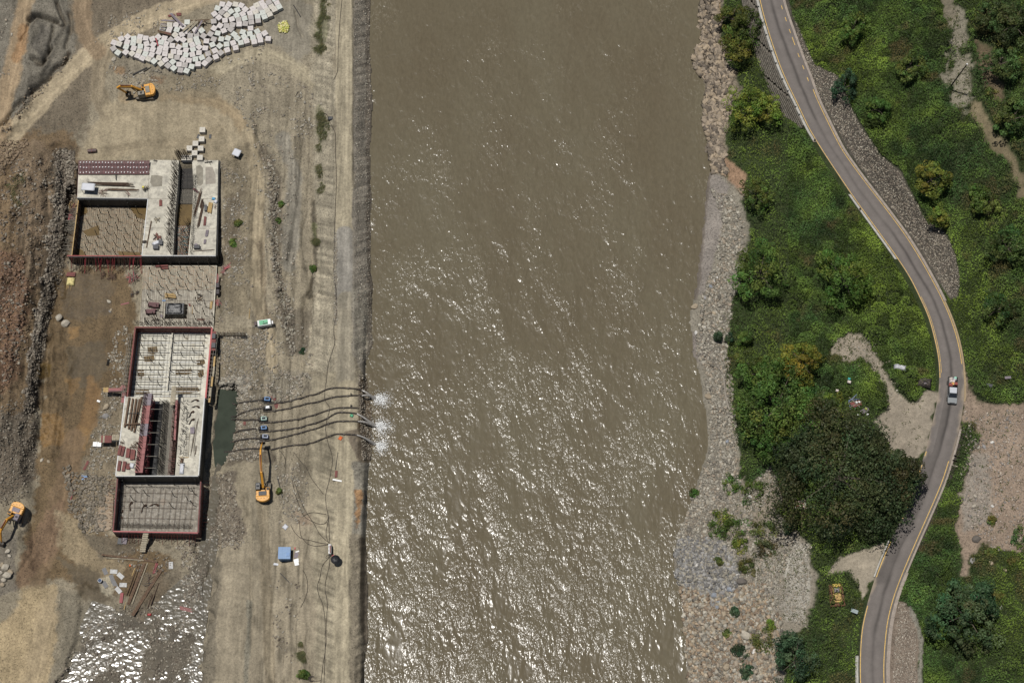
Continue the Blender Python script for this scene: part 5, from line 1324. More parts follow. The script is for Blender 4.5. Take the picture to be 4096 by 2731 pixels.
# ================================================================ CONCRETE WORKS
M_CONC = mat('fresh_concrete', (.52, .49, .405), .9, 0, .32, .5, (.25, .235, .20), .55, .02)
M_CONC2 = mat('damp_concrete', (.37, .335, .26), .9, 0, .45, .55, (.17, .12, .065), .55, .02)
M_GRUB = mat('rough_slurry_concrete', (.25, .225, .185), .9, 0, .45, 1.3, (.37, .35, .31), .3, .06)
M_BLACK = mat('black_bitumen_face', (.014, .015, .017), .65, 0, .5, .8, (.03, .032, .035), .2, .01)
M_LIP = mat('pale_edge_lip', (.6, .6, .58), .8, 0, .2, 2)
M_REDF = mat('dark_red_formwork', (.085, .017, .019), .6, 0, .4, 1.3, (.05, .02, .018), .3)
M_REDB = mat('red_brown_formwork', (.17, .040, .032), .7, 0, .45, 1.0, (.09, .04, .025), .4)
M_PINK = mat('faded_red_formwork', (.27, .105, .10), .75, 0, .3, .8, (.22, .09, .085), .3)
M_PLUM = mat('grey_violet_panel', (.21, .18, .20), .8, 0, .3, .8)
M_REBAR = mat('rusty_rebar', (.085, .05, .032), .8, .2, .5, 3)
M_DKBAR = mat('dark_steel_bar', (.022, .02, .018), .6, .3, .4, 3)
M_LTBAR = mat('dusty_steel_bar', (.24, .22, .18), .8, 0, .4, 3)
M_PALEBAR = mat('pale_ribbed_bar', (.45, .37, .26), .8, 0, .4, 3)
M_WOOD = mat('yellow_timber', (.45, .31, .13), .8, 0, .4, 2.5, (.25, .16, .07), .3, .01)
M_WOODG = mat('grey_timber', (.34, .30, .22), .9, 0, .4, 2.0, (.2, .16, .11), .3, .01)
M_WOODD = mat('brown_timber', (.115, .07, .042), .9, 0, .45, 1.8, (.2, .14, .09), .3, .01)
M_RED = mat('bright_red_paint', (.36, .03, .03), .5, 0, .3, 3)
M_WCLOTH = mat('white_cloth', (.52, .53, .56), .85, 0, .12, 1.0)
M_BPLAST = mat('black_plastic', (.012, .012, .013), .38, 0, .3, 2, None, 0, .04)
M_DGREY = mat('charcoal_box', (.045, .047, .052), .6, 0, .3, 2)
M_WHITE = mat('white_sheet', (.70, .70, .69), .5, 0, .15, 2)
M_BLUE = mat('blue_steel', (.04, .14, .31), .45, 0, .14, .9, (.04, .12, .27), .3)
M_GREEN = mat('green_enamel', (.04, .27, .13), .5, 0, .2, 2)
M_RUBBER = mat('black_rubber', (.028, .023, .02), .75, 0, .5, 2.5, (.16, .12, .08), .35)
M_YELLOW = mat('machine_yellow', (.60, .285, .03), .48, 0, .18, 1.6, (.30, .15, .04), .25)
M_GLASS = mat('dark_glass', (.02, .024, .03), .12, 0, .2, 2)
M_STEELG = mat('grey_track_steel', (.13, .115, .095), .7, .3, .4, 3, (.23, .18, .12), .3)
M_BRAID = mat('brown_water', (.13, .088, .035), .15, 0, .3, .6)
def mesh_wrap_material():
    m, n, l, b = nodes_of('tape_marked_rebar')
    geo = n.new('ShaderNodeNewGeometry')
    mp = n.new('ShaderNodeMapping'); mp.inputs['Scale'].default_value = (.8, 4.5, 1); l.new(geo.outputs['Position'], mp.inputs['Vector'])
    t = tex_noise(n, l, mp.outputs[0], 1.0, 1, .4)
    r = ramp(n, l, t.outputs[0], [(0, (.10, .26, .30)), (.36, (.12, .30, .33)), (.40, (.30, .24, .16)), (.46, (.55, .22, .07)), (.52, (.36, .29, .2)), (.57, (.13, .29, .33)), (.62, (.55, .12, .07)), (.67, (.30, .24, .16))])
    r.color_ramp.interpolation = 'CONSTANT'
    l.new(r.outputs[0], b.inputs['Base Color']); b.inputs['Roughness'].default_value = .8
    return m
M_TAPE = mesh_wrap_material()
M_ORNG = mat('orange_stained_bar', (.27, .17, .10), .8, 0, .5, 1.2, (.10, .15, .16), .45)

def W(pts, z): return [tuple(P(a, b, z)[:2]) for a, b in pts]
def part(mb, name, m, root, kind=None, label=None, bevel=0):
    if not mb.v: return None
    o = mb.build(name, m, root, bevel)
    o.location = -root.location
    if kind: o['kind'] = kind
    if label: o['label'] = label
    return o
def block(root, name, poly, zref, z0, z1, m, label=None, bevel=0.03):
    return part(MB().prism(W(poly, zref), z0, z1), name, m, root, None, label, bevel)
def panels(root, name, a, b, zref, z0, z1, th, step, m, out=0.0, gap=.03, lean=0.0):
    """row of upright form panels from photo point a to b"""
    A, B = P(*a, zref), P(*b, zref); L = (B - A).length; n = max(1, round(L / step)); d = (B - A) / n
    ang = math.atan2(d.y, d.x); nr = Vector((d.y, -d.x, 0)).normalized()
    for k in range(n):
        c = A + d * (k + .5) + nr * (out + random.uniform(-.012, .012))
        mb = MB().box((c.x, c.y, (z0 + z1) / 2), (d.length - gap, th, z1 - z0), ang)
        mb.box((c.x + nr.x * (th / 2 + .03), c.y + nr.y * (th / 2 + .03), z1 - .25), (d.length - gap - .1, .06, .12), ang)
        part(mb, name, m, root)
def bars(root, name, segs, w, m, kind='stuff'):
    mb = MB()
    for a, b in segs: mb.bar(a, b, w)
    return part(mb, name, m, root, kind)
ANCH = MB().tube([(0, 0, 0), (0, 0, 2.2), (.02, .02, 4.0)], .075, 5)
_anch = None
def anchors(root, pts, z, hk=1.0, jit=.04):
    global _anch
    for px, py in pts:
        p = P(px, py, z)
        if _anch is None: o = ANCH.build('anchor_bar', M_DKBAR, root); _anch = o
        else: o = _anch.copy(); COL.objects.link(o); o.parent = root
        o.location = p - root.location; o.scale = (1, 1, hk * random.uniform(.94, 1.04))
        o.rotation_euler = (random.uniform(-jit, jit), random.uniform(-jit, jit), 0)
def lattice(x0, x1, y0, y1, sx=76, sy=33, drift=-3, skip=.06, ox=0):
    out = []; j = 0; y = y0
    while y < y1:
        for half in (0, 1):
            x = x0 + ox + drift * j + half * sx * .5
            yy = y + half * sy * .5
            while x < x1:
                if random.random() > skip and yy < y1: out.append((x + random.uniform(-1, 1), yy + random.uniform(-1, 1)))
                x += sx
        y += sy; j += 1
    return out
def mat_mesh(root, name, quad, zref, z, nl, nc, w, m, w2=None, dz=.06):
    """rebar mesh over a photo quad NW, NE, SE, SW: nl long bars and nc cross bars"""
    q = [P(a, b, zref) for a, b in quad]; segs = []; seg2 = []
    up = Vector((0, 0, 1))
    for k in range(nl):
        t = (k + .5) / nl + random.uniform(-.15, .15) / nl
        a = q[0].lerp(q[1], t); b = q[3].lerp(q[2], t); a.z = b.z = z + dz; segs.append((a, b))
    for k in range(nc):
        t = (k + .5) / nc + random.uniform(-.2, .2) / nc
        a = q[0].lerp(q[3], t); b = q[1].lerp(q[2], t); a.z = b.z = z; seg2.append((a, b))
    bars(root, name, segs, w, m[0]); bars(root, name, seg2, w2 or w, m[1])
def hairs(root, line, zref, z0, hgt, n, rows=2, gap=.35, w=.05, m=None, lean=(0, 0), jit=.08, name='starter_bars'):
    pts = relax(resample([P(a, b, zref) for a, b in line], n), 1); segs = []
    for r in range(rows):
        for i, p in enumerate(pts):
            t = (pts[min(i + 1, n - 1)] - pts[max(i - 1, 0)]).normalized(); nr = Vector((t.y, -t.x, 0))
            a = p + nr * gap * (r - (rows - 1) / 2) + t * random.uniform(-.05, .05); a.z = z0
            h = hgt * random.uniform(.75, 1.1)
            b = a + Vector((lean[0] * h + random.gauss(0, jit) * h, lean[1] * h + random.gauss(0, jit) * h, h))
            segs.append((a, b))
    bars(root, name, segs, w, m or M_REBAR)

# ---------------- upper pier
ZT = 1.0; ZB = -3.5
UP = thing('concrete_pier', P(700, 830, ZB), 'large upper concrete pier with central slot and rebar walls, black outer faces', 'concrete pier')
block(UP, 'slab', [(315, 641), (599, 641), (591, 794), (308, 790)], ZT, ZB, ZT - .15, M_CONC, 'pale slab with red formwork along its north edge')
block(UP, 'slab', [(600, 640), (716, 641), (712, 740), (700, 860), (693, 1021), (567, 1021), (592, 794)], ZT, ZB, ZT, M_CONC, 'pale slab left of the central slot')
block(UP, 'slab', [(768, 641), (873, 641), (871, 760), (863, 1021), (752, 1021), (768, 860), (774, 740)], ZT, ZB, ZT, M_CONC, 'pale slab right of the central slot')
block(UP, 'slot_floor', [(717, 642), (767, 642), (773, 740), (767, 860), (751, 1020), (694, 1020), (701, 860), (713, 740)], ZT, ZB, -1.5, mat('dark_slot_floor', (.10, .085, .065), .9, 0, .4, 1))
block(UP, 'slot_water', [(706, 800), (764, 800), (762, 884), (702, 884)], ZT, -1.52, -1.3, M_BRAID, 'brown water standing in the slot')
part(MB().prism(W([(620, 700), (650, 705), (648, 745), (612, 748), (600, 730), (605, 702)], ZT), ZT - .01, ZT + .012), 'damp_stain', mat('damp_stain', (.235, .215, .17), .85, 0, .3, 1.2), UP)
part(MB().prism(W([(785, 665), (800, 660), (812, 672), (812, 735), (800, 745), (788, 738), (784, 700)], ZT), ZT - .01, ZT + .012), 'damp_stain', mat('damp_stain', None), UP)
part(MB().prism(W([(822, 668), (850, 668), (862, 700), (862, 735), (822, 738)], ZT), ZT - .01, ZT + .010), 'damp_stain', mat('damp_stain2', (.29, .26, .215), .85, 0, .3, 1.2), UP)
for a, b in (((600, 641), (592, 794)), ((592, 794), (700, 796)), ((574, 912), (697, 914)), ((768, 796), (869, 796)), ((765, 914), (866, 914)), ((308, 790), (592, 794))):
    A, B = P(*a, ZT), P(*b, ZT)
    part(MB().bar(A + Vector((0, 0, .0)), B + Vector((0, 0, .0)), .07, .03), 'joint', mat('joint_seam', (.17, .15, .12), .9), UP)
part(MB().bar(P(308, 791, ZT - .1), P(591, 795, ZT - .1), .16, .22).bar(P(567, 1023, ZT), P(863, 1023, ZT), .14, .16).bar(P(592, 797, ZT), P(568, 1021, ZT), .16, .16), 'edge_lip', M_LIP, UP)
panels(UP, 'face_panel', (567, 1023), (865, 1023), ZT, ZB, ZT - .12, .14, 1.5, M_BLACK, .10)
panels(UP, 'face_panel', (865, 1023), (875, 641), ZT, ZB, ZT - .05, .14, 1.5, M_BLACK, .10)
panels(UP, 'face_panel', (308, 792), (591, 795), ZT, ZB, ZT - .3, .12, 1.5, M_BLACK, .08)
panels(UP, 'face_panel', (315, 641), (308, 790), ZT, ZB, ZT - .2, .12, 1.5, M_REDF, .0)
# inclined red form panels on the north edge
NPX = 24
for r in range(3):
    y0, y1 = 643 + r * 18, 643 + r * 18 + 16.5
    z0, z1 = 1.75 - r * .35, 1.55 - r * .35
    for k in range(NPX):
        x0 = 315 + k * (284 / NPX); x1 = x0 + 284 / NPX - .8
        a, b, c, d = P(x0, y0, z0), P(x1, y0, z0), P(x1 - .5, y1, z1), P(x0 - .5, y1, z1)
        mb = MB(); up = Vector((0, 0, .08))
        mb.add([a, b, c, d, a + up, b + up, c + up, d + up], [(3, 2, 1, 0), (4, 7, 6, 5)[::-1], (0, 1, 5, 4), (1, 2, 6, 5), (2, 3, 7, 6), (3, 0, 4, 7)])
        for t in (.2, .8):
            mb.bar(a.lerp(d, t) + up * 1.4, b.lerp(c, t) + up * 1.4, .07, .06)
        part(mb, 'formwork_panel', M_REDF, UP)
mb = MB()
for r in range(3):
    for k in range(22):
        if random.random() < .12: continue
        p = P(322 + k * 12.6 + random.uniform(-1.5, 1.5), 651 + r * 20 + random.uniform(-1.5, 1.5), 1.75 - r * .35)
        mb.box((p.x, p.y, p.z + .1), (.16, .2, .14))
part(mb, 'tie_plates', M_WHITE, UP, 'stuff')
part(MB().prism(W([(315, 695), (598, 695), (597, 699), (314, 699)], ZT), ZT - .2, ZT + .35), 'kicker_beam', M_REDF, UP)
# rebar in and beside the slot
hairs(UP, [(712, 660), (708, 740), (698, 830), (690, 930), (688, 1018)], ZT, ZT - .1, 4.0, 90, 2, .4, .05, M_REBAR, (-.12, 0), .04)
hairs(UP, [(700, 690), (696, 760), (688, 860)], ZT, ZT - .1, 2.6, 30, 1, .3, .045, M_REBAR)
hairs(UP, [(776, 700), (778, 780), (772, 860), (762, 1015)], ZT, ZT - .1, 1.3, 100, 2, .3, .04, M_DKBAR, (.30, -.1))
hairs(UP, [(720, 1018), (728, 900)], ZT, -1.5, 1.9, 40, 2, .5, .045, M_DKBAR, (-.1, 0))
hairs(UP, [(745, 1018), (758, 880)], ZT, -1.5, 2.6, 40, 2, .4, .045, M_DKBAR, (-.15, .15))
hairs(UP, [(718, 640), (768, 642)], ZT, ZT - .5, 4.4, 18, 2, .5, .06, M_REBAR, (-.15, .12), .04)
mat_mesh(UP, 'rebar_mesh', [(718, 645), (766, 645), (772, 740), (711, 740)], ZT, -1.0, 16, 26, .08, (M_DKBAR, M_DKBAR))
mat_mesh(UP, 'rebar_mesh', [(712, 742), (770, 742), (768, 798), (706, 798)], ZT, -1.1, 18, 20, .05, (M_LTBAR, M_DKBAR))
mat_mesh(UP, 'rebar_mesh', [(702, 886), (760, 886), (751, 1018), (694, 1018)], ZT, -1.2, 14, 44, .05, (M_TAPE, M_LTBAR))
part(MB().prism(W([(704, 886), (748, 886), (742, 1018), (700, 1018)], ZT), -1.52, -1.42), 'white_slab', M_CONC, UP)
# the sunk bay at its west side, floored with mesh
BAY = thing('rebar_bay', P(430, 900, ZB), 'sunken bay of rebar mesh west of the upper pier with dark red walls', 'rebar bay')
ZF = -3.1
block(BAY, 'floor', [(305, 800), (592, 802), (567, 1026), (278, 1022)], 0.2, ZB - .2, ZF, M_CONC2)
for q_ in ([(310, 830), (345, 822), (350, 850), (316, 870)], [(520, 830), (590, 830), (585, 880), (545, 870)], [(330, 925), (395, 900), (398, 940), (350, 945)], [(300, 990), (330, 1000), (345, 1020), (300, 1030)], [(470, 1005), (560, 1010), (560, 1030), (480, 1028)]):
    part(MB().prism(W(q_, ZF + .3), ZF + .2, ZF + .29), 'brown_puddle', M_BRAID, BAY)
mat_mesh(BAY, 'rebar_mesh', [(306, 830), (582, 832), (560, 1045), (284, 1042)], ZF, ZF + .16, 60, 34, .09, (M_PALEBAR, M_TAPE), -.02)
mat_mesh(BAY, 'rebar_mesh', [(306, 830), (582, 832), (562, 1020), (287, 1018)], ZF, ZF + .08, 20, 10, .06, (M_REBAR, M_REBAR), .06)
panels(BAY, 'wall_panel', (272, 1026), (567, 1027), .2, ZB, .2, .16, 1.0, mat('black_red_form', (.03, .012, .012), .6, 0, .4, 2), 0)
part(MB().bar(P(268, 1023, .3), P(567, 1024, .3), .12, .12), 'top_rail', M_RED, BAY)
panels(BAY, 'wall_panel', (313, 800), (287, 1024), .2, ZB, .2, .14, 1.2, M_WOODD, 0)
part(MB().bar(P(314, 800, .3), P(287, 1022, .3), .16, .1), 'top_rail', M_WOOD, BAY)
anchors(BAY, lattice(330, 590, 822, 1040), ZF)
mb = MB(); mb2 = MB()
for k in range(58):
    x = 284 + k * 4.9 + random.uniform(-1.5, 1.5)
    top = P(x, 1027, random.uniform(-.6, .1)) + Vector((0, -.2, 0)); ft = G(x + random.uniform(-10, 10), random.uniform(1070, 1098), .05)
    (mb2 if random.random() < .35 else mb).bar(top, ft, .07)
part(mb, 'raking_props', M_REBAR, BAY, 'stuff'); part(mb2, 'raking_props', mat('red_prop_paint', (.30, .04, .05), .6, 0, .3, 3), BAY, 'stuff')
mb = MB()
for k in range(60):
    y = random.uniform(830, 1020); x = 310 - (y - 800) * .115
    a = P(x, y, .1) ; b = G(x - random.uniform(12, 42), y + random.uniform(-8, 8), .2)
    mb.bar(a, b, .05)
part(mb, 'side_ties', M_LTBAR, BAY, 'stuff')

# ---------------- middle deck
MD = thing('rebar_deck', P(700, 1180, ZB), 'ribbed rebar deck with colourful tape between the two piers', 'rebar deck')
ZD = -2.7
block(MD, 'deck_slab', [(573, 1062), (868, 1062), (853, 1318), (556, 1316)], ZD, ZB, ZD, M_CONC)
mat_mesh(MD, 'rebar_mesh', [(575, 1064), (866, 1064), (858, 1160), (567, 1160)], ZD, ZD + .1, 64, 30, .08, (M_PALEBAR, M_TAPE), -.02)
mat_mesh(MD, 'rebar_mesh', [(567, 1158), (858, 1158), (851, 1305), (558, 1304)], ZD, ZD + .06, 58, 2, .055, (M_WOODD, M_REBAR), .04)
anchors(MD, [q for q in lattice(605, 862, 1064, 1300, ox=6) if not (635 < q[0] < 762 and 1205 < q[1] < 1290)], ZD)
anchors(MD, [(622, 1290), (682, 1290), (622, 1275)], ZD)
panels(MD, 'form_board', (560, 1306), (573, 1062), ZD, ZB, ZD + .12, .08, 1.5, M_WOODG, 0)
# ---------------- open framed bay
FR = thing('formwork_bay', P(675, 1450, ZB), 'open box of red formwork around a pale grid floor', 'formwork bay')
block(FR, 'floor', [(541, 1308), (848, 1310), (822, 1596), (507, 1596)], .3, ZB - .1, -2.6, mat('bright_bay_floor', (.56, .54, .46), .85, 0, .2, .4, (.34, .30, .22), .25, .02))
ZG = -2.6
for x0, y0, w, h in [(590, 1388, 42, 30), (575, 1425, 45, 25), (785, 1440, 36, 22), (548, 1480, 30, 35), (700, 1478, 70, 22), (790, 1480, 26, 30), (540, 1560, 60, 20), (690, 1545, 110, 30)]:
    part(MB().prism(W([(x0, y0), (x0 + w * .9, y0 - 3), (x0 + w, y0 + h * .6), (x0 + w * .6, y0 + h), (x0 + 3, y0 + h * .9)], ZG), ZG - .01, ZG + random.uniform(.015, .03)), 'brown_puddle', M_BRAID, FR)
for t in range(13):
    y = 1342 + t * 19.5
    q = [P(556 - t * 2.6, y, ZG + .12), P(672 - t * 2, y + random.uniform(-2, 2), ZG + .12), P(700 - t * 2, y, ZG + .12), P(822 - t * 1.8, y + random.uniform(-2, 3), ZG + .12)]
    part(MB().bar(q[0], q[1], .11, .10), 'cross_beam', M_DKBAR, FR)
    part(MB().bar(q[2], q[3], .11, .10), 'cross_beam', M_DKBAR, FR)
    if t % 2 == 1 or t > 7:
        part(MB().bar(P(552 - t * 2.6, y + 9, ZG + .16), P(810 - t * 1.8, y + 9, ZG + .16), .13, .08), 'timber_beam', M_LIP, FR)
part(MB().bar(P(690, 1330, ZG + .6), P(668, 1560, ZG + .6), .28, .12), 'timber_beam', M_CONC, FR)
mat_mesh(FR, 'rebar_mesh', [(552, 1335), (828, 1337), (806, 1590), (530, 1588)], ZG, ZG + .35, 16, 11, .045, (M_LTBAR, M_LTBAR))
anchors(FR, lattice(575, 825, 1352, 1560, 82, 38, -4, .1), ZG, .72)
for a, b in (((541, 1309), (848, 1310)), ((848, 1310), (822, 1592)), ((508, 1592), (541, 1309))):
    panels(FR, 'wall_panel', a, b, .3, ZB, .3, .16, 1.5, M_REDB, 0)
    part(MB().bar(P(*a, .38), P(*b, .38), .30, .10), 'top_rail', M_REDB if a[1] < 1400 and b[1] < 1400 else M_RED if a[0] > 600 else M_REDB, FR)
hairs(FR, [(560, 1345), (548, 1440), (530, 1560)], ZG, ZG, 1.0, 60, 1, .3, .04, M_TAPE, (.2, 0))
hairs(FR, [(545, 1322), (700, 1322), (845, 1324)], ZG, ZG + .2, .9, 90, 1, .3, .04, M_LTBAR, (0, .2))
hairs(FR, [(548, 1296), (700, 1297), (862, 1298)], ZD, ZD, 1.4, 60, 2, .5, .06, M_DKBAR, (0, 0), .2)
# timber walkway scaffold on its east side and cage on its west side
SC = thing('scaffold_walkway', P(850, 1450, ZB), 'narrow plank scaffold along the east side of the red framed bay', 'scaffold')
mb = MB()
for k in range(19):
    y = 1325 + k * 15; x = 852 - k * 1.65
    a, b = P(x, y, .2), P(x + 20, y + 2, .2)
    mb.bar(a, b, .06); mb.bar(a, Vector((a.x, a.y, ZB)), .06); mb.bar(b, Vector((b.x, b.y, ZB)), .06)
for off_ in (0, 10, 20): mb.bar(P(852 + off_, 1325, .25), P(822 + off_, 1600, .25), .06)
part(mb, 'frame', M_LTBAR, SC, 'stuff')
for x, y, l_, m in [(859, 1425, 40, M_WOOD), (856, 1465, 42, M_WOODG), (850, 1505, 40, M_WOOD), (842, 1550, 42, M_WOODG), (839, 1585, 24, M_WOOD)]:
    part(MB().bar(P(x, y, .35), P(x - l_ * .1, y + l_, .35), .36, .05), 'plank', m, SC)
part(MB().bar(P(857, 1325, .3), P(854, 1402, .3), .75, .1), 'red_tray', M_REDB, SC)
for y in (1345, 1382): 
    c = P(855, y, .55); part(MB().box((c.x, c.y, c.z), (.7, 1.0, .5)), 'grey_crate', M_DGREY, SC)
CG = thing('rebar_cage', P(515, 1450, ZB), 'tall rebar cage standing west of the red framed bay', 'rebar cage')
segs = []
for k in range(17):
    y = 1335 + k * 15.5; x = 527 - k * 1.75
    for z in (-2.6, -1.6, -.6, .1): segs.append((P(x, y, z), P(x - 14, y, z)))
    for dx in (0, -7, -14): q = P(x + dx, y, .2); segs.append((q, Vector((q.x, q.y, ZB))))
for z in (-2.6, -1.6, -.6, .1):
    for dx in (0, -7, -14): segs.append((P(527 + dx, 1335, z), P(499 + dx, 1585, z)))
bars(CG, 'cage_bars', segs, .055, M_LTBAR)

# ---------------- lower pier
LZ = 1.2
LPR = thing('concrete_pier', P(640, 1740, ZB), 'lower concrete pier with black slot and pink formwork, beside the green sump pond', 'concrete pier')
block(LPR, 'slab', [(502, 1586), (574, 1586), (540, 1901), (463, 1901)], LZ, ZB, LZ, M_CONC, 'left slab carrying steel beams and red panels')
block(LPR, 'slab', [(724, 1590), (817, 1590), (793, 1901), (700, 1901)], LZ, ZB, LZ, M_CONC, 'right slab dotted with rusty stirrups')
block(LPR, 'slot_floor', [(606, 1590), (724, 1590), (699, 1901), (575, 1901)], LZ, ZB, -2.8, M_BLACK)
block(LPR, 'inner_step', [(648, 1592), (703, 1592), (676, 1900), (620, 1900)], LZ, -2.8, -.7, M_CONC)
panels(LPR, 'face_panel', (463, 1903), (795, 1903), LZ, ZB, LZ - .12, .14, 1.5, M_BLACK, .10)
panels(LPR, 'face_panel', (795, 1903), (819, 1590), LZ, ZB, LZ - .05, .14, 1.5, M_BLACK, .10)
part(MB().bar(P(463, 1903, LZ), P(793, 1903, LZ), .14, .16).bar(P(501, 1584, LZ), P(463, 1901, LZ), .18, .14).bar(P(818, 1588, LZ), P(794, 1901, LZ), .18, .14), 'edge_lip', M_LIP, LPR)
n = 13
for k in range(n):
    y0 = 1572 + k * 24.5; x0 = 577 - k * 2.9
    m = M_PLUM if k in (0, 1, 5, 6) else M_PINK
    part(MB().prism(W([(x0, y0), (x0 + 31, y0), (x0 + 28, y0 + 23.6), (x0 - 2.8, y0 + 23.6)], LZ + .5), LZ - 1.2, LZ + .5), 'formwork_panel', m, LPR)
hairs(LPR, [(596, 1585), (585, 1700), (562, 1895)], LZ, LZ - .5, 2.3, 60, 2, .35, .085, M_REBAR, (-.35, .25), .04)
hairs(LPR, [(612, 1590), (600, 1700), (585, 1890)], LZ, -1.5, 3.2, 60, 1, .3, .085, mat('red_prop_paint', None), (0, 0), .05)
mat_mesh(LPR, 'rebar_mesh', [(650, 1600), (702, 1600), (676, 1898), (622, 1898)], LZ, -.5, 10, 70, .085, (M_LTBAR, M_LTBAR))
hairs(LPR, [(660, 1600), (640, 1890)], LZ, -.6, 1.2, 64, 4, .45, .085, M_DKBAR, (-.5, .35), .05)
mat_mesh(LPR, 'rebar_mesh', [(688, 1640), (714, 1640), (694, 1895), (668, 1895)], LZ, .6, 5, 36, .07, (M_REBAR, M_PINK))
hairs(LPR, [(704, 1600), (690, 1890)], LZ, -.7, 2.6, 70, 2, .5, .085, M_REBAR, (0, 0), .08)
part(MB().prism(W([(703, 1600), (711, 1600), (703, 1760), (695, 1760)], LZ), -2.8, LZ + .2), 'formwork_panel', M_PINK, LPR)
hairs(LPR, [(742, 1605), (738, 1720), (722, 1860)], LZ, LZ, 1.5, 26, 2, .7, .085, M_DKBAR, (.1, 0), .2)
for k in range(6):
    y = 1636 + k * 47; x = 604 - k * 5
    part(MB().bar(P(x, y, LZ + .2), P(x + 44, y, LZ + .2), .07), 'tie_rod', M_LTBAR, LPR)
part(MB().prism(W([(687, 1545), (706, 1545), (700, 1620), (680, 1620)], LZ), LZ - .1, LZ + .1), 'walkway_board', M_WOODG, LPR)
# ---------------- lowest framed bay
FB = thing('formwork_bay', P(620, 2020, ZB), 'lowest bay boxed by dark red formwork with rough grey floor', 'formwork bay')
block(FB, 'floor', [(470, 1900), (800, 1905), (792, 2125), (455, 2118)], .2, ZB - .1, -3.0, M_GRUB)
ZH = -3.0
for a, b in (((470, 1910), (452, 2122)), ((452, 2124), (792, 2130)), ((792, 2130), (803, 1925))):
    panels(FB, 'wall_panel', a, b, .2, ZB, .2, .3, 1.5, M_REDF, 0)
    part(MB().bar(P(*a, .26), P(*b, .26), .16, .08), 'top_rail', M_RED if a[0] < 600 and b[0] > 700 else M_REDB, FB)
mat_mesh(FB, 'rebar_mesh', [(490, 1955), (790, 1958), (770, 2125), (478, 2118)], ZH, ZH + .35, 13, 5, .05, (M_REBAR, M_REBAR))
hairs(FB, [(482, 2105), (620, 2108), (770, 2110)], ZH, ZH, 1.1, 110, 2, .5, .045, M_LTBAR, (-.2, .3), .08)
hairs(FB, [(492, 1945), (480, 2090)], ZH, ZH, .8, 60, 1, .5, .045, M_LTBAR, (.3, 0), .08)
hairs(FB, [(500, 1945), (640, 1946), (780, 1950)], ZH, ZH, .9, 90, 1, .5, .045, M_LTBAR, (0, -.3), .08)
anchors(FB, [(440 + (x + 60) / 3.92, 1800 + (y + 95) / 3.92) for x, y in [(180, 455), (340, 540), (515, 605), (950, 450), (945, 625), (1195, 540), (1275, 600), (310, 690), (475, 775), (910, 790), (1165, 695), (1250, 765), (145, 610), (120, 765), (540, 450), (1300, 450)]], ZH, .9)
part(MB().prism(W([(640, 2000), (652, 1992), (664, 2003), (660, 2015), (650, 2022), (642, 2012)], ZH), ZH, ZH + .03), 'brown_puddle', mat('brown_puddle_mud', (.13, .09, .05), .5), FB)
def stirrup(px, py, z, a, label, w=1.2):
    p = P(px, py, z); mb = MB()
    for k in range(9):
        d = Vector((math.cos(a), math.sin(a), 0)) * (k * .05)
        q = [Vector((w * .55 * math.cos(t), w * .32 * math.sin(t), .05 + .03 * k)) for t in (2.6, 2.0, 1.2, .4, -.2)]
        R = Matrix.Rotation(a, 3, 'Z')
        mb.tube([p + R @ v + d for v in q], .035, 4)
    return tag(mb.build('stirrup_bundle', M_REBAR), label, 'rebar bundle', 'rusty stirrup bundles')
for x, y, a, lab in [(775, 1608, .3, 'topmost rusty stirrup bundle on the right slab of the lower pier'), (778, 1632, .1, 'second rusty stirrup bundle on the right slab of the lower pier'), (766, 1662, 1.1, 'third, hook shaped rusty stirrup bundle on the right slab'), (766, 1692, 1.0, 'fourth rusty hook stirrup bundle above the grey box'),
                     (494, 2062, 1.8, 'rusty stirrup bundle in the left corner of the lowest bay'), (528, 2030, 1.6, 'thin rusty stirrup bundle in the lowest bay'), (576, 2040, 1.2, 'widest rusty stirrup bundle in the lowest bay'), (612, 2026, .2, 'curved rusty stirrup bundle right of the widest one')]:
    stirrup(x, y, LZ + .1 if y < 1800 else ZH + .1, a, lab, 1.5 if y > 1800 else 1.2)
# ================================================================ CONCRETE CUBES
CUBES = []
def _t(ox, oy, s, rows): CUBES.extend((ox + x / s, oy + y / s, a) for x, y, a in rows)
_t(440, 120, 7.84, [(120,395,18),(285,440,18),(105,580,-33),(245,710,30),(350,275,-28),(550,215,38),(745,270,-5),(540,380,14),(940,215,9),(1120,260,4),(725,420,3),(915,360,8),(505,530,15),(490,695,35),(690,740,38),(740,575,13),(950,520,2),(1145,435,-14),(915,670,18),(860,805,18),(1145,605,10),(1105,755,16),(1015,885,24),(1300,780,16),(1205,905,24),(1335,620,17),(1355,460,24),(1320,285,-18),(1510,220,40),(1705,260,13),(1600,390,8),(1755,435,14),(1570,560,14),(1530,700,20),(1745,590,9),(1900,315,42),(1955,495,2),(1720,750,5),(1530,875,14),(1375,980,38),(1595,1055,-35),(1735,940,-32),(1990,680,0),(2180,715,1),(1905,825,1),(2100,865,1),(1815,1115,38),(1965,1000,40),(1995,1195,38),(2165,1080,0),(2205,1260,8)])
_t(600, 60, 9.8, [(765,385,3),(1015,380,6),(1275,455,32),(1455,285,-2),(490,480,2),(765,545,14),(1050,580,14),(480,590,12),(720,660,12),(980,780,36),(1250,760,-18),(1075,935,36),(1455,645,-22),(1755,575,-38),(2020,610,-38),(1575,820,2),(1820,765,-12),(2095,820,32),(1305,980,36),(1570,1010,-4),(1810,940,-12),(1870,1080,-20),(2210,1025,4),(1380,1190,-2),(1655,1180,-24),(1125,1270,28),(1925,1260,40),(2165,1305,6),(1680,1350,-22)])
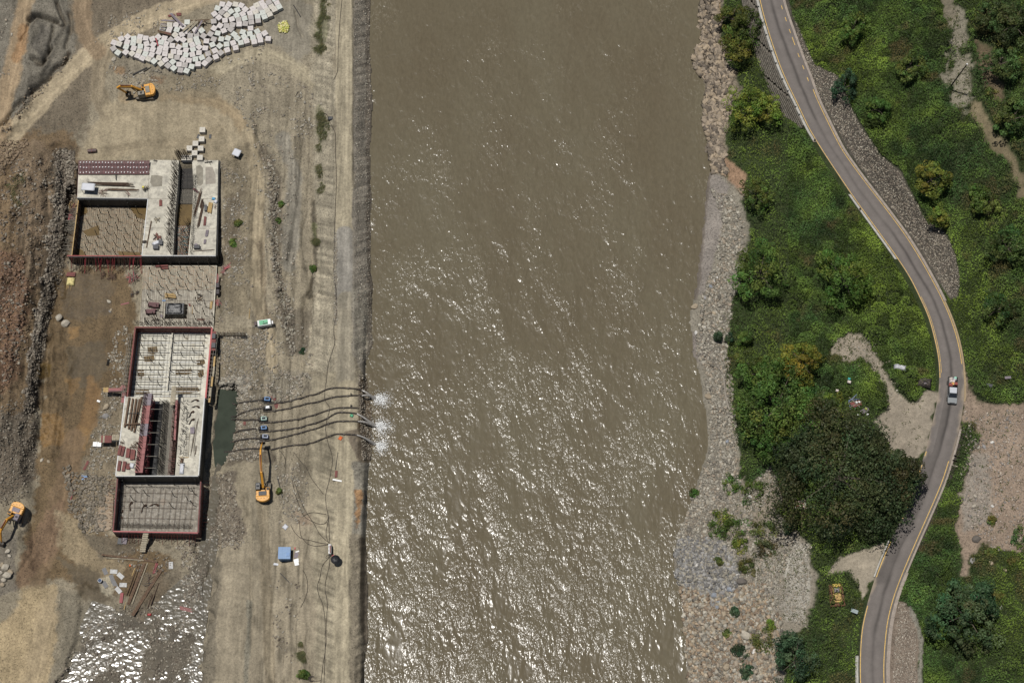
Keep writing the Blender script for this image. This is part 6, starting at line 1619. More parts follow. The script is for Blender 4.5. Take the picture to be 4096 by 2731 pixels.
_t(600, 180, 9.8, [(1405,200,12),(1405,395,14),(1655,375,-14),(1920,310,-2),(2270,345,-16),(2030,500,-24),(1290,570,26),(1525,605,6),(1775,555,-6),(2310,570,38),(1365,790,4),(1630,845,12),(1880,745,-1),(2145,715,36),(1430,1015,20)])
_t(780, 120, 9.8, [(605,160,26),(890,130,12),(730,365,16),(1030,360,8),(1290,330,18),(1530,170,34),(1655,325,40),(1870,85,16),(2145,150,-10),(1930,270,-26),(2270,305,-12),(680,580,-22),(965,625,40),(1235,560,-6),(1490,510,-20),(1795,500,-12),(2020,435,-16),(775,815,-26),(1260,785,-18),(1590,700,-12),(1005,895,42),(810,1055,-22)])
_t(800, 0, 9.8, [(870,170,10),(1140,175,24),(1390,175,10),(1615,220,24),(685,325,16),(1010,340,30),(565,545,-34),(845,485,34),(1210,455,-34),(1465,395,-22),(1775,370,38),(1050,605,42),(740,690,42),(1435,610,-24),(1665,550,-32),(535,840,-8),(975,805,-4),(1245,755,-18),(1515,780,-8),(1745,725,-14),(780,1010,28),(1035,1015,3),(1275,975,14),(1535,955,0),(1775,930,4),(550,1110,28),(930,1205,-22),(1200,1150,32),(1980,1115,-4)])
_t(960, 0, 9.8, [(505,340,-26),(390,525,-18),(605,465,-20),(785,350,-20),(885,500,-10),(690,640,-4),(425,690,-10),(710,810,-6),(445,870,-8),(955,660,-20),(650,205,-24),(850,115,-24),(960,250,-24),(1060,405,-24),(1165,560,-20),(1130,95,-24),(1230,250,-24),(1340,370,-24),(1535,265,-24),(1440,110,-24),(1340,-40,-24),(670,1235,-28),(965,1305,-30),(750,1410,-12)])
_t(900, 60, 9.8, [(1145,1055,-10),(1385,990,-6),(1690,930,4)])
CHK = [(490, 175), (475, 340), (365, 420), (257, 505), (458, 507), (350, 590), (445, 672), (250, 674), (165, 676)]
M_CUBE = [mat('cube_pink_white', (.50, .465, .445), .85, 0, .12, .9, (.42, .39, .36), .12), mat('cube_green_white', (.47, .485, .445), .85, 0, .12, .9, (.40, .41, .36), .12),
          mat('cube_cream', (.49, .46, .40), .85, 0, .15, .9, (.40, .37, .30), .2), mat('cube_dull', (.37, .345, .325), .85, 0, .2, .9, (.33, .31, .28), .3)]
S_ = 1.15
_cb = {}
def cube_obj(k):
    if k in _cb: c = _cb[k].copy(); COL.objects.link(c); return c
    mb = MB().box((0, 0, S_ / 2), (S_, S_, S_)); mb.m = 1
    mb.box((0, 0, S_ + .004), (.30, .05, .008), .4); mb.box((.05, .05, S_ + .004), (.05, .24, .008), -.2)
    _cb[k] = mb.build('concrete_cube', [M_CUBE[k], mat('casting_mark', (.36, .33, .30), .9)], None, .025); return _cb[k]
def where(x, y):
    if x > 1040 and y < 75: return 'upper right strips'
    if y < 105 and x > 830: return 'upper arc'
    if y < 150 and x < 800: return 'plank strewn part'
    if x < 560: return 'western tip'
    if x < 700: return 'western lobe'
    if y > 235: return 'lower rim'
    return 'eastern tail' if x > 930 else 'middle'
ORD = ['leftmost', 'second from left', 'third from left', 'fourth from left', 'fifth from left', 'sixth from left', 'seventh from left', 'eighth from left', 'ninth from left', 'tenth from left', 'eleventh from left', 'twelfth from left']
same = {}
seen = []
for x, y, a in CUBES:
    if any(abs(x - u) < 9 and abs(y - v) < 8 for u, v in seen): continue
    seen.append((x, y))
    k = random.choices((0, 1, 2, 3), (5, 3, 2, 2))[0]
    o = cube_obj(k)
    z = float(H(np.array([P(x, y, .9).x]), np.array([P(x, y, .9).y]))[0])
    p = P(x, y, z + S_ - .03); o.location = (p.x, p.y, z - .03)
    o.rotation_euler = (random.uniform(-.01, .01), random.uniform(-.01, .01), -math.atan(math.tan(math.radians(a)) * 1.13))
    cl = 'clockwise' if a > 0 else 'leftward'
    turn = 'squarely set' if abs(a) < 8 else 'slightly turned' if abs(a) < 15 else cl + ' turned' if abs(a) < 32 else 'diamond set'
    tint = ('pinkish white', 'greenish white', 'cream', 'dull grey')[k]
    same.setdefault((turn, tint, where(x, y)), []).append((x, o))
for (turn, tint, wh), L in same.items():
    for i, (x, o) in enumerate(sorted(L, key=lambda q: q[0])):
        tag(o, '%s %s concrete cube in the %s of the cube field' % (turn, tint, wh) if len(L) == 1 else '%s of the %s %s cubes, cube field %s' % (ORD[i], turn, tint, wh), 'concrete block', 'concrete cubes cast in the yard')
names = ['loner cube at the top of the checkerboard above the upper pier', 'second cube down the checkerboard, under the loner', 'cube with a scratched top left of the second checkerboard cube', 'leftmost checkerboard cube above the pier slot', 'right cube of the middle checkerboard pair', 'checkerboard cube with a yellow stain', 'lowest right checkerboard cube touching the pier', 'lowest middle checkerboard cube behind rebar', 'lowest left cube hidden by starter bars']
for (x, y), lab in zip(CHK, names):
    o = cube_obj(2); px, py = 700 + x / 4.48, 480 + y / 4.48
    p = P(px, py, .6 + S_ - .03); o.location = (p.x, p.y, .57); o.rotation_euler = (0, 0, 0)
    tag(o, lab, 'concrete block', 'concrete cubes in the checkerboard')

# ================================================================ LOOSE PIECES
def slab_at(name, px, py, l, w, t, a, m, label, cat, z=None, group=None, n=1, gap=.02, lift=0.0):
    """flat piece or stack of n slats lying at a photo point; l, w in metres, a in degrees clockwise in the photo"""
    p = G(px, py) if z is None else P(px, py, z)
    root = thing(name, p + Vector((0, 0, lift)), label, cat, group, -math.radians(a))
    if n == 1:
        MB().box((0, 0, t / 2), (l, w, t)).build('board', m, root, .01)
        MB().bar((-l / 2 + .05, 0, t + .02), (l / 2 - .05, 0, t + .02), w * .12, .04).build('rib', m, root)
    else:
        ww = w / n
        for k in range(n):
            MB().box((random.uniform(-.06, .06) * l, -w / 2 + ww * (k + .5), t / 2 + random.uniform(0, t * .3)), (l * random.uniform(.88, 1), ww - gap, t), random.uniform(-.01, .01)).build('board', m, root, .008)
    return root
def pile(name, px, py, l, w, a, m, label, cat, k=8, z=None, h=.3, th=.08, spread=.18):
    """untidy bundle of long pieces, each its own part"""
    p = G(px, py) if z is None else P(px, py, z)
    root = thing(name, p, label, cat, None, -math.radians(a))
    for i in range(k):
        mm = m[i % len(m)] if isinstance(m, (list, tuple)) else m
        da = random.gauss(0, spread); L = l * random.uniform(.7, 1.05)
        c = Vector((random.uniform(-.08, .08) * l, random.uniform(-.5, .5) * w, .05 + random.uniform(0, h)))
        d = Vector((math.cos(da), math.sin(da), random.uniform(-.03, .03))) * L / 2
        MB().bar(c - d, c + d, th).build('piece', mm, root)
    return root
def canopy(px, py, w, d, h, a, label, z=None, sag=.12, m=None):
    p = G(px, py) if z is None else P(px, py, z)
    root = thing('canopy', p, label, 'canopy', None, -math.radians(a))
    for sx in (-1, 1):
        for sy in (-1, 1):
            MB().bar((sx * w / 2, sy * d / 2, 0), (sx * w / 2, sy * d / 2, h), .07).build('post', M_LTBAR, root)
    mb = MB(); n = 7; vs = []
    for i in range(n):
        for j in range(n):
            u, v = i / (n - 1) - .5, j / (n - 1) - .5
            vs.append((u * w * 1.1, v * d * 1.1, h + .04 - sag * (1 - 4 * u * u) * (1 - 4 * v * v) - .15 * (abs(u) > .49 or abs(v) > .49) + random.uniform(-.02, .02)))
    mb.add(vs, [(i * n + j, (i + 1) * n + j, (i + 1) * n + j + 1, i * n + j + 1) for i in range(n - 1) for j in range(n - 1)])
    o = mb.build('cloth', m or M_WCLOTH, root, 0, True)
    s = o.modifiers.new('thick', 'SOLIDIFY'); s.thickness = .03
    MB().box((.1, -.1, .35), (w * .6, d * .5, .7)).build('sheltered_box', M_DGREY, root, .03)
    return root
def drape(name, px, py, w, d, h, a, m, label, cat, z=None, seed=1, crumple=.18):
    """crumpled sheet thrown over something"""
    p = G(px, py) if z is None else P(px, py, z)
    n = 13; r = np.random.default_rng(seed); g = r.random((n, n)); vs = []
    for i in range(n):
        for j in range(n):
            u, v = i / (n - 1) * 2 - 1, j / (n - 1) * 2 - 1
            e = max(abs(u), abs(v)); top = h * (1 - smooth(.62, 1.0, e))
            vs.append((u * w / 2 * (1 + .06 * (g[j, i] - .5)), v * d / 2 * (1 + .1 * (g[i, j] - .5)), .03 + float(top) * (1 + crumple * (g[i, j] - .5) * 2) + crumple * .15 * g[j, i]))
    mb = MB(); mb.add(vs, [(i * n + j, (i + 1) * n + j, (i + 1) * n + j + 1, i * n + j + 1) for i in range(n - 1) for j in range(n - 1)])
    o = mb.build(name, m, None, 0, True); o.location = p; o.rotation_euler = (0, 0, -math.radians(a))
    sd = o.modifiers.new('thick', 'SOLIDIFY'); sd.thickness = .02
    return tag(o, label, cat)

canopy(363 - 4, 760, 2.5, 1.5, 1.7, 4, 'white cloth canopy over dark boxes at the left of the upper pier', ZT)
canopy(950, 622, 1.45, 1.45, 1.5, 24, 'small white topped canopy standing beside the haul road', None)
pile('rebar_bundle', 440, 738, 9.2, .75, 2, [M_REBAR, M_WOODD], 'long thick bundle of rusty rebar lying under the red panels', 'rebar bundle', 22, ZT, .35, .07, .008)
pile('rebar_bundle', 492, 761, 6.4, .35, 1, [M_REBAR, M_WOODD], 'shorter thin bundle of rusty rebar near the slab edge', 'rebar bundle', 12, ZT, .25, .07, .01)
pile('rebar_scrap', 412, 771, 2.0, .9, 15, [M_REDB, M_REBAR, M_WOODG], 'scatter of short rods right of the white canopy', 'scrap', 14, ZT, .1, .05, .6)
pile('scrap_coil', 582, 757, 1.0, 1.0, 60, [M_DKBAR, M_WOODG], 'grey tangle of wire and scrap at the slab corner', 'scrap', 34, ZT, .7, .05, 1.2)
drape('yellow_sack', 573, 749, .5, .5, .25, 20, mat('yellow_cloth', (.62, .55, .12), .8, 0, .2, 2), 'small yellow sack on the grey tangle of wire', 'sack', ZT + .7, 5)
pile('tripod_rods', 510, 778, 1.3, .8, 50, [M_REDB, M_DKBAR], 'crossed red and dark rods near the slab edge', 'scrap', 5, ZT, .3, .06, .7)
pile('rebar_rods', 466, 707, 1.9, .4, 88, M_DKBAR, 'upright cluster of dark rods beneath the red panels', 'rebar bundle', 6, ZT, .3, .05, .08)
slab_at('formwork_panel_stack', 643, 813, 1.45, .6, .22, 86, M_REDB, 'small stack of red form panels on the slab left of the slot', 'form panels', ZT, None, 3)
MB_ = slab_at('timber_beam', 596, 938, 5.9, .20, .2, 96, M_WOODD, 'long brown timber on the left slab edge of the upper pier', 'timber', ZT)
pile('scrap_boards', 628, 880, 1.4, .8, 10, [M_WOODG, M_DKBAR], 'scraps of grey board and a wedge on the left slab', 'scrap', 7, ZT, .1, .12, .9)
pile('red_boards', 628, 948, 1.5, .8, 70, [M_REDB, M_WOODD, M_DKBAR, M_REDB], 'heap of red and brown boards above the white tarp', 'boards', 10, ZT, .4, .14, .5)
drape('white_tarp', 626, 976, 1.7, .95, .7, -28, M_WCLOTH, 'crumpled white tarp on the slab beside a grey drum', 'tarp', ZT, 3, .3)
r_ = thing('tool_chest', P(625, 992, ZT), 'dark grey tool chest below the crumpled white tarp', 'chest')
MB().box((0, 0, .35), (1.05, .9, .7)).build('body', M_DGREY, r_, .04); MB().box((0, 0, .74), (1.1, .95, .08)).build('lid', M_DGREY, r_, .02)
r_ = thing('wheelbarrow', P(645, 973, ZT), 'dark barrow with a wheel right of the white tarp', 'wheelbarrow')
MB().box((0, 0, .45), (.6, .9, .35), taper=1.2).build('tray', M_DGREY, r_, .03); MB().lathe((0, .75, .22), [(.0, -.06), (.22, -.06), (.22, .06), (.0, .06)], 12, Matrix.Rotation(math.pi / 2, 3, 'Y')).build('wheel', M_RUBBER, r_)
MB().bar((-.2, -.4, .5), (-.25, -1.0, .6), .05).bar((.2, -.4, .5), (.25, -1.0, .6), .05).build('handles', M_DKBAR, r_)
drape('dark_sack', 578, 968, .6, .9, .35, 80, M_RUBBER, 'dark brown sack on the left slab edge', 'sack', ZT, 8)
pile('rebar_bundle', 792, 815, 6.0, .45, 101, [M_REBAR, M_WOODD], 'upper left bundle of rebar along the slot on the right slab', 'rebar bundle', 12, ZT, .3, .07, .02)
pile('rebar_bundle', 803, 860, 5.6, .4, 98, [M_REBAR, M_WOODD], 'lower bundle of rebar along the slot on the right slab', 'rebar bundle', 12, ZT, .3, .07, .02)
pile('rebar_bundle', 806, 815, 2.2, .3, 102, M_REBAR, 'short dark rebar bundle right of the long ones', 'rebar bundle', 8, ZT, .3, .07, .02)
slab_at('long_bar', 773, 970, 3.0, .08, .08, 94, M_DKBAR, 'single long dark bar standing clear on the right slab', 'bar', ZT)
pile('rebar_bundle', 818, 1003, 4.6, .12, -5, M_REBAR, 'pair of long bars across the south end of the right slab', 'rebar bundle', 3, ZT, .1, .06, .01)
slab_at('formwork_panel_stack', 783, 763, 1.4, .45, .25, 40, M_REDF, 'tilted dark red panel at the top right of the slot', 'form panels', ZT, None, 2)
drape('blue_tarp', 855, 796, .75, .6, .3, 10, mat('blue_cloth', (.08, .30, .50), .7, 0, .2, 2), 'small bright blue cloth on the right slab', 'tarp', ZT, 4)
drape('white_sack', 863, 808, .8, .75, .4, 30, M_WCLOTH, 'white plastic sack under the blue cloth', 'sack', ZT, 6)
slab_at('timber_stack', 841, 833, 2.4, .85, .35, 95, [M_WOOD][0], 'stack of yellow brown timber on the right slab', 'timber', ZT, None, 6)
r_ = thing('tool_chest', P(824, 836, ZT), 'slim dark chest left of the timber stack', 'chest', None, .05); MB().box((0, 0, .3), (.5, 1.25, .6)).build('body', M_DGREY, r_, .04); MB().box((0, 0, .63), (.54, 1.3, .06)).build('lid', M_DGREY, r_)
slab_at('formwork_panel_stack', 820, 886, 2.0, .5, .2, 92, M_REDB, 'narrow red form panels below the timber stack', 'form panels', ZT, None, 2)
slab_at('block_pallet', 828, 934, 1.5, .55, .2, 98, M_PLUM, 'slanted stack of grey bricks on the right slab', 'pallet', ZT, None, 4)
slab_at('block_pallet', 820, 968, 1.0, .5, .2, 92, M_PLUM, 'short stack of grey bricks below the slanted one', 'pallet', ZT, None, 4)
pile('wire_coil', 862, 828, .8, .8, 0, [M_REDB, M_LTBAR], 'loose coil of wire right of the timber stack', 'wire', 12, ZT, .1, .03, 1.5)
r_ = thing('generator', P(789, 992, ZT), 'dark boxy generator near the south end of the right slab', 'generator')
MB().box((0, 0, .45), (1.2, .8, .9)).build('body', M_DGREY, r_, .05); MB().box((-.1, .35, 1.0), (.5, .35, .2)).build('top_vent', M_PLUM, r_, .02); MB().bar((.75, -.3, 0), (.75, -.3, .5), .2).build('side_box', M_BPLAST, r_)
pile('branch', 835, 650, 1.7, .2, 22, M_DKBAR, 'black bent rods lying at the top edge of the right slab', 'scrap', 5, ZT, .2, .07, .5)
pile('branch', 622, 644, .9, .2, 22, M_DKBAR, 'black scrap on the top edge of the left slab', 'scrap', 5, ZT, .2, .07, .6)
# deck furniture
r_ = thing('covered_container', P(704, 1246, ZD), 'big container wrapped in black plastic sheeting on the rebar deck', 'container')
MB().box((0, 0, .85), (4.0, 2.6, 1.7), taper=.94).build('box', M_BPLAST, r_, .12)
dr = drape('plastic_sheet', 704, 1246, 4.5, 3.1, 1.78, 0, M_BPLAST, 'x', 'x', ZD, 9, .07); dr.parent = r_; dr.location = (0, 0, .02)
for k_ in ('label', 'category'): del dr[k_]
pile('yellow_planks', 682, 1183, 2.3, .8, 2, M_WOOD, 'splayed pile of yellow planks on the rebar deck', 'planks', 12, ZD + .3, .3, .14, .07)
pile('wood_scrap', 800, 1190, 1.3, 1.2, 0, [M_WOODD, M_WOODG, M_DKBAR], 'round heap of wood scrap and wire on the deck', 'scrap', 22, ZD, .4, .07, 1.4)
slab_at('yellow_planks', 845, 1222, 1.8, .45, .2, 93, M_WOOD, 'short stack of yellow planks at the east edge of the deck', 'planks', ZD, None, 3)
slab_at('formwork_panel_stack', 618, 1224, 2.2, 1.0, .75, 6, M_REDF, 'upper dark red formwork box on the deck', 'form panels', ZD, None, 2)
slab_at('formwork_panel_stack', 605, 1250, 2.2, 1.0, .75, -3, M_REDF, 'lower dark red formwork box on the deck', 'form panels', ZD, None, 3)
slab_at('blue_crate', 656, 1203, .7, .25, .15, 0, M_BLUE, 'small blue crate by the black container', 'crate', ZD)
slab_at('grey_shovel_plate', 646, 1264, .8, .5, .05, 35, M_PLUM, 'grey plate leaning by a deck bar', 'plate', ZD)
slab_at('steel_grating', 621, 1281, 1.6, .5, .1, 0, M_DKBAR, 'dark slotted grating at the south of the deck', 'grating', ZD, None, 4, .07)
slab_at('steel_grating', 803, 1279, 1.6, .45, .1, 2, M_REDB, 'red slotted grating at the south east of the deck', 'grating', ZD, None, 4, .07)
slab_at('formwork_panel_stack', 646, 1066, 2.7, .35, .3, -4, M_REDB, 'long red brown panel leaning at the north edge of the deck', 'form panels', ZD + .2, None, 2)
slab_at('formwork_panel_stack', 660, 1074, 1.6, .4, .3, -6, M_REDB, 'short red brown panel below the long one on the deck', 'form panels', ZD + .2, None, 2)
slab_at('red_plate', 759, 1220, .7, .35, .08, 55, M_REDB, 'small red plate right of the black container', 'plate', ZD)
slab_at('yellow_lath', 770, 1238, 1.9, .1, .08, 92, M_WOOD, 'single yellow lath right of the black container', 'planks', ZD)
for y, l in ((1146, 'upper'), (1172, 'lower')):
    r_ = thing('storage_drum', P(873, y, -2.6), '%s dark brown tank at the east edge of the deck' % l, 'tank', 'brown tanks beside the deck')
    MB().box((0, 0, .45), (.85, 1.25, .9), taper=.85).build('body', mat('dark_tank', (.04, .03, .034), .6, 0, .3, 2), r_, .15); MB().lathe((0, 0, .9), [(.12, 0), (.12, .08), (.0, .08)], 10).build('cap', M_DKBAR, r_)
pile('red_rods', 872, 1115, 1.9, .5, 92, [mat('red_prop_paint', None), M_LTBAR], 'pale and red rods above the brown tanks', 'rods', 10, -2.4, .2, .06, .05)
pile('red_rods', 872, 1212, 1.6, .9, 80, [mat('red_prop_paint', None), M_REDB, M_LTBAR], 'tangled red rods below the brown tanks', 'rods', 16, -2.4, .3, .06, .35)
pile('red_props', 910, 1068, 2.0, .8, -38, [mat('red_prop_paint', None), M_PINK, M_LTBAR], 'red and pink props dumped right of the upper pier corner', 'rods', 16, None, .3, .08, .3)
pile('red_props', 897, 1090, 1.4, .7, 10, [M_PINK, M_REDB], 'second pink heap of props below the first', 'rods', 12, None, .3, .07, .6)
pile('scrap_rods', 530, 1112, 2.4, 1.6, 60, [M_REBAR, M_LTBAR, mat('red_prop_paint', None)], 'tangle of pinkish rods west of the deck', 'rods', 30, None, .5, .06, .8)
pile('wood_scrap', 412, 1104, 1.2, 1.0, 10, [M_WOODD, M_REBAR], 'rusty heap south of the sunken bay', 'scrap', 22, None, .4, .08, 1.2)
pile('wood_scrap', 448, 1106, 2.0, 1.0, -5, [M_WOODD, M_REBAR], 'larger rusty heap right of the first', 'scrap', 26, None, .4, .08, 1.2)
pile('wood_scrap', 530, 1178, .9, .9, 10, [M_WOODD, M_DKBAR], 'dark bush-like scrap left of the deck', 'scrap', 18, None, .4, .06, 1.4)
pile('wood_scrap', 549, 1172, .8, .8, 10, [M_WOODD, M_DKBAR], 'second dark scrap heap beside the deck edge', 'scrap', 18, None, .4, .06, 1.4)
pile('tie_rods', 285, 835, 3.0, 1.6, -58, [M_WOOD, M_REBAR, M_REDB], 'orange and rusty rods west of the sunken bay', 'rods', 26, None, .5, .06, .4)
pile('tie_rods', 280, 870, 1.8, 1.2, 70, [mat('red_prop_paint', None), M_PINK], 'bright red rods west of the sunken bay', 'rods', 22, None, .4, .06, .5)
slab_at('formwork_panel_stack', 284, 1100, 2.0, .9, .4, 2, M_REDB, 'red brown panels above the yellow sheet', 'form panels', None, None, 3)
drape('yellow_tarp', 284, 1128, 1.8, 1.9, .8, 3, mat('yellow_tarp', (.58, .50, .22), .75, 0, .25, 1.2), 'yellow tarp tied over a load near the mud flat', 'tarp', None, 12, .25)
pile('pallet_legs', 280, 1146, 1.6, 1.5, 95, M_WOOD, 'yellow laths sticking out under the yellow tarp', 'planks', 6, None, .1, .06, .1)
r_ = thing('fuel_drum', G(370, 607), 'rusty dark drum lying above the red panels', 'drum', None, .1)
MB().lathe((0, 0, .4), [(.0, -.9), (.4, -.9), (.42, -.3), (.4, 0), (.42, .3), (.4, .9), (.0, .9)], 14, Matrix.Rotation(math.pi / 2, 3, 'Y')).build('body', mat('drum_rust', (.10, .06, .055), .6, 0, .5, 2), r_); MB().box((0, 0, .4), (.08, .86, .86)).build('hoop', M_REDB, r_)
slab_at('slatted_crate', 433, 1450, 1.5, .55, .25, 97, M_DKBAR, 'black slotted crate on the mud flat', 'crate', None, None, 4, .1)
slab_at('pink_plank', 500, 1215, 1.7, .3, .1, -14, M_PINK, 'pink plank on stones left of the deck', 'planks')
slab_at('grey_tray', 841, 547, .95, .48, .12, 92, M_DGREY, 'dark tray right of the checkerboard cubes', 'tray')
slab_at('grey_tray', 793, 547, .95, .45, .12, 105, M_DGREY, 'dark tray left of the second checkerboard cube', 'tray')
# lower pier load
for i, (x, y, L, a, lab) in enumerate([(509, 1650, 6.2, 95, 'leftmost'), (524, 1656, 6.3, 94, 'second'), (536, 1660, 6.6, 95, 'third'), (548, 1655, 6.0, 97, 'fourth'), (546, 1690, 4.2, 98, 'fifth, lower'), (556, 1640, 5.4, 99, 'rightmost')]):
    r_ = thing('steel_beam', P(x, y, LZ), '%s of the rusty steel beams laid along the left slab' % lab, 'steel beam', 'rusty steel beams on the lower pier', -math.radians(a))
    MB().box((0, 0, .42), (L, .34, .05)).build('flange', M_WOODD, r_); MB().box((0, 0, .06), (L, .34, .05)).build('flange', M_WOODD, r_); MB().box((0, 0, .24), (L, .08, .32)).build('web', M_REBAR, r_)
slab_at('steel_beam', 531, 1696, 2.9, .25, .25, -3, M_WOODD, 'cross beam lying over the rusty beams', 'steel beam', LZ + .5)
slab_at('steel_beam', 534, 1653, 2.6, .12, .12, 2, M_DKBAR, 'thin cross bar lying over the middle of the rusty beams', 'steel beam', LZ + .5)
for x, y, L, w, a, n_, lab in [(480, 1802, 2.0, .55, 97, 1, 'upper left'), (493, 1806, 2.0, .5, 100, 1, 'second upper'), (513, 1812, 1.9, .75, 92, 2, 'upper right wide'), (532, 1820, 2.2, .9, 92, 2, 'thick upper right'), (478, 1864, 2.0, .6, 95, 1, 'lower left'), (497, 1866, 2.0, .6, 96, 1, 'lower middle'), (514, 1866, 1.2, .7, 92, 1, 'lower right short')]:
    slab_at('formwork_panel_stack', x, y, L, w, .45, a, M_REDB, '%s dark red panel on the corner of the lower pier' % lab, 'form panels', LZ, 'red panels on the lower pier', n_)
drape('white_tarp', 528, 1862, 1.0, 1.1, .4, 10, M_WCLOTH, 'white sheet among the red panels of the lower pier', 'tarp', LZ, 14, .35)
drape('white_tarp', 728, 1874, .9, 2.2, .4, 3, M_WCLOTH, 'long white sheet near the south end of the right slab', 'tarp', LZ, 15, .35)
pile('bent_stirrups', 545, 1780, 2.2, 1.4, 35, [M_WOODD, M_REBAR], 'bent rusty frames between beams and red panels', 'scrap', 10, LZ, .4, .08, .8)
pile('bent_stirrups', 490, 1768, 1.2, .9, 20, [M_REBAR], 'small bent rusty frame at the left slab edge', 'scrap', 7, LZ, .3, .05, .8)
slab_at('grey_box_lid', 770, 1722, 1.3, .8, .35, 86, M_PLUM, 'grey rectangular box on the right slab below the hook bundles', 'box', LZ)
slab_at('yellow_board', 737, 1829, 1.8, .12, .1, 0, M_WOOD, 'thin yellow board across the right slab', 'planks', LZ)
slab_at('grey_board', 728, 1842, .6, .9, .2, 4, M_WOODD, 'small brown box under the yellow board', 'box', LZ)
pile('thin_tubes', 780, 1740, 8.0, .8, 96, [M_LTBAR, M_REBAR], 'thin tubes and hoses along the east of the right slab', 'tubes', 6, LZ, .08, .04, .05)
pile('thin_tubes', 760, 1780, 5.0, 1.5, 92, [M_WOODG, M_LTBAR], 'thin laths lying lengthwise on the right slab', 'tubes', 9, LZ, .04, .04, .03)
pile('rod_shapes', 783, 1800, 2.2, .3, 94, [M_REBAR], 'U shaped rust rod on the right slab', 'rods', 3, LZ, .1, .06, .03)
# side landings west of the lower pier
LDG = thing('side_landing', P(460, 1562, -1.5), 'pink and timber landing jutting west from the framed bay', 'landing')
for x in (416, 421, 426, 431): part(MB().bar(P(x, 1549, -.9), P(x - .5, 1568, -.9), .22, .08), 'plank', M_WOOD, LDG)
part(MB().bar(P(434, 1560, -.9), P(490, 1559, -.9), .8, .1), 'red_deck', M_PINK, LDG)
part(MB().bar(P(485, 1545, -.6), P(500, 1556, -.6), 1.0, .3), 'red_box', M_PINK, LDG)
part(MB().bar(P(497, 1568, -.6), P(491, 1610, -.9), .7, .2), 'red_box', M_PINK, LDG)
part(MB().bar(P(436, 1566, -1), P(490, 1566, -1), .12, .5).bar(P(440, 1566, -1), P(440, 1566, -3.3), .1).bar(P(482, 1566, -1), P(482, 1566, -3.3), .1), 'trestle', M_BLACK, LDG)
LD2 = thing('side_landing', P(440, 1760, -2), 'lower landing of red panels and timber west of the lower pier', 'landing')
for k in range(7): part(MB().bar(P(402 + k * 7, 1741, -1.2), P(400 + k * 7, 1770, -1.2), .33, .1), 'red_plank' if k else 'plank', M_REDB if k in (1, 3, 4, 5, 6) else M_WOODG, LD2)
for k in range(4): part(MB().bar(P(452 + k * 7, 1738, -1.0), P(451 + k * 7, 1760, -1.0), .3, .1), 'plank', M_WOODG, LD2)
part(MB().bar(P(405, 1768, -1.4), P(475, 1764, -1.4), .12, .3).bar(P(410, 1768, -1.4), P(410, 1768, -3.3), .1).bar(P(440, 1768, -1.4), P(440, 1768, -3.3), .1).bar(P(470, 1766, -1.4), P(470, 1766, -3.3), .1), 'trestle', M_DKBAR, LD2)
slab_at('white_slab_box', 382, 1779, .8, .95, .6, 2, M_WHITE, 'left one of the two white square panels on the bank', 'panel')
slab_at('white_slab_box', 399, 1780, .8, .95, .6, 2, M_WHITE, 'right one of the two white square panels on the bank', 'panel')
slab_at('red_plank', 345, 1861, 2.0, .5, .1, -68, M_REDB, 'dull red board beside the haul road', 'board')
slab_at('red_pole', 289, 1980, 2.0, .14, .1, -75, mat('red_prop_paint', None), 'thin red pole lying by the haul road', 'pole')
slab_at('cement_bag', 395, 1605, .65, .4, .25, 20, M_WHITE, 'small white and black bag above the brown slab boulder', 'bag')
pile('oil_cans', 338, 1907, 1.2, .7, 0, [M_BLUE, M_LTBAR, M_WOODD], 'blue and brown clutter left of the lowest bay', 'scrap', 8, None, .4, .2, .8)
# plank bridge and yard of plates
BR = thing('plank_bridge', P(585, 2170, -1), 'timber plank bridge from the lowest bay to the bank', 'footbridge')
for k in range(9):
    y = 2134 + k * 8.6; x = 583 - k * 1.6
    part(MB().bar(P(x - 11, y, -.1 - k * .2), P(x + 11, y, -.1 - k * .2), .40, .08), 'plank', M_WOODG, BR)
part(MB().bar(P(575, 2132, -.15), P(562, 2208, -1.9), .12, .14).bar(P(593, 2132, -.15), P(580, 2208, -1.9), .12, .14), 'bearers', M_WOODD, BR)
mb = MB()
for k in range(26):
    x = 490 + k * 12.2
    if 570 < x < 598: continue
    mb.bar(P(x, 2137, random.uniform(-1, -.2)), G(x + random.uniform(-5, 5), random.uniform(2160, 2185)), .07)
for k in range(14):
    y = 1920 + k * 15
    mb.bar(P(804 - k * .8, y, -.6), G(830 + random.uniform(-5, 12), y + 4), .06); mb.bar(P(462 - k * .8, y, -.8), G(440 + random.uniform(-8, 5), y + 3), .06)
props = tag(mb.build('raking_props', M_REDB), 'thin rust red props bracing the lowest formwork bay', 'props'); props['kind'] = 'stuff'; del props['category']
slab_at('grey_crate', 482, 2165, 1.0, 1.2, .35, 3, M_DGREY, 'dark square crate under the lowest bay', 'crate'); slab_at('grey_crate', 499, 2164, .95, 1.2, .35, 8, M_PLUM, 'grey violet crate right of the dark square crate', 'crate')
slab_at('red_ladder_frame', 823, 2108, 2.2, 1.0, .2, 88, M_REDB, 'red ribbed form frame standing in the stream edge', 'form frame', None, None, 5, .06)
slab_at('pink_ladder', 744, 2436, 2.6, .7, .15, 14, M_PINK, 'pink ribbed form frame lying in the shallow water', 'form frame', None, None, 3, .06)
drape('red_sack', 598, 2457, .8, .5, .3, 0, M_RED, 'red sack at the edge of the shallow water', 'sack', None, 17)
M_FOIL = mat('silver_sheet', (.44, .44, .43), .6, .0, .35, 2.0, (.20, .20, .20), .35)
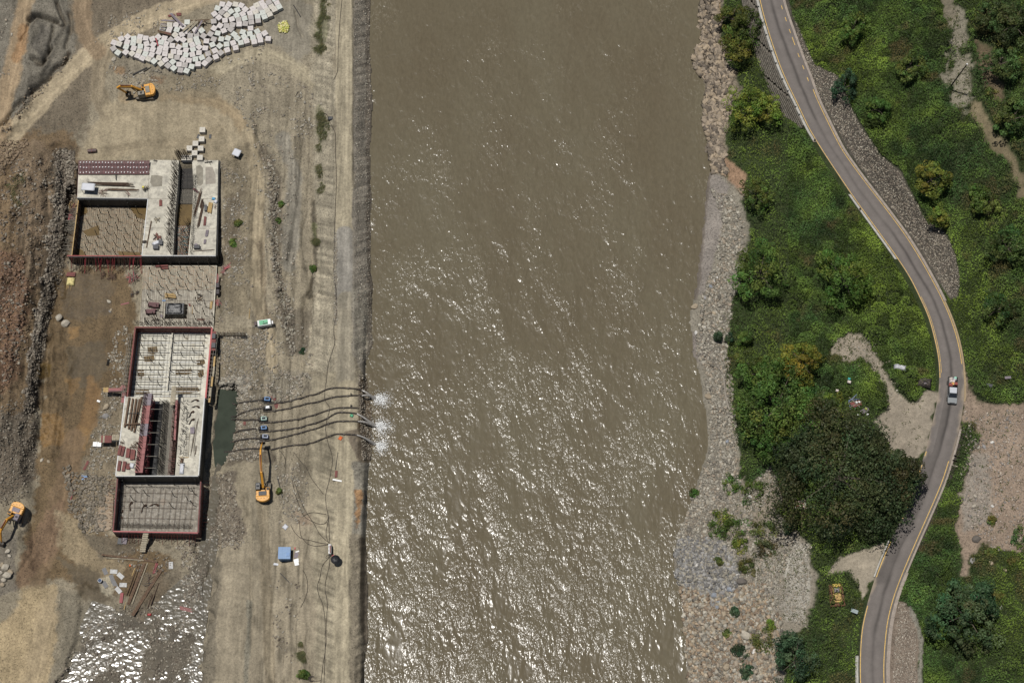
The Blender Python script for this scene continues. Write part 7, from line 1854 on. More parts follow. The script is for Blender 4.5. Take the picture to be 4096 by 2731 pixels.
for i, (x, y, a, d, lab) in enumerate([(150, 240, 62, 1, 'top left dark'), (280, 243, 3, 0, 'top silver'), (380, 307, 40, 0, 'tilted silver'), (253, 340, 66, 1, 'centre dark'), (420, 442, 2, 0, 'rightmost silver'), (295, 432, 62, 1, 'lower dark'), (350, 520, 47, 0, 'lowest silver'), (150, 437, 55, 1, 'left dark'), (1133, 150, 86, 0, 'lone far right')]):
    r_ = thing('roof_sheet', G(380 + x / 3.73, 2220 + y / 3.73), '%s sheet of the scattered plates near the steel beams' % lab, 'sheet', 'dark and silver sheets on the mud', -math.radians(a))
    m_ = M_FOIL if not d else mat('dark_sheet', (.035, .035, .04), .5, 0, .5, 2)
    MB().box((0, 0, .06), (1.4, .82, .05)).build('sheet', m_, r_); MB().box((0, 0, .10), (1.2, .06, .03)).box((0, .25, .10), (1.2, .05, .03)).box((0, -.25, .10), (1.2, .05, .03)).build('rib', m_, r_)
r_ = thing('water_drum', G(402, 2324), 'open round drum filled with blue water', 'drum')
MB().lathe((0, 0, 0), [(.36, 0), (.40, .1), (.38, .8), (.40, .85), (.33, .85), (.33, .7)], 16).build('shell', mat('grey_drum', (.35, .36, .38), .5), r_); MB().lathe((0, 0, .70), [(.0, 0), (.33, 0), (.33, .03), (.0, .03)], 16).build('water', mat('blue_liquid', (.02, .05, .12), .1), r_)
for px, py, L, w, a, m_, lab in [(519, 2233, 11.0, .35, 7.5, M_WOODD, 'long brown beam lying across above the scattered plates'), (500, 2236, 7.4, .15, 4, M_WOODG, 'thin grey timber beside the long brown beam'),
                                (546, 2334, 8.6, .60, 108, M_WOODD, 'widest brown beam pair standing lengthwise right of the plates'), (560, 2334, 8.4, .18, 107, M_WOODG, 'grey batten right of the widest brown beam'),
                                (531, 2316, 6.6, .14, 107, M_WOODD, 'thin brown rail left of the widest beam'), (540, 2318, 6.6, .12, 107, M_WOODD, 'second thin brown rail left of the widest beam'),
                                (588, 2370, 10.2, .62, 119, M_WOODD, 'slanting brown beam running down to the water'), (608, 2385, 4.8, .16, 107, M_REBAR, 'thin rusty rail right of the slanting beam'), (620, 2375, 4.6, .14, 107, M_REBAR, 'second thin rusty rail right of the slanting beam')]:
    slab_at('long_beam', px, py, L, w, .28, a, m_, lab, 'beam', None, None, 1)
slab_at('red_formwork', 487, 2391, 2.0, .6, .35, 93, mat('red_panel', (.24, .03, .035), .6, 0, .35, 1.5), 'upright red panel below the silver sheets', 'form panel')
slab_at('yellow_lath', 500, 2422, 1.4, .14, .1, 100, M_WOOD, 'yellow lath right of the red panel', 'planks'); slab_at('yellow_lath', 534, 2287, 1.6, .16, .1, 107, M_WOOD, 'yellow lath left of the thin rails', 'planks')
pile('red_rods', 621, 2272, 2.2, .6, -70, [mat('red_prop_paint', None), M_REDB], 'bunch of red rods beside the slanting beam', 'rods', 10, None, .2, .07, .15)
pile('scrap_rods', 595, 2330, 2.2, 1.6, 10, [M_DKBAR, M_REBAR], 'dark rod scatter between the long beams', 'rods', 8, None, .1, .06, .9)
drape('orange_sack', 521, 2261, .4, .5, .25, 0, mat('orange_cloth', (.6, .13, .03), .8), 'tiny orange sack above the beams', 'sack', None, 21)
# loose timber on the cube field
for x, y, L, w, a, m_, lab in [(709, 82, 4.6, .5, 48, M_PLUM, 'grey plank thrown over the upper cubes'), (756, 105, 3.6, .55, -45, M_WOODG, 'wide grey plank bundle over the central cubes'), (771, 108, 3.2, .4, -48, M_WOODG, 'second grey plank over the central cubes'), (795, 108, 3.4, .35, -65, M_PLUM, 'steep grey plank over the central cubes'),
                             (673, 84, 3.0, .35, 3, M_PLUM, 'horizontal pale board at the top of the cubes'), (656, 132, 3.2, .6, 16, M_WOODD, 'brown board lying on the western cubes'), (672, 134, 1.4, .4, 14, M_REDB, 'orange brown end of a board on the cubes'), (800, 82, 4.0, .2, -3, M_WOODD, 'long thin pole above the central cubes')]:
    slab_at('loose_board', x, y, L, w, .12, a, m_, lab, 'board', 2.15, None, 2 if w > .3 else 1)
slab_at('red_prop', 628, 170, 1.9, .25, .15, 72, mat('red_prop_paint', None), 'red steel piece on the western cubes', 'steel piece', 2.15)
slab_at('formwork_panel_stack', 686, 64, 1.5, .5, .2, -14, M_REDB, 'reddish boards above the cube field, left', 'form panels', None, None, 2); slab_at('formwork_panel_stack', 716, 60, 1.1, .7, .2, -4, M_REDB, 'reddish boards above the cube field, right', 'form panels', None, None, 2)
pile('board_scrap', 652, 112, 1.3, 2.4, 8, [M_WOODG, M_PLUM, M_WOODG], 'weathered board scraps at the left of the loose planks', 'boards', 12, 2.0, .1, .14, .15)
pile('board_scrap', 808, 92, 1.8, .8, -10, [M_WOODG, M_WOODD], 'weathered boards right of the central cubes', 'boards', 10, 1.2, .1, .12, .35)
# dark log and bits on the ground
for x, y, L, w, a, lab in [(560, 287, 3.4, .28, -30, 'dark charred log below the cube field'), (590, 280, 1.8, .16, -33, 'smaller dark log right of the charred log')]:
    slab_at('log', x, y, L, w, .25, a, M_DKBAR, lab, 'log')
slab_at('dark_pole', 1120, 1950, 4.0, .16, .15, 74, M_DKBAR, 'dark pipe lying right of the long excavator', 'pole'); slab_at('dark_pole', 1142, 2313, 3.0, .16, .15, 45, M_DKBAR, 'dark diagonal pipe below the blue shed', 'pole')
slab_at('dark_pole', 1347, 1843, 3.6, .12, .12, -84, M_DKBAR, 'dark pipe on the embankment road', 'pole'); slab_at('red_crate', 1345, 1896, 1.3, .5, .25, 92, M_REDB, 'dull red crate on the embankment road', 'crate'); slab_at('white_kerb', 1349, 1921, 1.8, .3, .2, 11, M_WHITE, 'white and black barrier lying on the embankment road', 'barrier')
slab_at('wood_pole', 998, 1255, 2.2, .12, .1, 92, M_WOOD, 'yellow pole beside the haul road', 'pole'); slab_at('dark_pole', 1188, 45, 3.2, .2, .15, 60, M_DKBAR, 'dark plank in the crack near the grass strip', 'pole')
slab_at('dark_pole', 1117, 1060, 1.8, .14, .1, -60, M_DKBAR, 'dark branch in the drainage ditch', 'pole'); slab_at('dark_pole', 1187, 378, 1.4, .12, .1, -65, M_DKBAR, 'dark branch on the open ground', 'pole')
drape('green_sack', 1407, 1662, .7, .6, .2, 20, M_GREEN, 'small green sheet on the embankment road', 'tarp', None, 22); drape('orange_sheet', 1362, 1752, .7, .8, .15, 30, mat('orange_cloth', None), 'small orange sheet on the embankment road', 'tarp', None, 23)
drape('grey_tarp', 1323, 1057 - 582, 1.2, .9, .4, 0, M_DGREY, 'dark grey sheet at the edge of the embankment road', 'tarp', None, 24)
drape('white_cloth', 1142, 2107, 1.0, 1.0, .3, 40, M_WCLOTH, 'white and black cloth on the ground right of the haul lane', 'cloth', None, 25)
drape('white_litter', 1105, 2256, 1.1, .5, .15, 10, M_WCLOTH, 'white litter below the blue shed', 'litter', None, 26)
slab_at('rust_sheet', 1108, 1622, 1.0, 1.0, .08, -30, M_REDB, 'rust brown sheet right of the second pump', 'sheet'); slab_at('rust_sheet', 1090, 1592, 1.4, .5, .08, 28, M_REDB, 'rust brown sheet beside the top pump', 'sheet'); slab_at('red_can', 979, 1694, .5, .7, .3, 4, M_REDB, 'red can among stones by the pond', 'can')
# heap of yellow green bags
rt = thing('yellow_heap', G(1137, 108), 'heap of small yellow green bags right of the cube field', 'heap')
x, y = scatter([(1115, 95), (1150, 80), (1158, 110), (1150, 135), (1118, 132), (1110, 110)], 240, 4); X, Y, Z = Gv(x, y)
c = np.array([(.52, .46, .14), (.42, .44, .10), (.60, .56, .30)])[RNG.integers(0, 3, 240)]
o = rocks('bags', X, Y, Z + RNG.uniform(.0, .35, 240), RNG.uniform(.25, .5, 240), c, .6); o.parent = rt; o.location = -rt.location

# ================================================================ STAKE CRIB
CR = thing('stake_crib', G(930, 1340), 'crib of upright timber stakes between the framed bay and haul road', 'crib')
for k in range(26):
    x = 873 + k * 4.5; a = P(x, 1326, -.3 + k * .02); b = G(x, 1347 + random.uniform(-2, 2), .1)
    a = Vector((b.x, b.y + .35, b.z + 1.6))
    part(MB().bar(b, a, .13, .08), 'stake', M_WOODG if k % 3 else M_WOODD, CR)
part(MB().bar(G(876, 1349, .6), G(990, 1346, .6), .1, .1).bar(G(876, 1352, .2), G(990, 1350, .2), .5, .2), 'rail', M_DKBAR, CR)

# ================================================================ PUMPS, PIPES, CABLES
def Z_(x, y, s=2.614, ox=800, oy=1200): return ox + x / s, oy + y / s
PIPES = [
 ('topmost', [(340, 1085), (400, 1085), (520, 1060), (650, 1045)], [(665, 1078), (760, 1080), (860, 1075), (1100, 1010), (1230, 985), (1330, 930), (1450, 918), (1600, 926), (1690, 945)]),
 ('second', [(330, 1225), (400, 1205), (480, 1165), (640, 1135)], [(660, 1160), (750, 1165), (850, 1150), (1100, 1085), (1230, 1070), (1380, 1020), (1600, 1000), (1690, 1003)]),
 ('third', [(330, 1250), (450, 1258), (610, 1255)], [(630, 1285), (760, 1280), (1150, 1215), (1290, 1170), (1420, 1130), (1655, 1130)]),
 ('fourth', [(350, 1400), (450, 1360), (590, 1348)], [(620, 1378), (760, 1372), (1000, 1340), (1200, 1290), (1330, 1245), (1430, 1172), (1640, 1190)]),
 ('fifth', [(320, 1490), (420, 1465), (500, 1450), (620, 1450)], [(640, 1480), (800, 1455), (1000, 1400), (1200, 1350), (1400, 1275), (1650, 1270)]),
 ('sixth', [(255, 1595), (400, 1570), (600, 1552), (720, 1555)], [(740, 1565), (950, 1520), (1150, 1500), (1290, 1450), (1400, 1405), (1640, 1412)]),
]
def ground_curve(pts, n, lift, sag=.0):
    g = [G(*p) for p in pts]
    w = resample(g, n)
    w = relax(w, 2)
    out = []
    for p in w:
        z = float(H(np.array([p.x]), np.array([p.y]))[0]); out.append(Vector((p.x, p.y, max(z, -4.1) + lift)))
    return relax(out, 1)
for nm, su, di in PIPES:
    root = thing('discharge_pipe', G(*Z_(*di[0])), '%s black pump pipe running from the pond over the embankment' % nm, 'pipe', 'six black pump pipes crossing the embankment')
    c1 = ground_curve([Z_(*p) for p in su], 14, .22); part(MB().tube(c1, .16, 7), 'suction_hose', M_RUBBER, root)
    c2 = ground_curve([Z_(*p) for p in di], 34, .20)
    part(MB().tube(c2, .15, 7), 'pipe_run', M_RUBBER, root)
    for k in range(3, 33, 5): part(MB().tube([c2[k].lerp(c2[k + 1], .3), c2[k].lerp(c2[k + 1], .75)], .22, 8), 'coupling', M_STEELG, root)
pump_spots = [(Z_(700, 1045), M_BLUE, 'blue covered pump, topmost of the row by the pond'), (Z_(705, 1135), M_DGREY, 'dark pump with pale top, second of the row'), (Z_(665, 1250), mat('pale_green_enamel', (.30, .42, .36), .5), 'pale green pump, third of the row'), (Z_(665, 1345), M_BLUE, 'blue pump with dark side, fourth of the row'), (Z_(680, 1435), mat('grey_blue_enamel', (.22, .25, .33), .5), 'grey blue pump behind the excavator boom, fifth of the row')]
for (x, y), m_, lab in pump_spots:
    r_ = thing('pump_set', G(x, y), lab, 'pump', 'pump sets beside the pond', random.uniform(-.15, .1))
    MB().box((0, 0, .12), (1.9, .95, .14)).build('skid', M_DKBAR, r_, .02); MB().box((.15, 0, .62), (1.15, .8, .8)).build('engine_cover', m_, r_, .06)
    MB().lathe((-.75, 0, .5), [(.0, -.18), (.34, -.18), (.38, 0), (.34, .18), (.0, .18)], 14, Matrix.Rotation(math.pi / 2, 3, 'Y')).build('pump_head', M_RUBBER, r_)
    MB().box((.15, 0, 1.05), (.7, .45, .06)).build('top_panel', M_GLASS if m_ is not M_DGREY else M_WHITE, r_, .01); MB().bar((.6, .2, 1.0), (.6, .2, 1.35), .07).build('exhaust', M_STEELG, r_)
# water jets and splashes
def foam_material():
    m, n, l, b = nodes_of('white_water'); b.inputs['Base Color'].default_value = (.66, .67, .66, 1); b.inputs['Roughness'].default_value = .5
    return m
M_FOAM = foam_material()
def splash(ends, at, rad, label, n=700):
    root = thing('water_jet', P(*at, 0), label, 'water jet', None)
    for e in ends:
        a = G(*e, .2); b = P(at[0] + random.uniform(-6, 2), at[1] + random.uniform(-6, 6), 0)
        mid = a.lerp(b, .5) + Vector((0, 0, .9)); q = [a, a.lerp(mid, .5) + Vector((0, 0, .25)), mid, mid.lerp(b, .55) + Vector((0, 0, .1)), b]
        part(MB().tube(relax(resample(q, 12), 2), [.13, .14, .15, .17, .19, .21, .24, .27, .3, .34, .38, .42], 7), 'jet', mat('jet_water', (.42, .40, .37), .3, 0, .5, 3), root)
    d = np.abs(RNG.normal(size=n)); ang = RNG.normal(0, 1.2, n)
    X = root.location.x + .6 + np.cos(ang) * d * rad * .62; Y = root.location.y + np.sin(ang) * d * rad * .45
    Zz = RNG.uniform(-.02, .5, n) * np.exp(-d)
    sz = RNG.uniform(.10, .42, n) * np.exp(-d * .35); N = RNG.normal(size=(n, 3)) * .5 + np.array([0, 0, 1])
    V, F, C = cards(np.stack([X, Y, Zz + .12], 1), N, sz, np.ones((n, 3)), .5)
    o = link(bpy.data.objects.new('spray', np_mesh('spray', V, F, M_FOAM, None)), root); o.location = -root.location; o['kind'] = 'stuff'
    # wake of froth streaks on the surface
    m2 = 420; t = RNG.random(m2) ** .7; ang = RNG.normal(-.35, .7, m2)
    X = root.location.x + .4 + np.cos(ang) * t * rad * 2.0; Y = root.location.y + np.sin(ang) * t * rad * 1.9
    V, F, C = cards(np.stack([X, Y, np.full(m2, .16)], 1), RNG.normal(size=(m2, 3)) * .08 + np.array([0, 0, 1]), RNG.uniform(.2, .6, m2) * (1.1 - t), np.ones((m2, 3)), .25)
    o = link(bpy.data.objects.new('froth', np_mesh('froth', V, F, M_FOAM, None)), root); o.location = -root.location; o['kind'] = 'stuff'
splash([Z_(1690, 945), Z_(1690, 1003)], (1499, 1595), 1.9, 'white water bursting from the two topmost pipes into the river')
splash([Z_(1640, 1190), Z_(1650, 1270)], (1500, 1702), 2.1, 'largest white splash from the middle pipes')
splash([Z_(1640, 1412)], (1500, 1780), 1.6, 'lowest white splash below the sixth pipe', 420)
# cables along the embankment
def C2(p): return Z_(*p, 2.614, 800, 600)
def C1(p): return Z_(*p, 2.614, 800, 0)
def C3(p): return Z_(*p)
def C4(p): return Z_(*p, 2.614, 800, 1800)
def C5(p): return Z_(*p, 2.94, 800, 2231)
CABLES = [
 ([C1(p) for p in [(1487, -60), (1485, 0), (1465, 200), (1445, 500), (1440, 760), (1385, 870)]], 'black cable along the top inner edge of the embankment road'),
 ([C1((1265, 1180)), C1((1330, 1195)), C1((1350, 1260)), C1((1420, 1400)), C2((1415, 0)), C2((1430, 300)), C2((1410, 700)), C2((1405, 900)), C2((1400, 1280)), C2((1425, 1500)), C3((1430, 150)), C3((1395, 300)), C3((1415, 450)), C3((1340, 680)), C3((1305, 950)), C3((1300, 1050)), C3((1370, 1130)), C3((1330, 1230)), C3((1310, 1350)), C3((1330, 1460)), C3((1360, 1568)), C4((1370, 0)), C4((1390, 100)), C4((1365, 250)), C4((1310, 480)), C4((1320, 600)), C4((1345, 690)), C4((1355, 970))], 'longest black cable winding down the embankment'),
 ([C4(p) for p in [(980, 20), (1050, 120), (1110, 170), (1160, 290), (1290, 460)]], 'cable joining the long cable from upper left'),
 ([C4(p) for p in [(960, 300), (1000, 480), (1080, 690), (1180, 750), (1240, 775), (1325, 770), (1345, 700)]], 'looping cable left of the embankment road'),
 ([C4(p) for p in [(1080, 690), (1120, 655), (1200, 648), (1320, 670)]], 'short arched cable near the embankment road'),
 ([C4(p) for p in [(1040, 740), (1050, 900), (1130, 990), (1200, 1005), (1350, 985)]], 'curved cable ending at the switch cabinet'),
 ([C4(p) for p in [(950, 780), (980, 850), (1060, 930), (1150, 940), (1250, 970), (1350, 980)]], 'upper curved cable ending at the switch cabinet'),
 ([C4(p) for p in [(985, 330), (1080, 600), (1200, 780), (1250, 880), (1345, 965)]], 'straight slanting cable ending at the switch cabinet'),
 ([C4(p) for p in [(1350, 700), (1315, 850), (1320, 920), (1350, 970)]], 'bowed cable above the switch cabinet'),
 ([C4(p) for p in [(1365, 1110), (1280, 1195), (1265, 1290), (1220, 1430), (1250, 1540)]] + [C5(p) for p in [(1440, 520), (1475, 730), (1470, 950), (1475, 1080), (1450, 1220), (1420, 1470), (1415, 1600)]], 'left cable of the pair running to the picture bottom'),
 ([C4(p) for p in [(1360, 1120), (1345, 1250), (1310, 1380)]] + [C5(p) for p in [(1470, 380), (1500, 520), (1480, 900), (1488, 980), (1470, 1100), (1458, 1470), (1455, 1600)]], 'right cable of the pair running to the picture bottom'),
 ([C4(p) for p in [(1365, 1100), (1320, 1140), (1305, 1120), (1325, 1095), (1362, 1100)]], 'small cable loop below the switch cabinet'),
 ([C5(p) for p in [(1215, 150), (1250, 200), (1270, 300), (1265, 400), (1230, 500), (1185, 580)]], 'curved cable below the blue shed'),
 ([C4(p) for p in [(0 + 830, 0), (885, 60), (900, 130), (880, 170)]], 'thin cable near the pump pipes'),
 ([C4(p) for p in [(1790, 340), (1780, 450), (1730, 550), (1715, 520), (1725, 450)]], 'rope hanging over the river edge'),
]
for pts, lab in CABLES:
    n = max(10, int(sum(math.dist(a, b) for a, b in zip(pts, pts[1:])) / 9))
    c = ground_curve(pts, n, .07)
    tag(MB().tube(c, .055, 5).build('cable', M_RUBBER), lab, 'cable')
# coil at the bottom
pts = []
cc = G(*C5((1320, 1420)))
for k in range(70):
    t = k * .42; r = .55 + .12 * math.sin(t * .37); pts.append(cc + Vector((r * math.cos(t) + .1 * math.sin(t * .21), r * .8 * math.sin(t), .08 + .002 * k)))
pts += [G(*C5((1360, 1450)), .1), G(*C5((1420, 1438)), .1)]
tag(MB().tube(pts, .045, 5).build('cable_coil', M_RUBBER), 'coiled cable lying at the bottom of the embankment', 'cable')

# ================================================================ MACHINES
def excavator(px, py, z, heading, track_yaw, boom, stick, label, bucket_curl=.6, cover=None, cabm=None, s=1.0):
    """heading: world angle of the boom; boom, stick: lists of (forward, up) points"""
    p = P(px, py, z)
    g = float(H(np.array([p.x]), np.array([p.y]))[0])
    root = thing('excavator', (p.x, p.y, g), label, 'excavator', None, heading - math.pi / 2)
    root.scale = (s, s, s)
    R = Matrix.Rotation(track_yaw, 3, 'Z')
    for sx in (-1, 1):
        mb = MB(); L = 3.9
        prof = [(-L / 2 + .35, .05), (-L / 2, .45), (-L / 2 + .3, .85), (L / 2 - .3, .85), (L / 2, .45), (L / 2 - .35, .05)]
        vs = [R @ Vector((sx * 1.12 + o_, y, zz)) for o_ in (-.29, .29) for y, zz in prof]
        mb.add(vs, [(0, 1, 2, 3, 4, 5), (11, 10, 9, 8, 7, 6)] + [(i, i + 6, (i + 1) % 6 + 6, (i + 1) % 6) for i in range(6)])
        for k in range(13): 
            c = R @ Vector((sx * 1.12, -1.62 + k * .27, .88)); mb.box(c, (.62, .09, .06), rot=R)
        t_ = mb.build('track', M_STEELG, root)
        MB().lathe(R @ Vector((sx * 1.12, 1.5, .45)), [(0, -.31), (.3, -.31), (.3, .31), (0, .31)], 12, R @ Matrix.Rotation(math.pi / 2, 3, 'Y')).build('sprocket', M_DKBAR, t_)
    MB().box((0, 0, .65), (1.9, 2.2, .5), rot=R).lathe((0, 0, .9), [(.0, 0), (.7, 0), (.7, .22), (.0, .22)], 18).build('undercarriage', M_DKBAR, root)
    # house: rounded counterweight at the back
    out = [(-1.35, 1.35), (-1.35, -1.6), (-1.1, -2.0), (-.55, -2.28), (0, -2.35), (.55, -2.28), (1.1, -2.0), (1.35, -1.6), (1.35, .55), (.72, .55), (.72, .1), (-.32, .1), (-.32, 1.35)]
    MB().prism(out, 1.12, 1.3).build('platform', M_DKBAR, root)
    MB().prism([(-1.33, -.15), (-1.33, -1.25), (1.33, -1.25), (1.33, .5), (.62, .5), (.62, .0), (-.3, .0), (-.3, -.15)], 1.3, 2.12).build('house', M_YELLOW, root, .05)
    MB().prism([(-1.34, -1.27), (-1.34, -1.62), (-1.1, -2.0), (-.55, -2.27), (0, -2.34), (.55, -2.27), (1.1, -2.0), (1.34, -1.62), (1.34, -1.27)], 1.2, 2.18).build('counterweight', M_YELLOW, root, .08)
    MB().box((0, -.72, 2.20), (1.55, .85, .14)).build('engine_hood', cover or M_DGREY, root, .05)
    MB().box((1.0, .15, 2.16), (.5, .5, .1)).build('tool_hatch', M_DKBAR, root)
    for x_, y_ in ((-.9, -1.6), (-.3, -1.7), (.3, -1.7), (.9, -1.6)): MB().box((x_, y_, 2.22), (.16, .08, .06)).build('lifting_eye', M_DKBAR, root)
    MB().bar((.55, -.15, 2.1), (.55, -.15, 2.5), .12).build('exhaust', M_DKBAR, root)
    hr = MB()
    for x_ in (-1.28, 1.28): hr.bar((x_, -.9, 2.35), (x_, .1, 2.35), .04).bar((x_, -.9, 2.1), (x_, -.9, 2.35), .04).bar((x_, .1, 2.1), (x_, .1, 2.35), .04)
    hr.build('handrail', M_DKBAR, root)
    c_ = MB().box((-.84, .62, 2.0), (.98, 1.5, 1.5), taper=.88).build('cab', cabm or M_DGREY, root, .06)
    MB().box((-.84, 1.36, 2.1), (.78, .06, .95)).box((-1.31, .62, 2.1), (.05, 1.1, .8)).box((-.84, .62, 2.77), (.5, .35, .04)).build('cab_window', M_GLASS, c_)
    def arm(name, pts, w0, w1, xo=.12):
        mb = MB(); n = len(pts); vs = []
        for i, (y, zz, dep) in enumerate(pts):
            a = pts[max(0, i - 1)]; b = pts[min(n - 1, i + 1)]; d = Vector((b[0] - a[0], b[1] - a[1])).normalized(); nr = Vector((-d.y, d.x))
            w = w0 + (w1 - w0) * i / (n - 1)
            for sx, sz in ((-1, -1), (1, -1), (1, 1), (-1, 1)): vs.append((xo + sx * w / 2, y + nr.x * sz * dep / 2, zz + nr.y * sz * dep / 2))
        fs = [(3, 2, 1, 0), (4 * n - 4, 4 * n - 3, 4 * n - 2, 4 * n - 1)] + [(4 * i + k, 4 * i + (k + 1) % 4, 4 * i + 4 + (k + 1) % 4, 4 * i + 4 + k) for i in range(n - 1) for k in range(4)]
        mb.add(vs, fs); return mb.build(name, M_YELLOW, root, .03)
    arm('boom', [(y, zz, d) for (y, zz), d in zip(boom, [.45, .75, .62, .42, .4][:len(boom)])], .46, .36)
    arm('stick', [(y, zz, d) for (y, zz), d in zip(stick, [.5, .42, .28])], .34, .28)
    b0, b1 = Vector((.12, *boom[0])), Vector((.12, *boom[1]))
    for sx in (-.34, .34): MB().tube([(.12 + sx, boom[0][0] + .5, boom[0][1] - .6), (.12 + sx, b1.y, b1.z - .1)], .09, 7).build('lift_cylinder', M_STEELG, root)
    MB().tube([(.12, boom[1][0], boom[1][1] + .5), (.12, stick[0][0], stick[0][1] + .35)], .09, 7).build('stick_cylinder', M_REDB, root)
    # bucket
    e = Vector((.12, *stick[-1])); mb = MB(); R2 = Matrix.Rotation(bucket_curl, 3, 'X')
    prof = [(0, 0), (.35, -.1), (.62, -.45), (.55, -.95), (.2, -1.15), (-.25, -1.0)]
    vs = [e + R2 @ Vector((sx, a, b)) for sx in (-.5, .5) for a, b in prof]
    mb.add(vs, [(i, i + 1, i + 7, i + 6) for i in range(5)] + [(5, 4, 3, 2, 1, 0), (6, 7, 8, 9, 10, 11)])
    for k in range(5): q = e + R2 @ Vector((-.42 + k * .21, -.25, -1.0)); mb.bar(q, q + R2 @ Vector((0, -.22, .05)), .07)
    bk_ = mb.build('bucket', mat('worn_bucket_steel', (.055, .045, .035), .6, .3, .4, 3), root); sd = bk_.modifiers.new('thick', 'SOLIDIFY'); sd.thickness = .04
    MB().tube([e + Vector((0, -.6, 1.1)), e + Vector((0, .25, .15))], .07, 6).build('bucket_cylinder', M_STEELG, root)
    return root
excavator(577, 364, 1.6 + .8, math.radians(191), math.radians(-10), [(.55, 1.9), (2.3, 4.3), (4.6, 5.2)], [(4.3, 5.3), (5.0, 4.9), (3.7, 2.0)], 'yellow excavator with folded arm below the cube field', -.6, M_LTBAR, M_LTBAR)
excavator(1051, 1960, .2, math.radians(93), math.radians(-4), [(.55, 1.9), (2.8, 4.9), (6.2, 6.0)], [(5.8, 6.1), (6.8, 5.9), (9.3, 3.2)], 'yellow excavator with long raised boom reaching over the pumps', .2, M_DGREY, M_BPLAST)
excavator(62, 2056, 0.0, math.radians(250), math.radians(12), [(.55, 1.9), (2.2, 4.3), (4.4, 4.9)], [(4.1, 5.1), (4.7, 4.7), (6.0, 1.7)], 'orange yellow excavator digging at the left edge of the photo', .1, M_PLUM, M_PLUM)

def pickup(px, py, heading):
    p = P(px, py, ZR + .05)
    root = thing('pickup_truck', (p.x, p.y, ZR + .05), 'silver pickup truck loaded with sacks and red boxes driving down the road', 'pickup truck', None, heading - math.pi / 2)
    M_CAR = mat('grey_silver_car_paint', (.20, .215, .22), .32, .5, .06, 2); M_ROOF = mat('silver_roof', (.50, .52, .55), .3, .4, .06, 2)
    L = 5.3; hw = .93
    sec = [(2.62, .38, .62, .80), (2.55, .32, .92, .90), (1.75, .32, 1.08, .93), (1.45, .32, 1.10, .93), (-.35, .32, 1.12, .93), (-2.60, .34, 1.12, .93), (-2.64, .40, 1.05, .91)]
    mb = MB(); vs = []
    for y, z0, z1, w in sec:
        for x_, z_ in ((-w * .93, z0), (-w, (z0 + z1) / 2), (-w * .96, z1), (w * .96, z1), (w, (z0 + z1) / 2), (w * .93, z0)): vs.append((x_, y, z_))
    n = len(sec)
    fs = [(0, 1, 2, 3, 4, 5), tuple(range((n - 1) * 6, n * 6))[::-1]]
    for i in range(n - 1):
        for k in range(6):
            if i == 4 and k == 2: continue
            k2 = (k + 1) % 6; fs.append((i * 6 + k, (i + 1) * 6 + k, (i + 1) * 6 + k2, i * 6 + k2))
    mb.add(vs, fs); mb.build('body', M_CAR, root, .03)
    MB().prism([(-.83, -2.56), (.83, -2.56), (.83, -.42), (-.83, -.42)], .62, .66).build('bed_floor', M_DGREY, root)
    cab = MB(); z0, z1 = 1.10, 1.72
    b = [(-.88, -.42), (.88, -.42), (.86, 1.62), (-.86, 1.62)]; t = [(-.72, -.30), (.72, -.30), (.68, .85), (-.68, .85)]
    cab.add([(x_, y, z0) for x_, y in b] + [(x_, y, z1) for x_, y in t], [(0, 3, 2, 1), (4, 5, 6, 7), (0, 1, 5, 4), (1, 2, 6, 5), (2, 3, 7, 6), (3, 0, 4, 7)]); cab.build('cab', M_CAR, root, .04)
    MB().prism([(-.71, -.30), (.71, -.30), (.67, .86), (-.67, .86)], 1.70, 1.76).build('roof', M_ROOF, root, .02)
    ws = MB(); ws.add([(-.80, 1.56, 1.15), (.80, 1.56, 1.15), (.65, .92, 1.70), (-.65, .92, 1.70)], [(0, 1, 2, 3)]); o = ws.build('windscreen', M_GLASS, root); o.location = (0, .03, .02)
    for sx in (-1, 1):
        g = MB(); g.add([(sx * .875, -.30, 1.16), (sx * .865, 1.35, 1.16), (sx * .72, .85, 1.62), (sx * .745, -.25, 1.62)], [(0, 1, 2, 3)] if sx > 0 else [(3, 2, 1, 0)]); o = g.build('side_window', M_GLASS, root); o.location = (sx * .02, 0, 0)
        MB().box((sx * 1.03, 1.25, 1.15), (.18, .10, .16)).build('mirror', M_CAR, root, .02)
        MB().bar((sx * .78, -.35, 1.82), (sx * .78, .6, 1.82), .05).build('roof_rail', M_DGREY, root)
        MB().box((sx * .66, 2.56, .78), (.36, .10, .16)).build('headlight', mat('lamp_glass', (.65, .66, .66), .15), root, .02)
        MB().box((sx * .80, -2.63, .85), (.14, .06, .34)).build('tail_light', M_RED, root)
        for y in (1.68, -1.62):
            w_ = MB().lathe((sx * .84, y, .36), [(.20, -.13), (.36, -.13), (.38, 0), (.36, .13), (.20, .13)], 18, Matrix.Rotation(math.pi / 2, 3, 'Y')).build('wheel', M_RUBBER, root)
            MB().lathe((sx * .86, y, .36), [(0, -.11), (.21, -.11), (.21, .11), (0, .11)], 12, Matrix.Rotation(math.pi / 2, 3, 'Y')).build('rim', mat('alloy_rim', (.5, .5, .5), .3, .7), w_)
        MB().bar((sx * .88, -2.55, 1.42), (sx * .88, -.45, 1.42), .06).bar((sx * .88, -2.5, 1.1), (sx * .88, -2.5, 1.42), .05).bar((sx * .88, -.5, 1.1), (sx * .88, -.5, 1.42), .05).build('bed_rail', M_DKBAR, root)
    MB().box((0, 2.66, .56), (1.6, .10, .24)).build('bumper', M_DGREY, root, .03); MB().box((0, -2.68, .55), (1.6, .10, .2)).build('bumper', M_DGREY, root, .03)
    MB().box((0, 2.60, .78), (.86, .08, .16)).build('grille', M_DGREY, root)
    return root
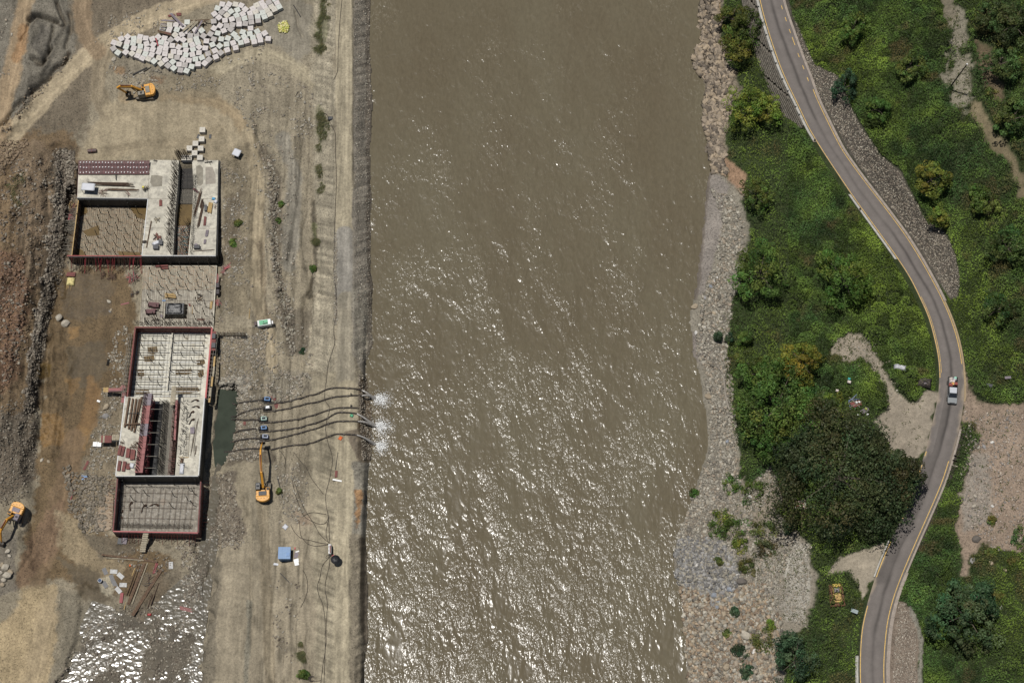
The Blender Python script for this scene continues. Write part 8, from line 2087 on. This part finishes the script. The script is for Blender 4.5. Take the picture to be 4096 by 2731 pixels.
TR = pickup(3806, 1566, math.radians(-95))
def on_truck(x, y, z):
    a = math.radians(-95) - math.pi / 2; R = Matrix.Rotation(a, 3, 'Z'); return TR.location + R @ Vector((x, y, z))
for i, (x, y, w, d, h, m_, lab) in enumerate([(-.38, -2.15, .75, .7, .95, M_WCLOTH, 'white sack at the rear left of the truck bed'), (.38, -2.15, .75, .7, .9, mat('cream_cloth', (.52, .46, .42), .85, 0, .2, 2), 'cream sack at the rear of the truck bed'),
      (.10, -1.62, 1.3, .6, 1.0, mat('pinkish_cloth', (.55, .48, .46), .85, 0, .2, 2), 'pinkish white bundle in the middle of the truck bed'), (-.45, -1.15, .6, .5, .85, M_WCLOTH, 'small white sack near the red boxes on the truck')]):
    o = drape('cargo_sack', 0, 0, w, d, h, 0, m_, lab, 'sack', 0, 40 + i, .2); o.location = on_truck(x, y, .68); o.rotation_euler = (0, 0, math.radians(-95) - math.pi / 2)
for x, y, w, d, h, lab in [(.48, -.85, .65, .55, .95, 'dark red box right behind the cab of the truck'), (-.48, -1.05, .55, .5, 1.25, 'dark red box at the outer side of the truck bed')]:
    r_ = thing('cargo_box', on_truck(x, y, .68), lab, 'box', None, math.radians(-95) - math.pi / 2)
    MB().box((0, 0, h / 2), (w, d, h)).build('body', mat('maroon_box', (.20, .03, .02), .6, 0, .2, 2), r_, .02); MB().box((0, 0, h + .02), (w + .03, d + .03, .05)).build('lid', mat('maroon_box', None), r_)
r_ = thing('cargo_tub', on_truck(.05, -1.12, 1.45), 'cream round tub with an orange inside on the truck load', 'tub'); MB().lathe((0, 0, 0), [(.22, 0), (.32, .22), (.26, .22), (.2, .08)], 16).build('tub', mat('cream_plastic', (.6, .5, .3), .6), r_); MB().lathe((0, 0, .12), [(.0, 0), (.2, 0), (.2, .03), (0, .03)], 12).build('contents', M_YELLOW, r_)
o = drape('green_cloth', 0, 0, .55, .5, .25, 20, mat('mint_cloth', (.25, .50, .38), .8), 'mint green cloth at the rear corner of the truck load', 'cloth', 0, 50); o.location = on_truck(-.42, -2.3, 1.55)

# bulldozer
def bulldozer(px, py, heading):
    g = G(px, py + 14)
    root = thing('bulldozer', g, 'old rusty yellow bulldozer parked in the weeds beside the lay-by', 'bulldozer', None, heading - math.pi / 2)
    M_DY = mat('old_dozer_yellow', (.47, .33, .10), .7, 0, .3, 1.6, (.17, .08, .03), .6); M_RU = mat('dozer_rust', (.17, .075, .04), .85, 0, .4, 2, (.07, .04, .03), .3)
    for sx in (-1, 1):
        mb = MB(); L = 3.6; prof = [(-L / 2 + .4, .03), (-L / 2, .5), (-L / 2 + .35, .98), (L / 2 - .35, .98), (L / 2, .5), (L / 2 - .4, .03)]
        vs = [(sx * 1.0 + o_, y, zz) for o_ in (-.27, .27) for y, zz in prof]
        mb.add(vs, [(0, 1, 2, 3, 4, 5), (11, 10, 9, 8, 7, 6)] + [(i, i + 6, (i + 1) % 6 + 6, (i + 1) % 6) for i in range(6)])
        for k in range(12): mb.box((sx * 1.0, -1.5 + k * .26, 1.0), (.58, .08, .08))
        mb.build('track', M_RU, root)
        MB().box((sx * .66, .1, 1.15), (.14, 2.8, .3)).build('fender', M_DY, root, .02)
    MB().prism([(-.6, .15), (.6, .15), (.62, 1.2), (.3, 1.45), (-.3, 1.45), (-.62, 1.2)][::1], .9, 1.75).build('bonnet', M_DY, root, .06)
    MB().box((0, .9, .8), (1.2, 2.6, .5)).build('chassis', M_RU, root)
    MB().box((0, 1.68, 1.15), (1.25, .30, 1.0)).build('radiator_guard', M_DY, root, .03)
    MB().box((0, -.55, 1.15), (1.0, .9, .45)).build('seat_box', M_PLUM, root, .03); MB().lathe((.05, -.15, 1.5), [(.0, 0), (.18, .02), (.18, .05), (0, .07)], 12).build('seat', M_DKBAR, root)
    MB().box((0, -1.35, 1.35), (1.45, .55, .9)).build('rear_tank', mat('dozer_tank_yellow', (.62, .40, .08), .6, 0, .2, 2, (.2, .1, .03), .3), root, .05)
    for sx in (-.65, .65):
        for y in (-1.1, .1): MB().bar((sx, y, 1.4), (sx, y, 2.2), .07).build('canopy_post', M_RU, root)
        MB().bar((sx, -1.1, 2.2), (sx, .1, 2.2), .07).build('canopy_rail', M_RU, root)
    MB().bar((.2, .9, 1.75), (.2, .9, 2.2), .1).build('exhaust', M_RU, root)
    bl = MB()
    for k in range(6):
        t0 = -.5 + k * .2; bl.box((0, 2.25 + .15 * math.cos(t0 * 2.4), .15 + k * .16), (2.7, .1, .19))
    bl.build('blade', M_RU, root); 
    for sx in (-1.35, 1.35): MB().bar((sx * .98, 2.2, .4), (sx * .98, .3, .45), .14).build('push_arm', M_RU, root)
    return root
bulldozer(3344, 2362, math.radians(-86))

# compressor trailer
g = G(1060, 1300); r_ = thing('compressor_trailer', g, 'green and white towed compressor beside the haul road', 'compressor', None, math.radians(9))
M_CW = mat('compressor_white', (.58, .60, .58), .5, 0, .15, 2, (.3, .29, .25), .2)
MB().box((0, 0, 1.0), (2.9, 1.35, 1.1), taper=.93).build('body', M_CW, r_, .08); MB().box((-.1, 0, 1.57), (1.75, 1.0, .05)).build('green_roof', mat('compressor_green', (.07, .33, .16), .5, 0, .15, 2), r_, .02)
MB().box((1.0, 0, 1.57), (.5, 1.05, .06)).build('white_hatch', M_WHITE, r_, .02); MB().lathe((-.1, .12, 1.6), [(0, 0), (.1, 0), (.1, .03), (0, .03)], 10).build('filler_cap', M_DKBAR, r_)
MB().box((.2, -.28, 1.62), (1.0, .18, .06), .08).build('vent_slot', M_DKBAR, r_); MB().box((0, 0, .42), (3.0, 1.1, .14)).build('chassis', M_DKBAR, r_)
for sx in (-.45, .35):
    for sy in (-.72, .72): MB().lathe((sx, sy, .34), [(.0, -.1), (.33, -.1), (.35, 0), (.33, .1), (0, .1)], 14, Matrix.Rotation(math.pi / 2, 3, 'X')).build('wheel', M_RUBBER, r_)
MB().bar((-1.5, 0, .5), (-2.5, -.15, .4), .12).bar((-1.5, -.4, .5), (-2.4, -.15, .42), .08).bar((-1.5, .4, .5), (-2.4, -.15, .42), .08).build('drawbar', M_LTBAR, r_)
MB().box((-1.75, .2, .85), (.5, .8, .6)).build('dark_end_box', mat('compressor_end', (.06, .035, .035), .6), r_, .05); MB().box((1.62, -.1, 1.0), (.3, .7, .6)).build('end_tank', M_WHITE, r_, .1)

# blue shed
g = G(1142, 2222); r_ = thing('blue_shed', g, 'small bright blue sheet metal shed with a patched roof', 'shed')
MB().box((0, 0, 1.15), (2.2, 2.15, 2.3)).build('wall', mat('dark_blue_wall', (.04, .14, .30), .5, 0, .2, 1.5), r_, .02)
for k in range(2):
    for j in range(3):
        xx = -1.15 + .78 * (j + .5); yy = .58 - 1.17 * k
        MB().box((xx, yy, 2.36 - .012 * j), (.80, 1.20, .05)).build('roof_sheet', M_BLUE, r_, .01)
MB().box((.72, -.28, 2.42), (.62, .72, .04)).build('roof_patch', mat('deep_blue_patch', (.02, .13, .34), .45, 0, .2, 2), r_); MB().box((0, 0, 2.41), (2.36, .06, .03)).box((.38, 0, 2.41), (.05, 2.4, .03)).build('roof_seam', mat('pale_blue_seam', (.14, .30, .50), .45), r_)
MB().box((1.12, -.2, .95), (.05, .8, 1.9)).build('door', M_DGREY, r_)
slab_at('white_board', 1187, 2247, 1.0, 1.3, .08, -15, M_WHITE, 'white board leaning at the lower right of the blue shed', 'board'); slab_at('grey_board', 1187, 2218, .9, 1.3, .08, 8, M_PLUM, 'grey board beside the blue shed door', 'board'); slab_at('white_batten', 1190, 2205, .75, .25, .1, -18, M_WHITE, 'short white batten right of the blue shed', 'board')
slab_at('red_can', 1180, 2193, .3, .4, .3, 0, M_RED, 'small red can at the top right corner of the blue shed', 'can')
# switch cabinet and black parasol
g = G(1322, 2202); r_ = thing('switch_cabinet', g, 'narrow white and red electrical cabinet fed by many cables', 'cabinet', None, math.radians(2))
MB().box((0, 0, .8), (.5, 1.9, 1.6)).build('body', mat('cabinet_grey', (.45, .46, .46), .5), r_, .03); MB().box((.08, -.1, 1.62), (.22, 1.5, .06)).build('red_cover', M_REDB, r_); 
for y in (-.75, 0, .75): MB().box((-.16, y, 1.62), (.16, .36, .05)).build('white_lid', M_WHITE, r_)
MB().box((.3, 0, .8), (.06, 1.6, 1.3)).build('door', M_DGREY, r_)
slab_at('red_wedge', 1332, 2222, .5, .3, .25, 0, M_RED, 'red wedge at the foot of the switch cabinet', 'wedge')
g = G(1345, 2246); r_ = thing('parasol', g, 'round black parasol standing right of the switch cabinet', 'parasol')
MB().lathe((0, 0, 1.9), [(.9, 0), (.88, .03), (.5, .22), (.05, .36), (0, .38)], 16).build('canopy', M_BPLAST, r_); MB().tube([(0, 0, 0), (0, 0, 2.2)], .03, 6).build('pole', M_DKBAR, r_); MB().lathe((0, 0, 0), [(.25, 0), (.25, .08), (0, .08)], 12).build('base', M_DKBAR, r_)
# small standing posts on the embankment crossing
for y, lab in ((1580, 'upper'), (1625, 'lower')): 
    a = G(1405, y); tag(MB().bar(a, a + Vector((0, .1, 1.0)), .12).box(a + Vector((0, 0, .1)), (.4, .4, .2)).build('marker_post', M_DKBAR), '%s short dark post between the pump pipes' % lab, 'post')

# ================================================================ RIGHT BANK BITS
a, b = G(3795, 355), P(3868, 258, 31.0)
pr = thing('utility_pole', a, 'thin dark leaning pole in the bare hillside scar', 'pole'); part(MB().tube([a - Vector((0, 0, .5)), b], .16, 8, True, .10), 'shaft', M_DKBAR, pr)
q = b; part(MB().bar(q + Vector((-.6, 0, -.4)), q + Vector((.6, .2, -.4)), .1), 'crossarm', M_WOODG, pr); part(MB().lathe(q, [(.12, 0), (.14, .15), (0, .2)], 8), 'insulator', M_WHITE, pr)
# dead tree on the cobbles
dt = thing('dead_tree', G(2915, 1660), 'bare fallen grey tree with forked branches on the cobble beach', 'fallen tree')
def DZ(p): return G(2650 + p[0] / 2.614, 1200 + p[1] / 2.614, .35)
M_DEAD = mat('bleached_wood', (.27, .24, .20), .9, 0, .3, 3)
part(MB().tube([DZ(p) for p in [(715, 1195), (675, 1080), (655, 980), (645, 860), (630, 770)]], [.22, .2, .17, .15, .12], 7), 'trunk', M_DEAD, dt)
for br in ([(630, 770), (570, 700), (530, 620), (470, 545)], [(630, 770), (610, 650), (600, 580)], [(645, 820), (665, 740), (640, 640), (650, 600)], [(600, 740), (560, 640), (510, 580)], [(640, 800), (610, 750), (560, 700)]):
    part(MB().tube([DZ(p) + Vector((0, 0, .2)) for p in br], .07, 5, True, .02), 'branch', M_DEAD, dt)
# rubbish tip
ox, oy, s = 3340, 1400, 3.2
def TP(x, y): return (ox + x / s, oy + y / s)
slab_at('steel_bed_frame', *TP(270, 700), 2.2, 1.1, .25, -18, M_REDB, 'reddish sheet on a blue frame dumped by the lay-by', 'frame', None, None, 2, lift=.5)
pile('dumped_tubes', *TP(250, 680), 2.8, 1.8, -28, [mat('faded_blue', (.08, .12, .25), .6), M_LTBAR], 'dumped blue and grey tube frame by the lay-by', 'frame', 14, None, .9, .1, .5)
slab_at('scrap_sheets', *TP(370, 790), 1.7, 1.0, .3, -38, M_PLUM, 'grey and yellow scrap panels below the blue frame', 'panels', None, None, 4, lift=.5)
for x, y, w, lab, m_ in [(265, 690, .5, 'left white bag on the dumped frame', M_WHITE), (300, 685, .45, 'right white bag on the dumped frame', M_WHITE), (405, 845, .5, 'white bag below the scrap panels', M_WHITE), (285, 850, .4, 'white bag left below the scrap panels', M_WHITE), (385, 770, .6, 'yellow bag on the scrap panels', mat('lime_cloth', (.5, .55, .15), .8)), (172, 428, .8, 'cream sheet in the weeds above the tip', mat('cream_cloth', None)), (172, 390, .6, 'teal cloth in the weeds above the tip', mat('teal_cloth', (.05, .35, .33), .8)), (20, 540, .7, 'pale cloth in the weeds left of the tip', mat('cream_cloth', None))]:
    o = drape('litter_bag', *TP(x, y), w, w * .8, .3, 20, m_, lab, 'bag', None, 60 + x); o.location.z += .9
o = drape('striped_tarp', *TP(825, 248), 2.6, 1.1, .8, 12, mat('grey_white_tarp', (.44, .44, .47), .7, 0, .35, 1.5, (.2, .2, .22), .3), 'grey and white tarp bundled in the weeds beside the path', 'tarp', None, 71, .35); o.location.z += .8
slab_at('tarp_pole', *TP(940, 262), 1.8, .12, .12, 3, M_LTBAR, 'pole sticking out of the grey white tarp', 'pole', lift=1.2)
o = drape('dark_tarp', *TP(1130, 430), 2.9, 2.0, .8, 10, M_RUBBER, 'dark burnt looking tarp in the weeds left of the road', 'tarp', None, 72, .4); o.location.z += .5
slab_at('grey_plate', *TP(1125, 445), .9, .3, .05, 25, M_PLUM, 'small grey plate on the dark tarp', 'plate', lift=1.3)
slab_at('metal_box', 3296 + 198 / 1.684, 1800 + 1090 / 1.684, 1.4, .7, .3, 22, mat('grey_green_sheet', (.22, .27, .27), .5), 'grey metal sheet in the grass below the bulldozer', 'sheet', lift=.8)
slab_at('dark_sheet', 3296 + 1910 / 2.614, 1200 + 828 / 2.614, 1.2, .5, .1, -5, M_PLUM, 'grey sheet in the bushes right of the pickup', 'sheet', lift=1.0); slab_at('dark_sheet', 3296 + 1720 / 2.614, 1200 + 908 / 2.614, 1.2, .6, .1, 8, M_DGREY, 'dark sheet in the bushes right of the pickup', 'sheet', lift=.9)
r_ = thing('rubbish_heap', G(2650 + 925 / 1.684, 1800 + 365 / 1.684), 'pinkish rubbish heap under the edge of the giant tree', 'rubbish heap')
x, y = scatter([(3178, 2005), (3220, 2000), (3225, 2035), (3185, 2035)], 160, 4); X, Y, Z = Gv(x, y)
o = rocks('litter', X, Y, Z + .1, RNG.uniform(.15, .5, 160), np.array([(.55, .42, .38), (.5, .48, .44), (.45, .1, .1), (.4, .3, .25)])[RNG.integers(0, 4, 160)], .4); o.parent = r_; o.location = -r_.location
# covers over the roadside drain
for k in range(5):
    i = rd_index(1822 + k * 9); p = off(i, 1, .95, ZR); t = RC_full[i + 1] - RC_full[i]
    o = MB().box((0, 0, .06), (1.25, .32, .14)).build('cover_slab', M_KERB, None, .02); o.location = p; o.rotation_euler = (0, 0, math.atan2(t.y, t.x) + math.pi / 2)
    tag(o, ('topmost', 'second', 'third', 'fourth', 'lowest')[k] + ' concrete cover slab over the roadside drain', 'cover slab', 'drain cover slabs')
# road side marker with a figure-sized shadow
i = rd_index(573); p = off(i, -1, .25, ZR)
r_ = thing('marker_stone', p, 'small dark marker stone on the left road edge above the bend', 'marker stone'); MB().box((0, 0, .4), (.35, .25, .8), taper=.8).build('stone', M_DKBAR, r_, .04); MB().box((0, 0, .06), (.6, .5, .14)).build('base', M_KERB, r_)
i = rd_index(838); p = off(i, -1, .4, ZR)
r_ = thing('marker_stone', p, 'small dark marker stone on the edge beam beside the bend', 'marker stone'); MB().box((0, 0, .4), (.3, .25, .7), taper=.8).build('stone', M_DKBAR, r_, .04); MB().box((0, 0, .12), (.45, .4, .1)).build('base', M_KERB, r_)
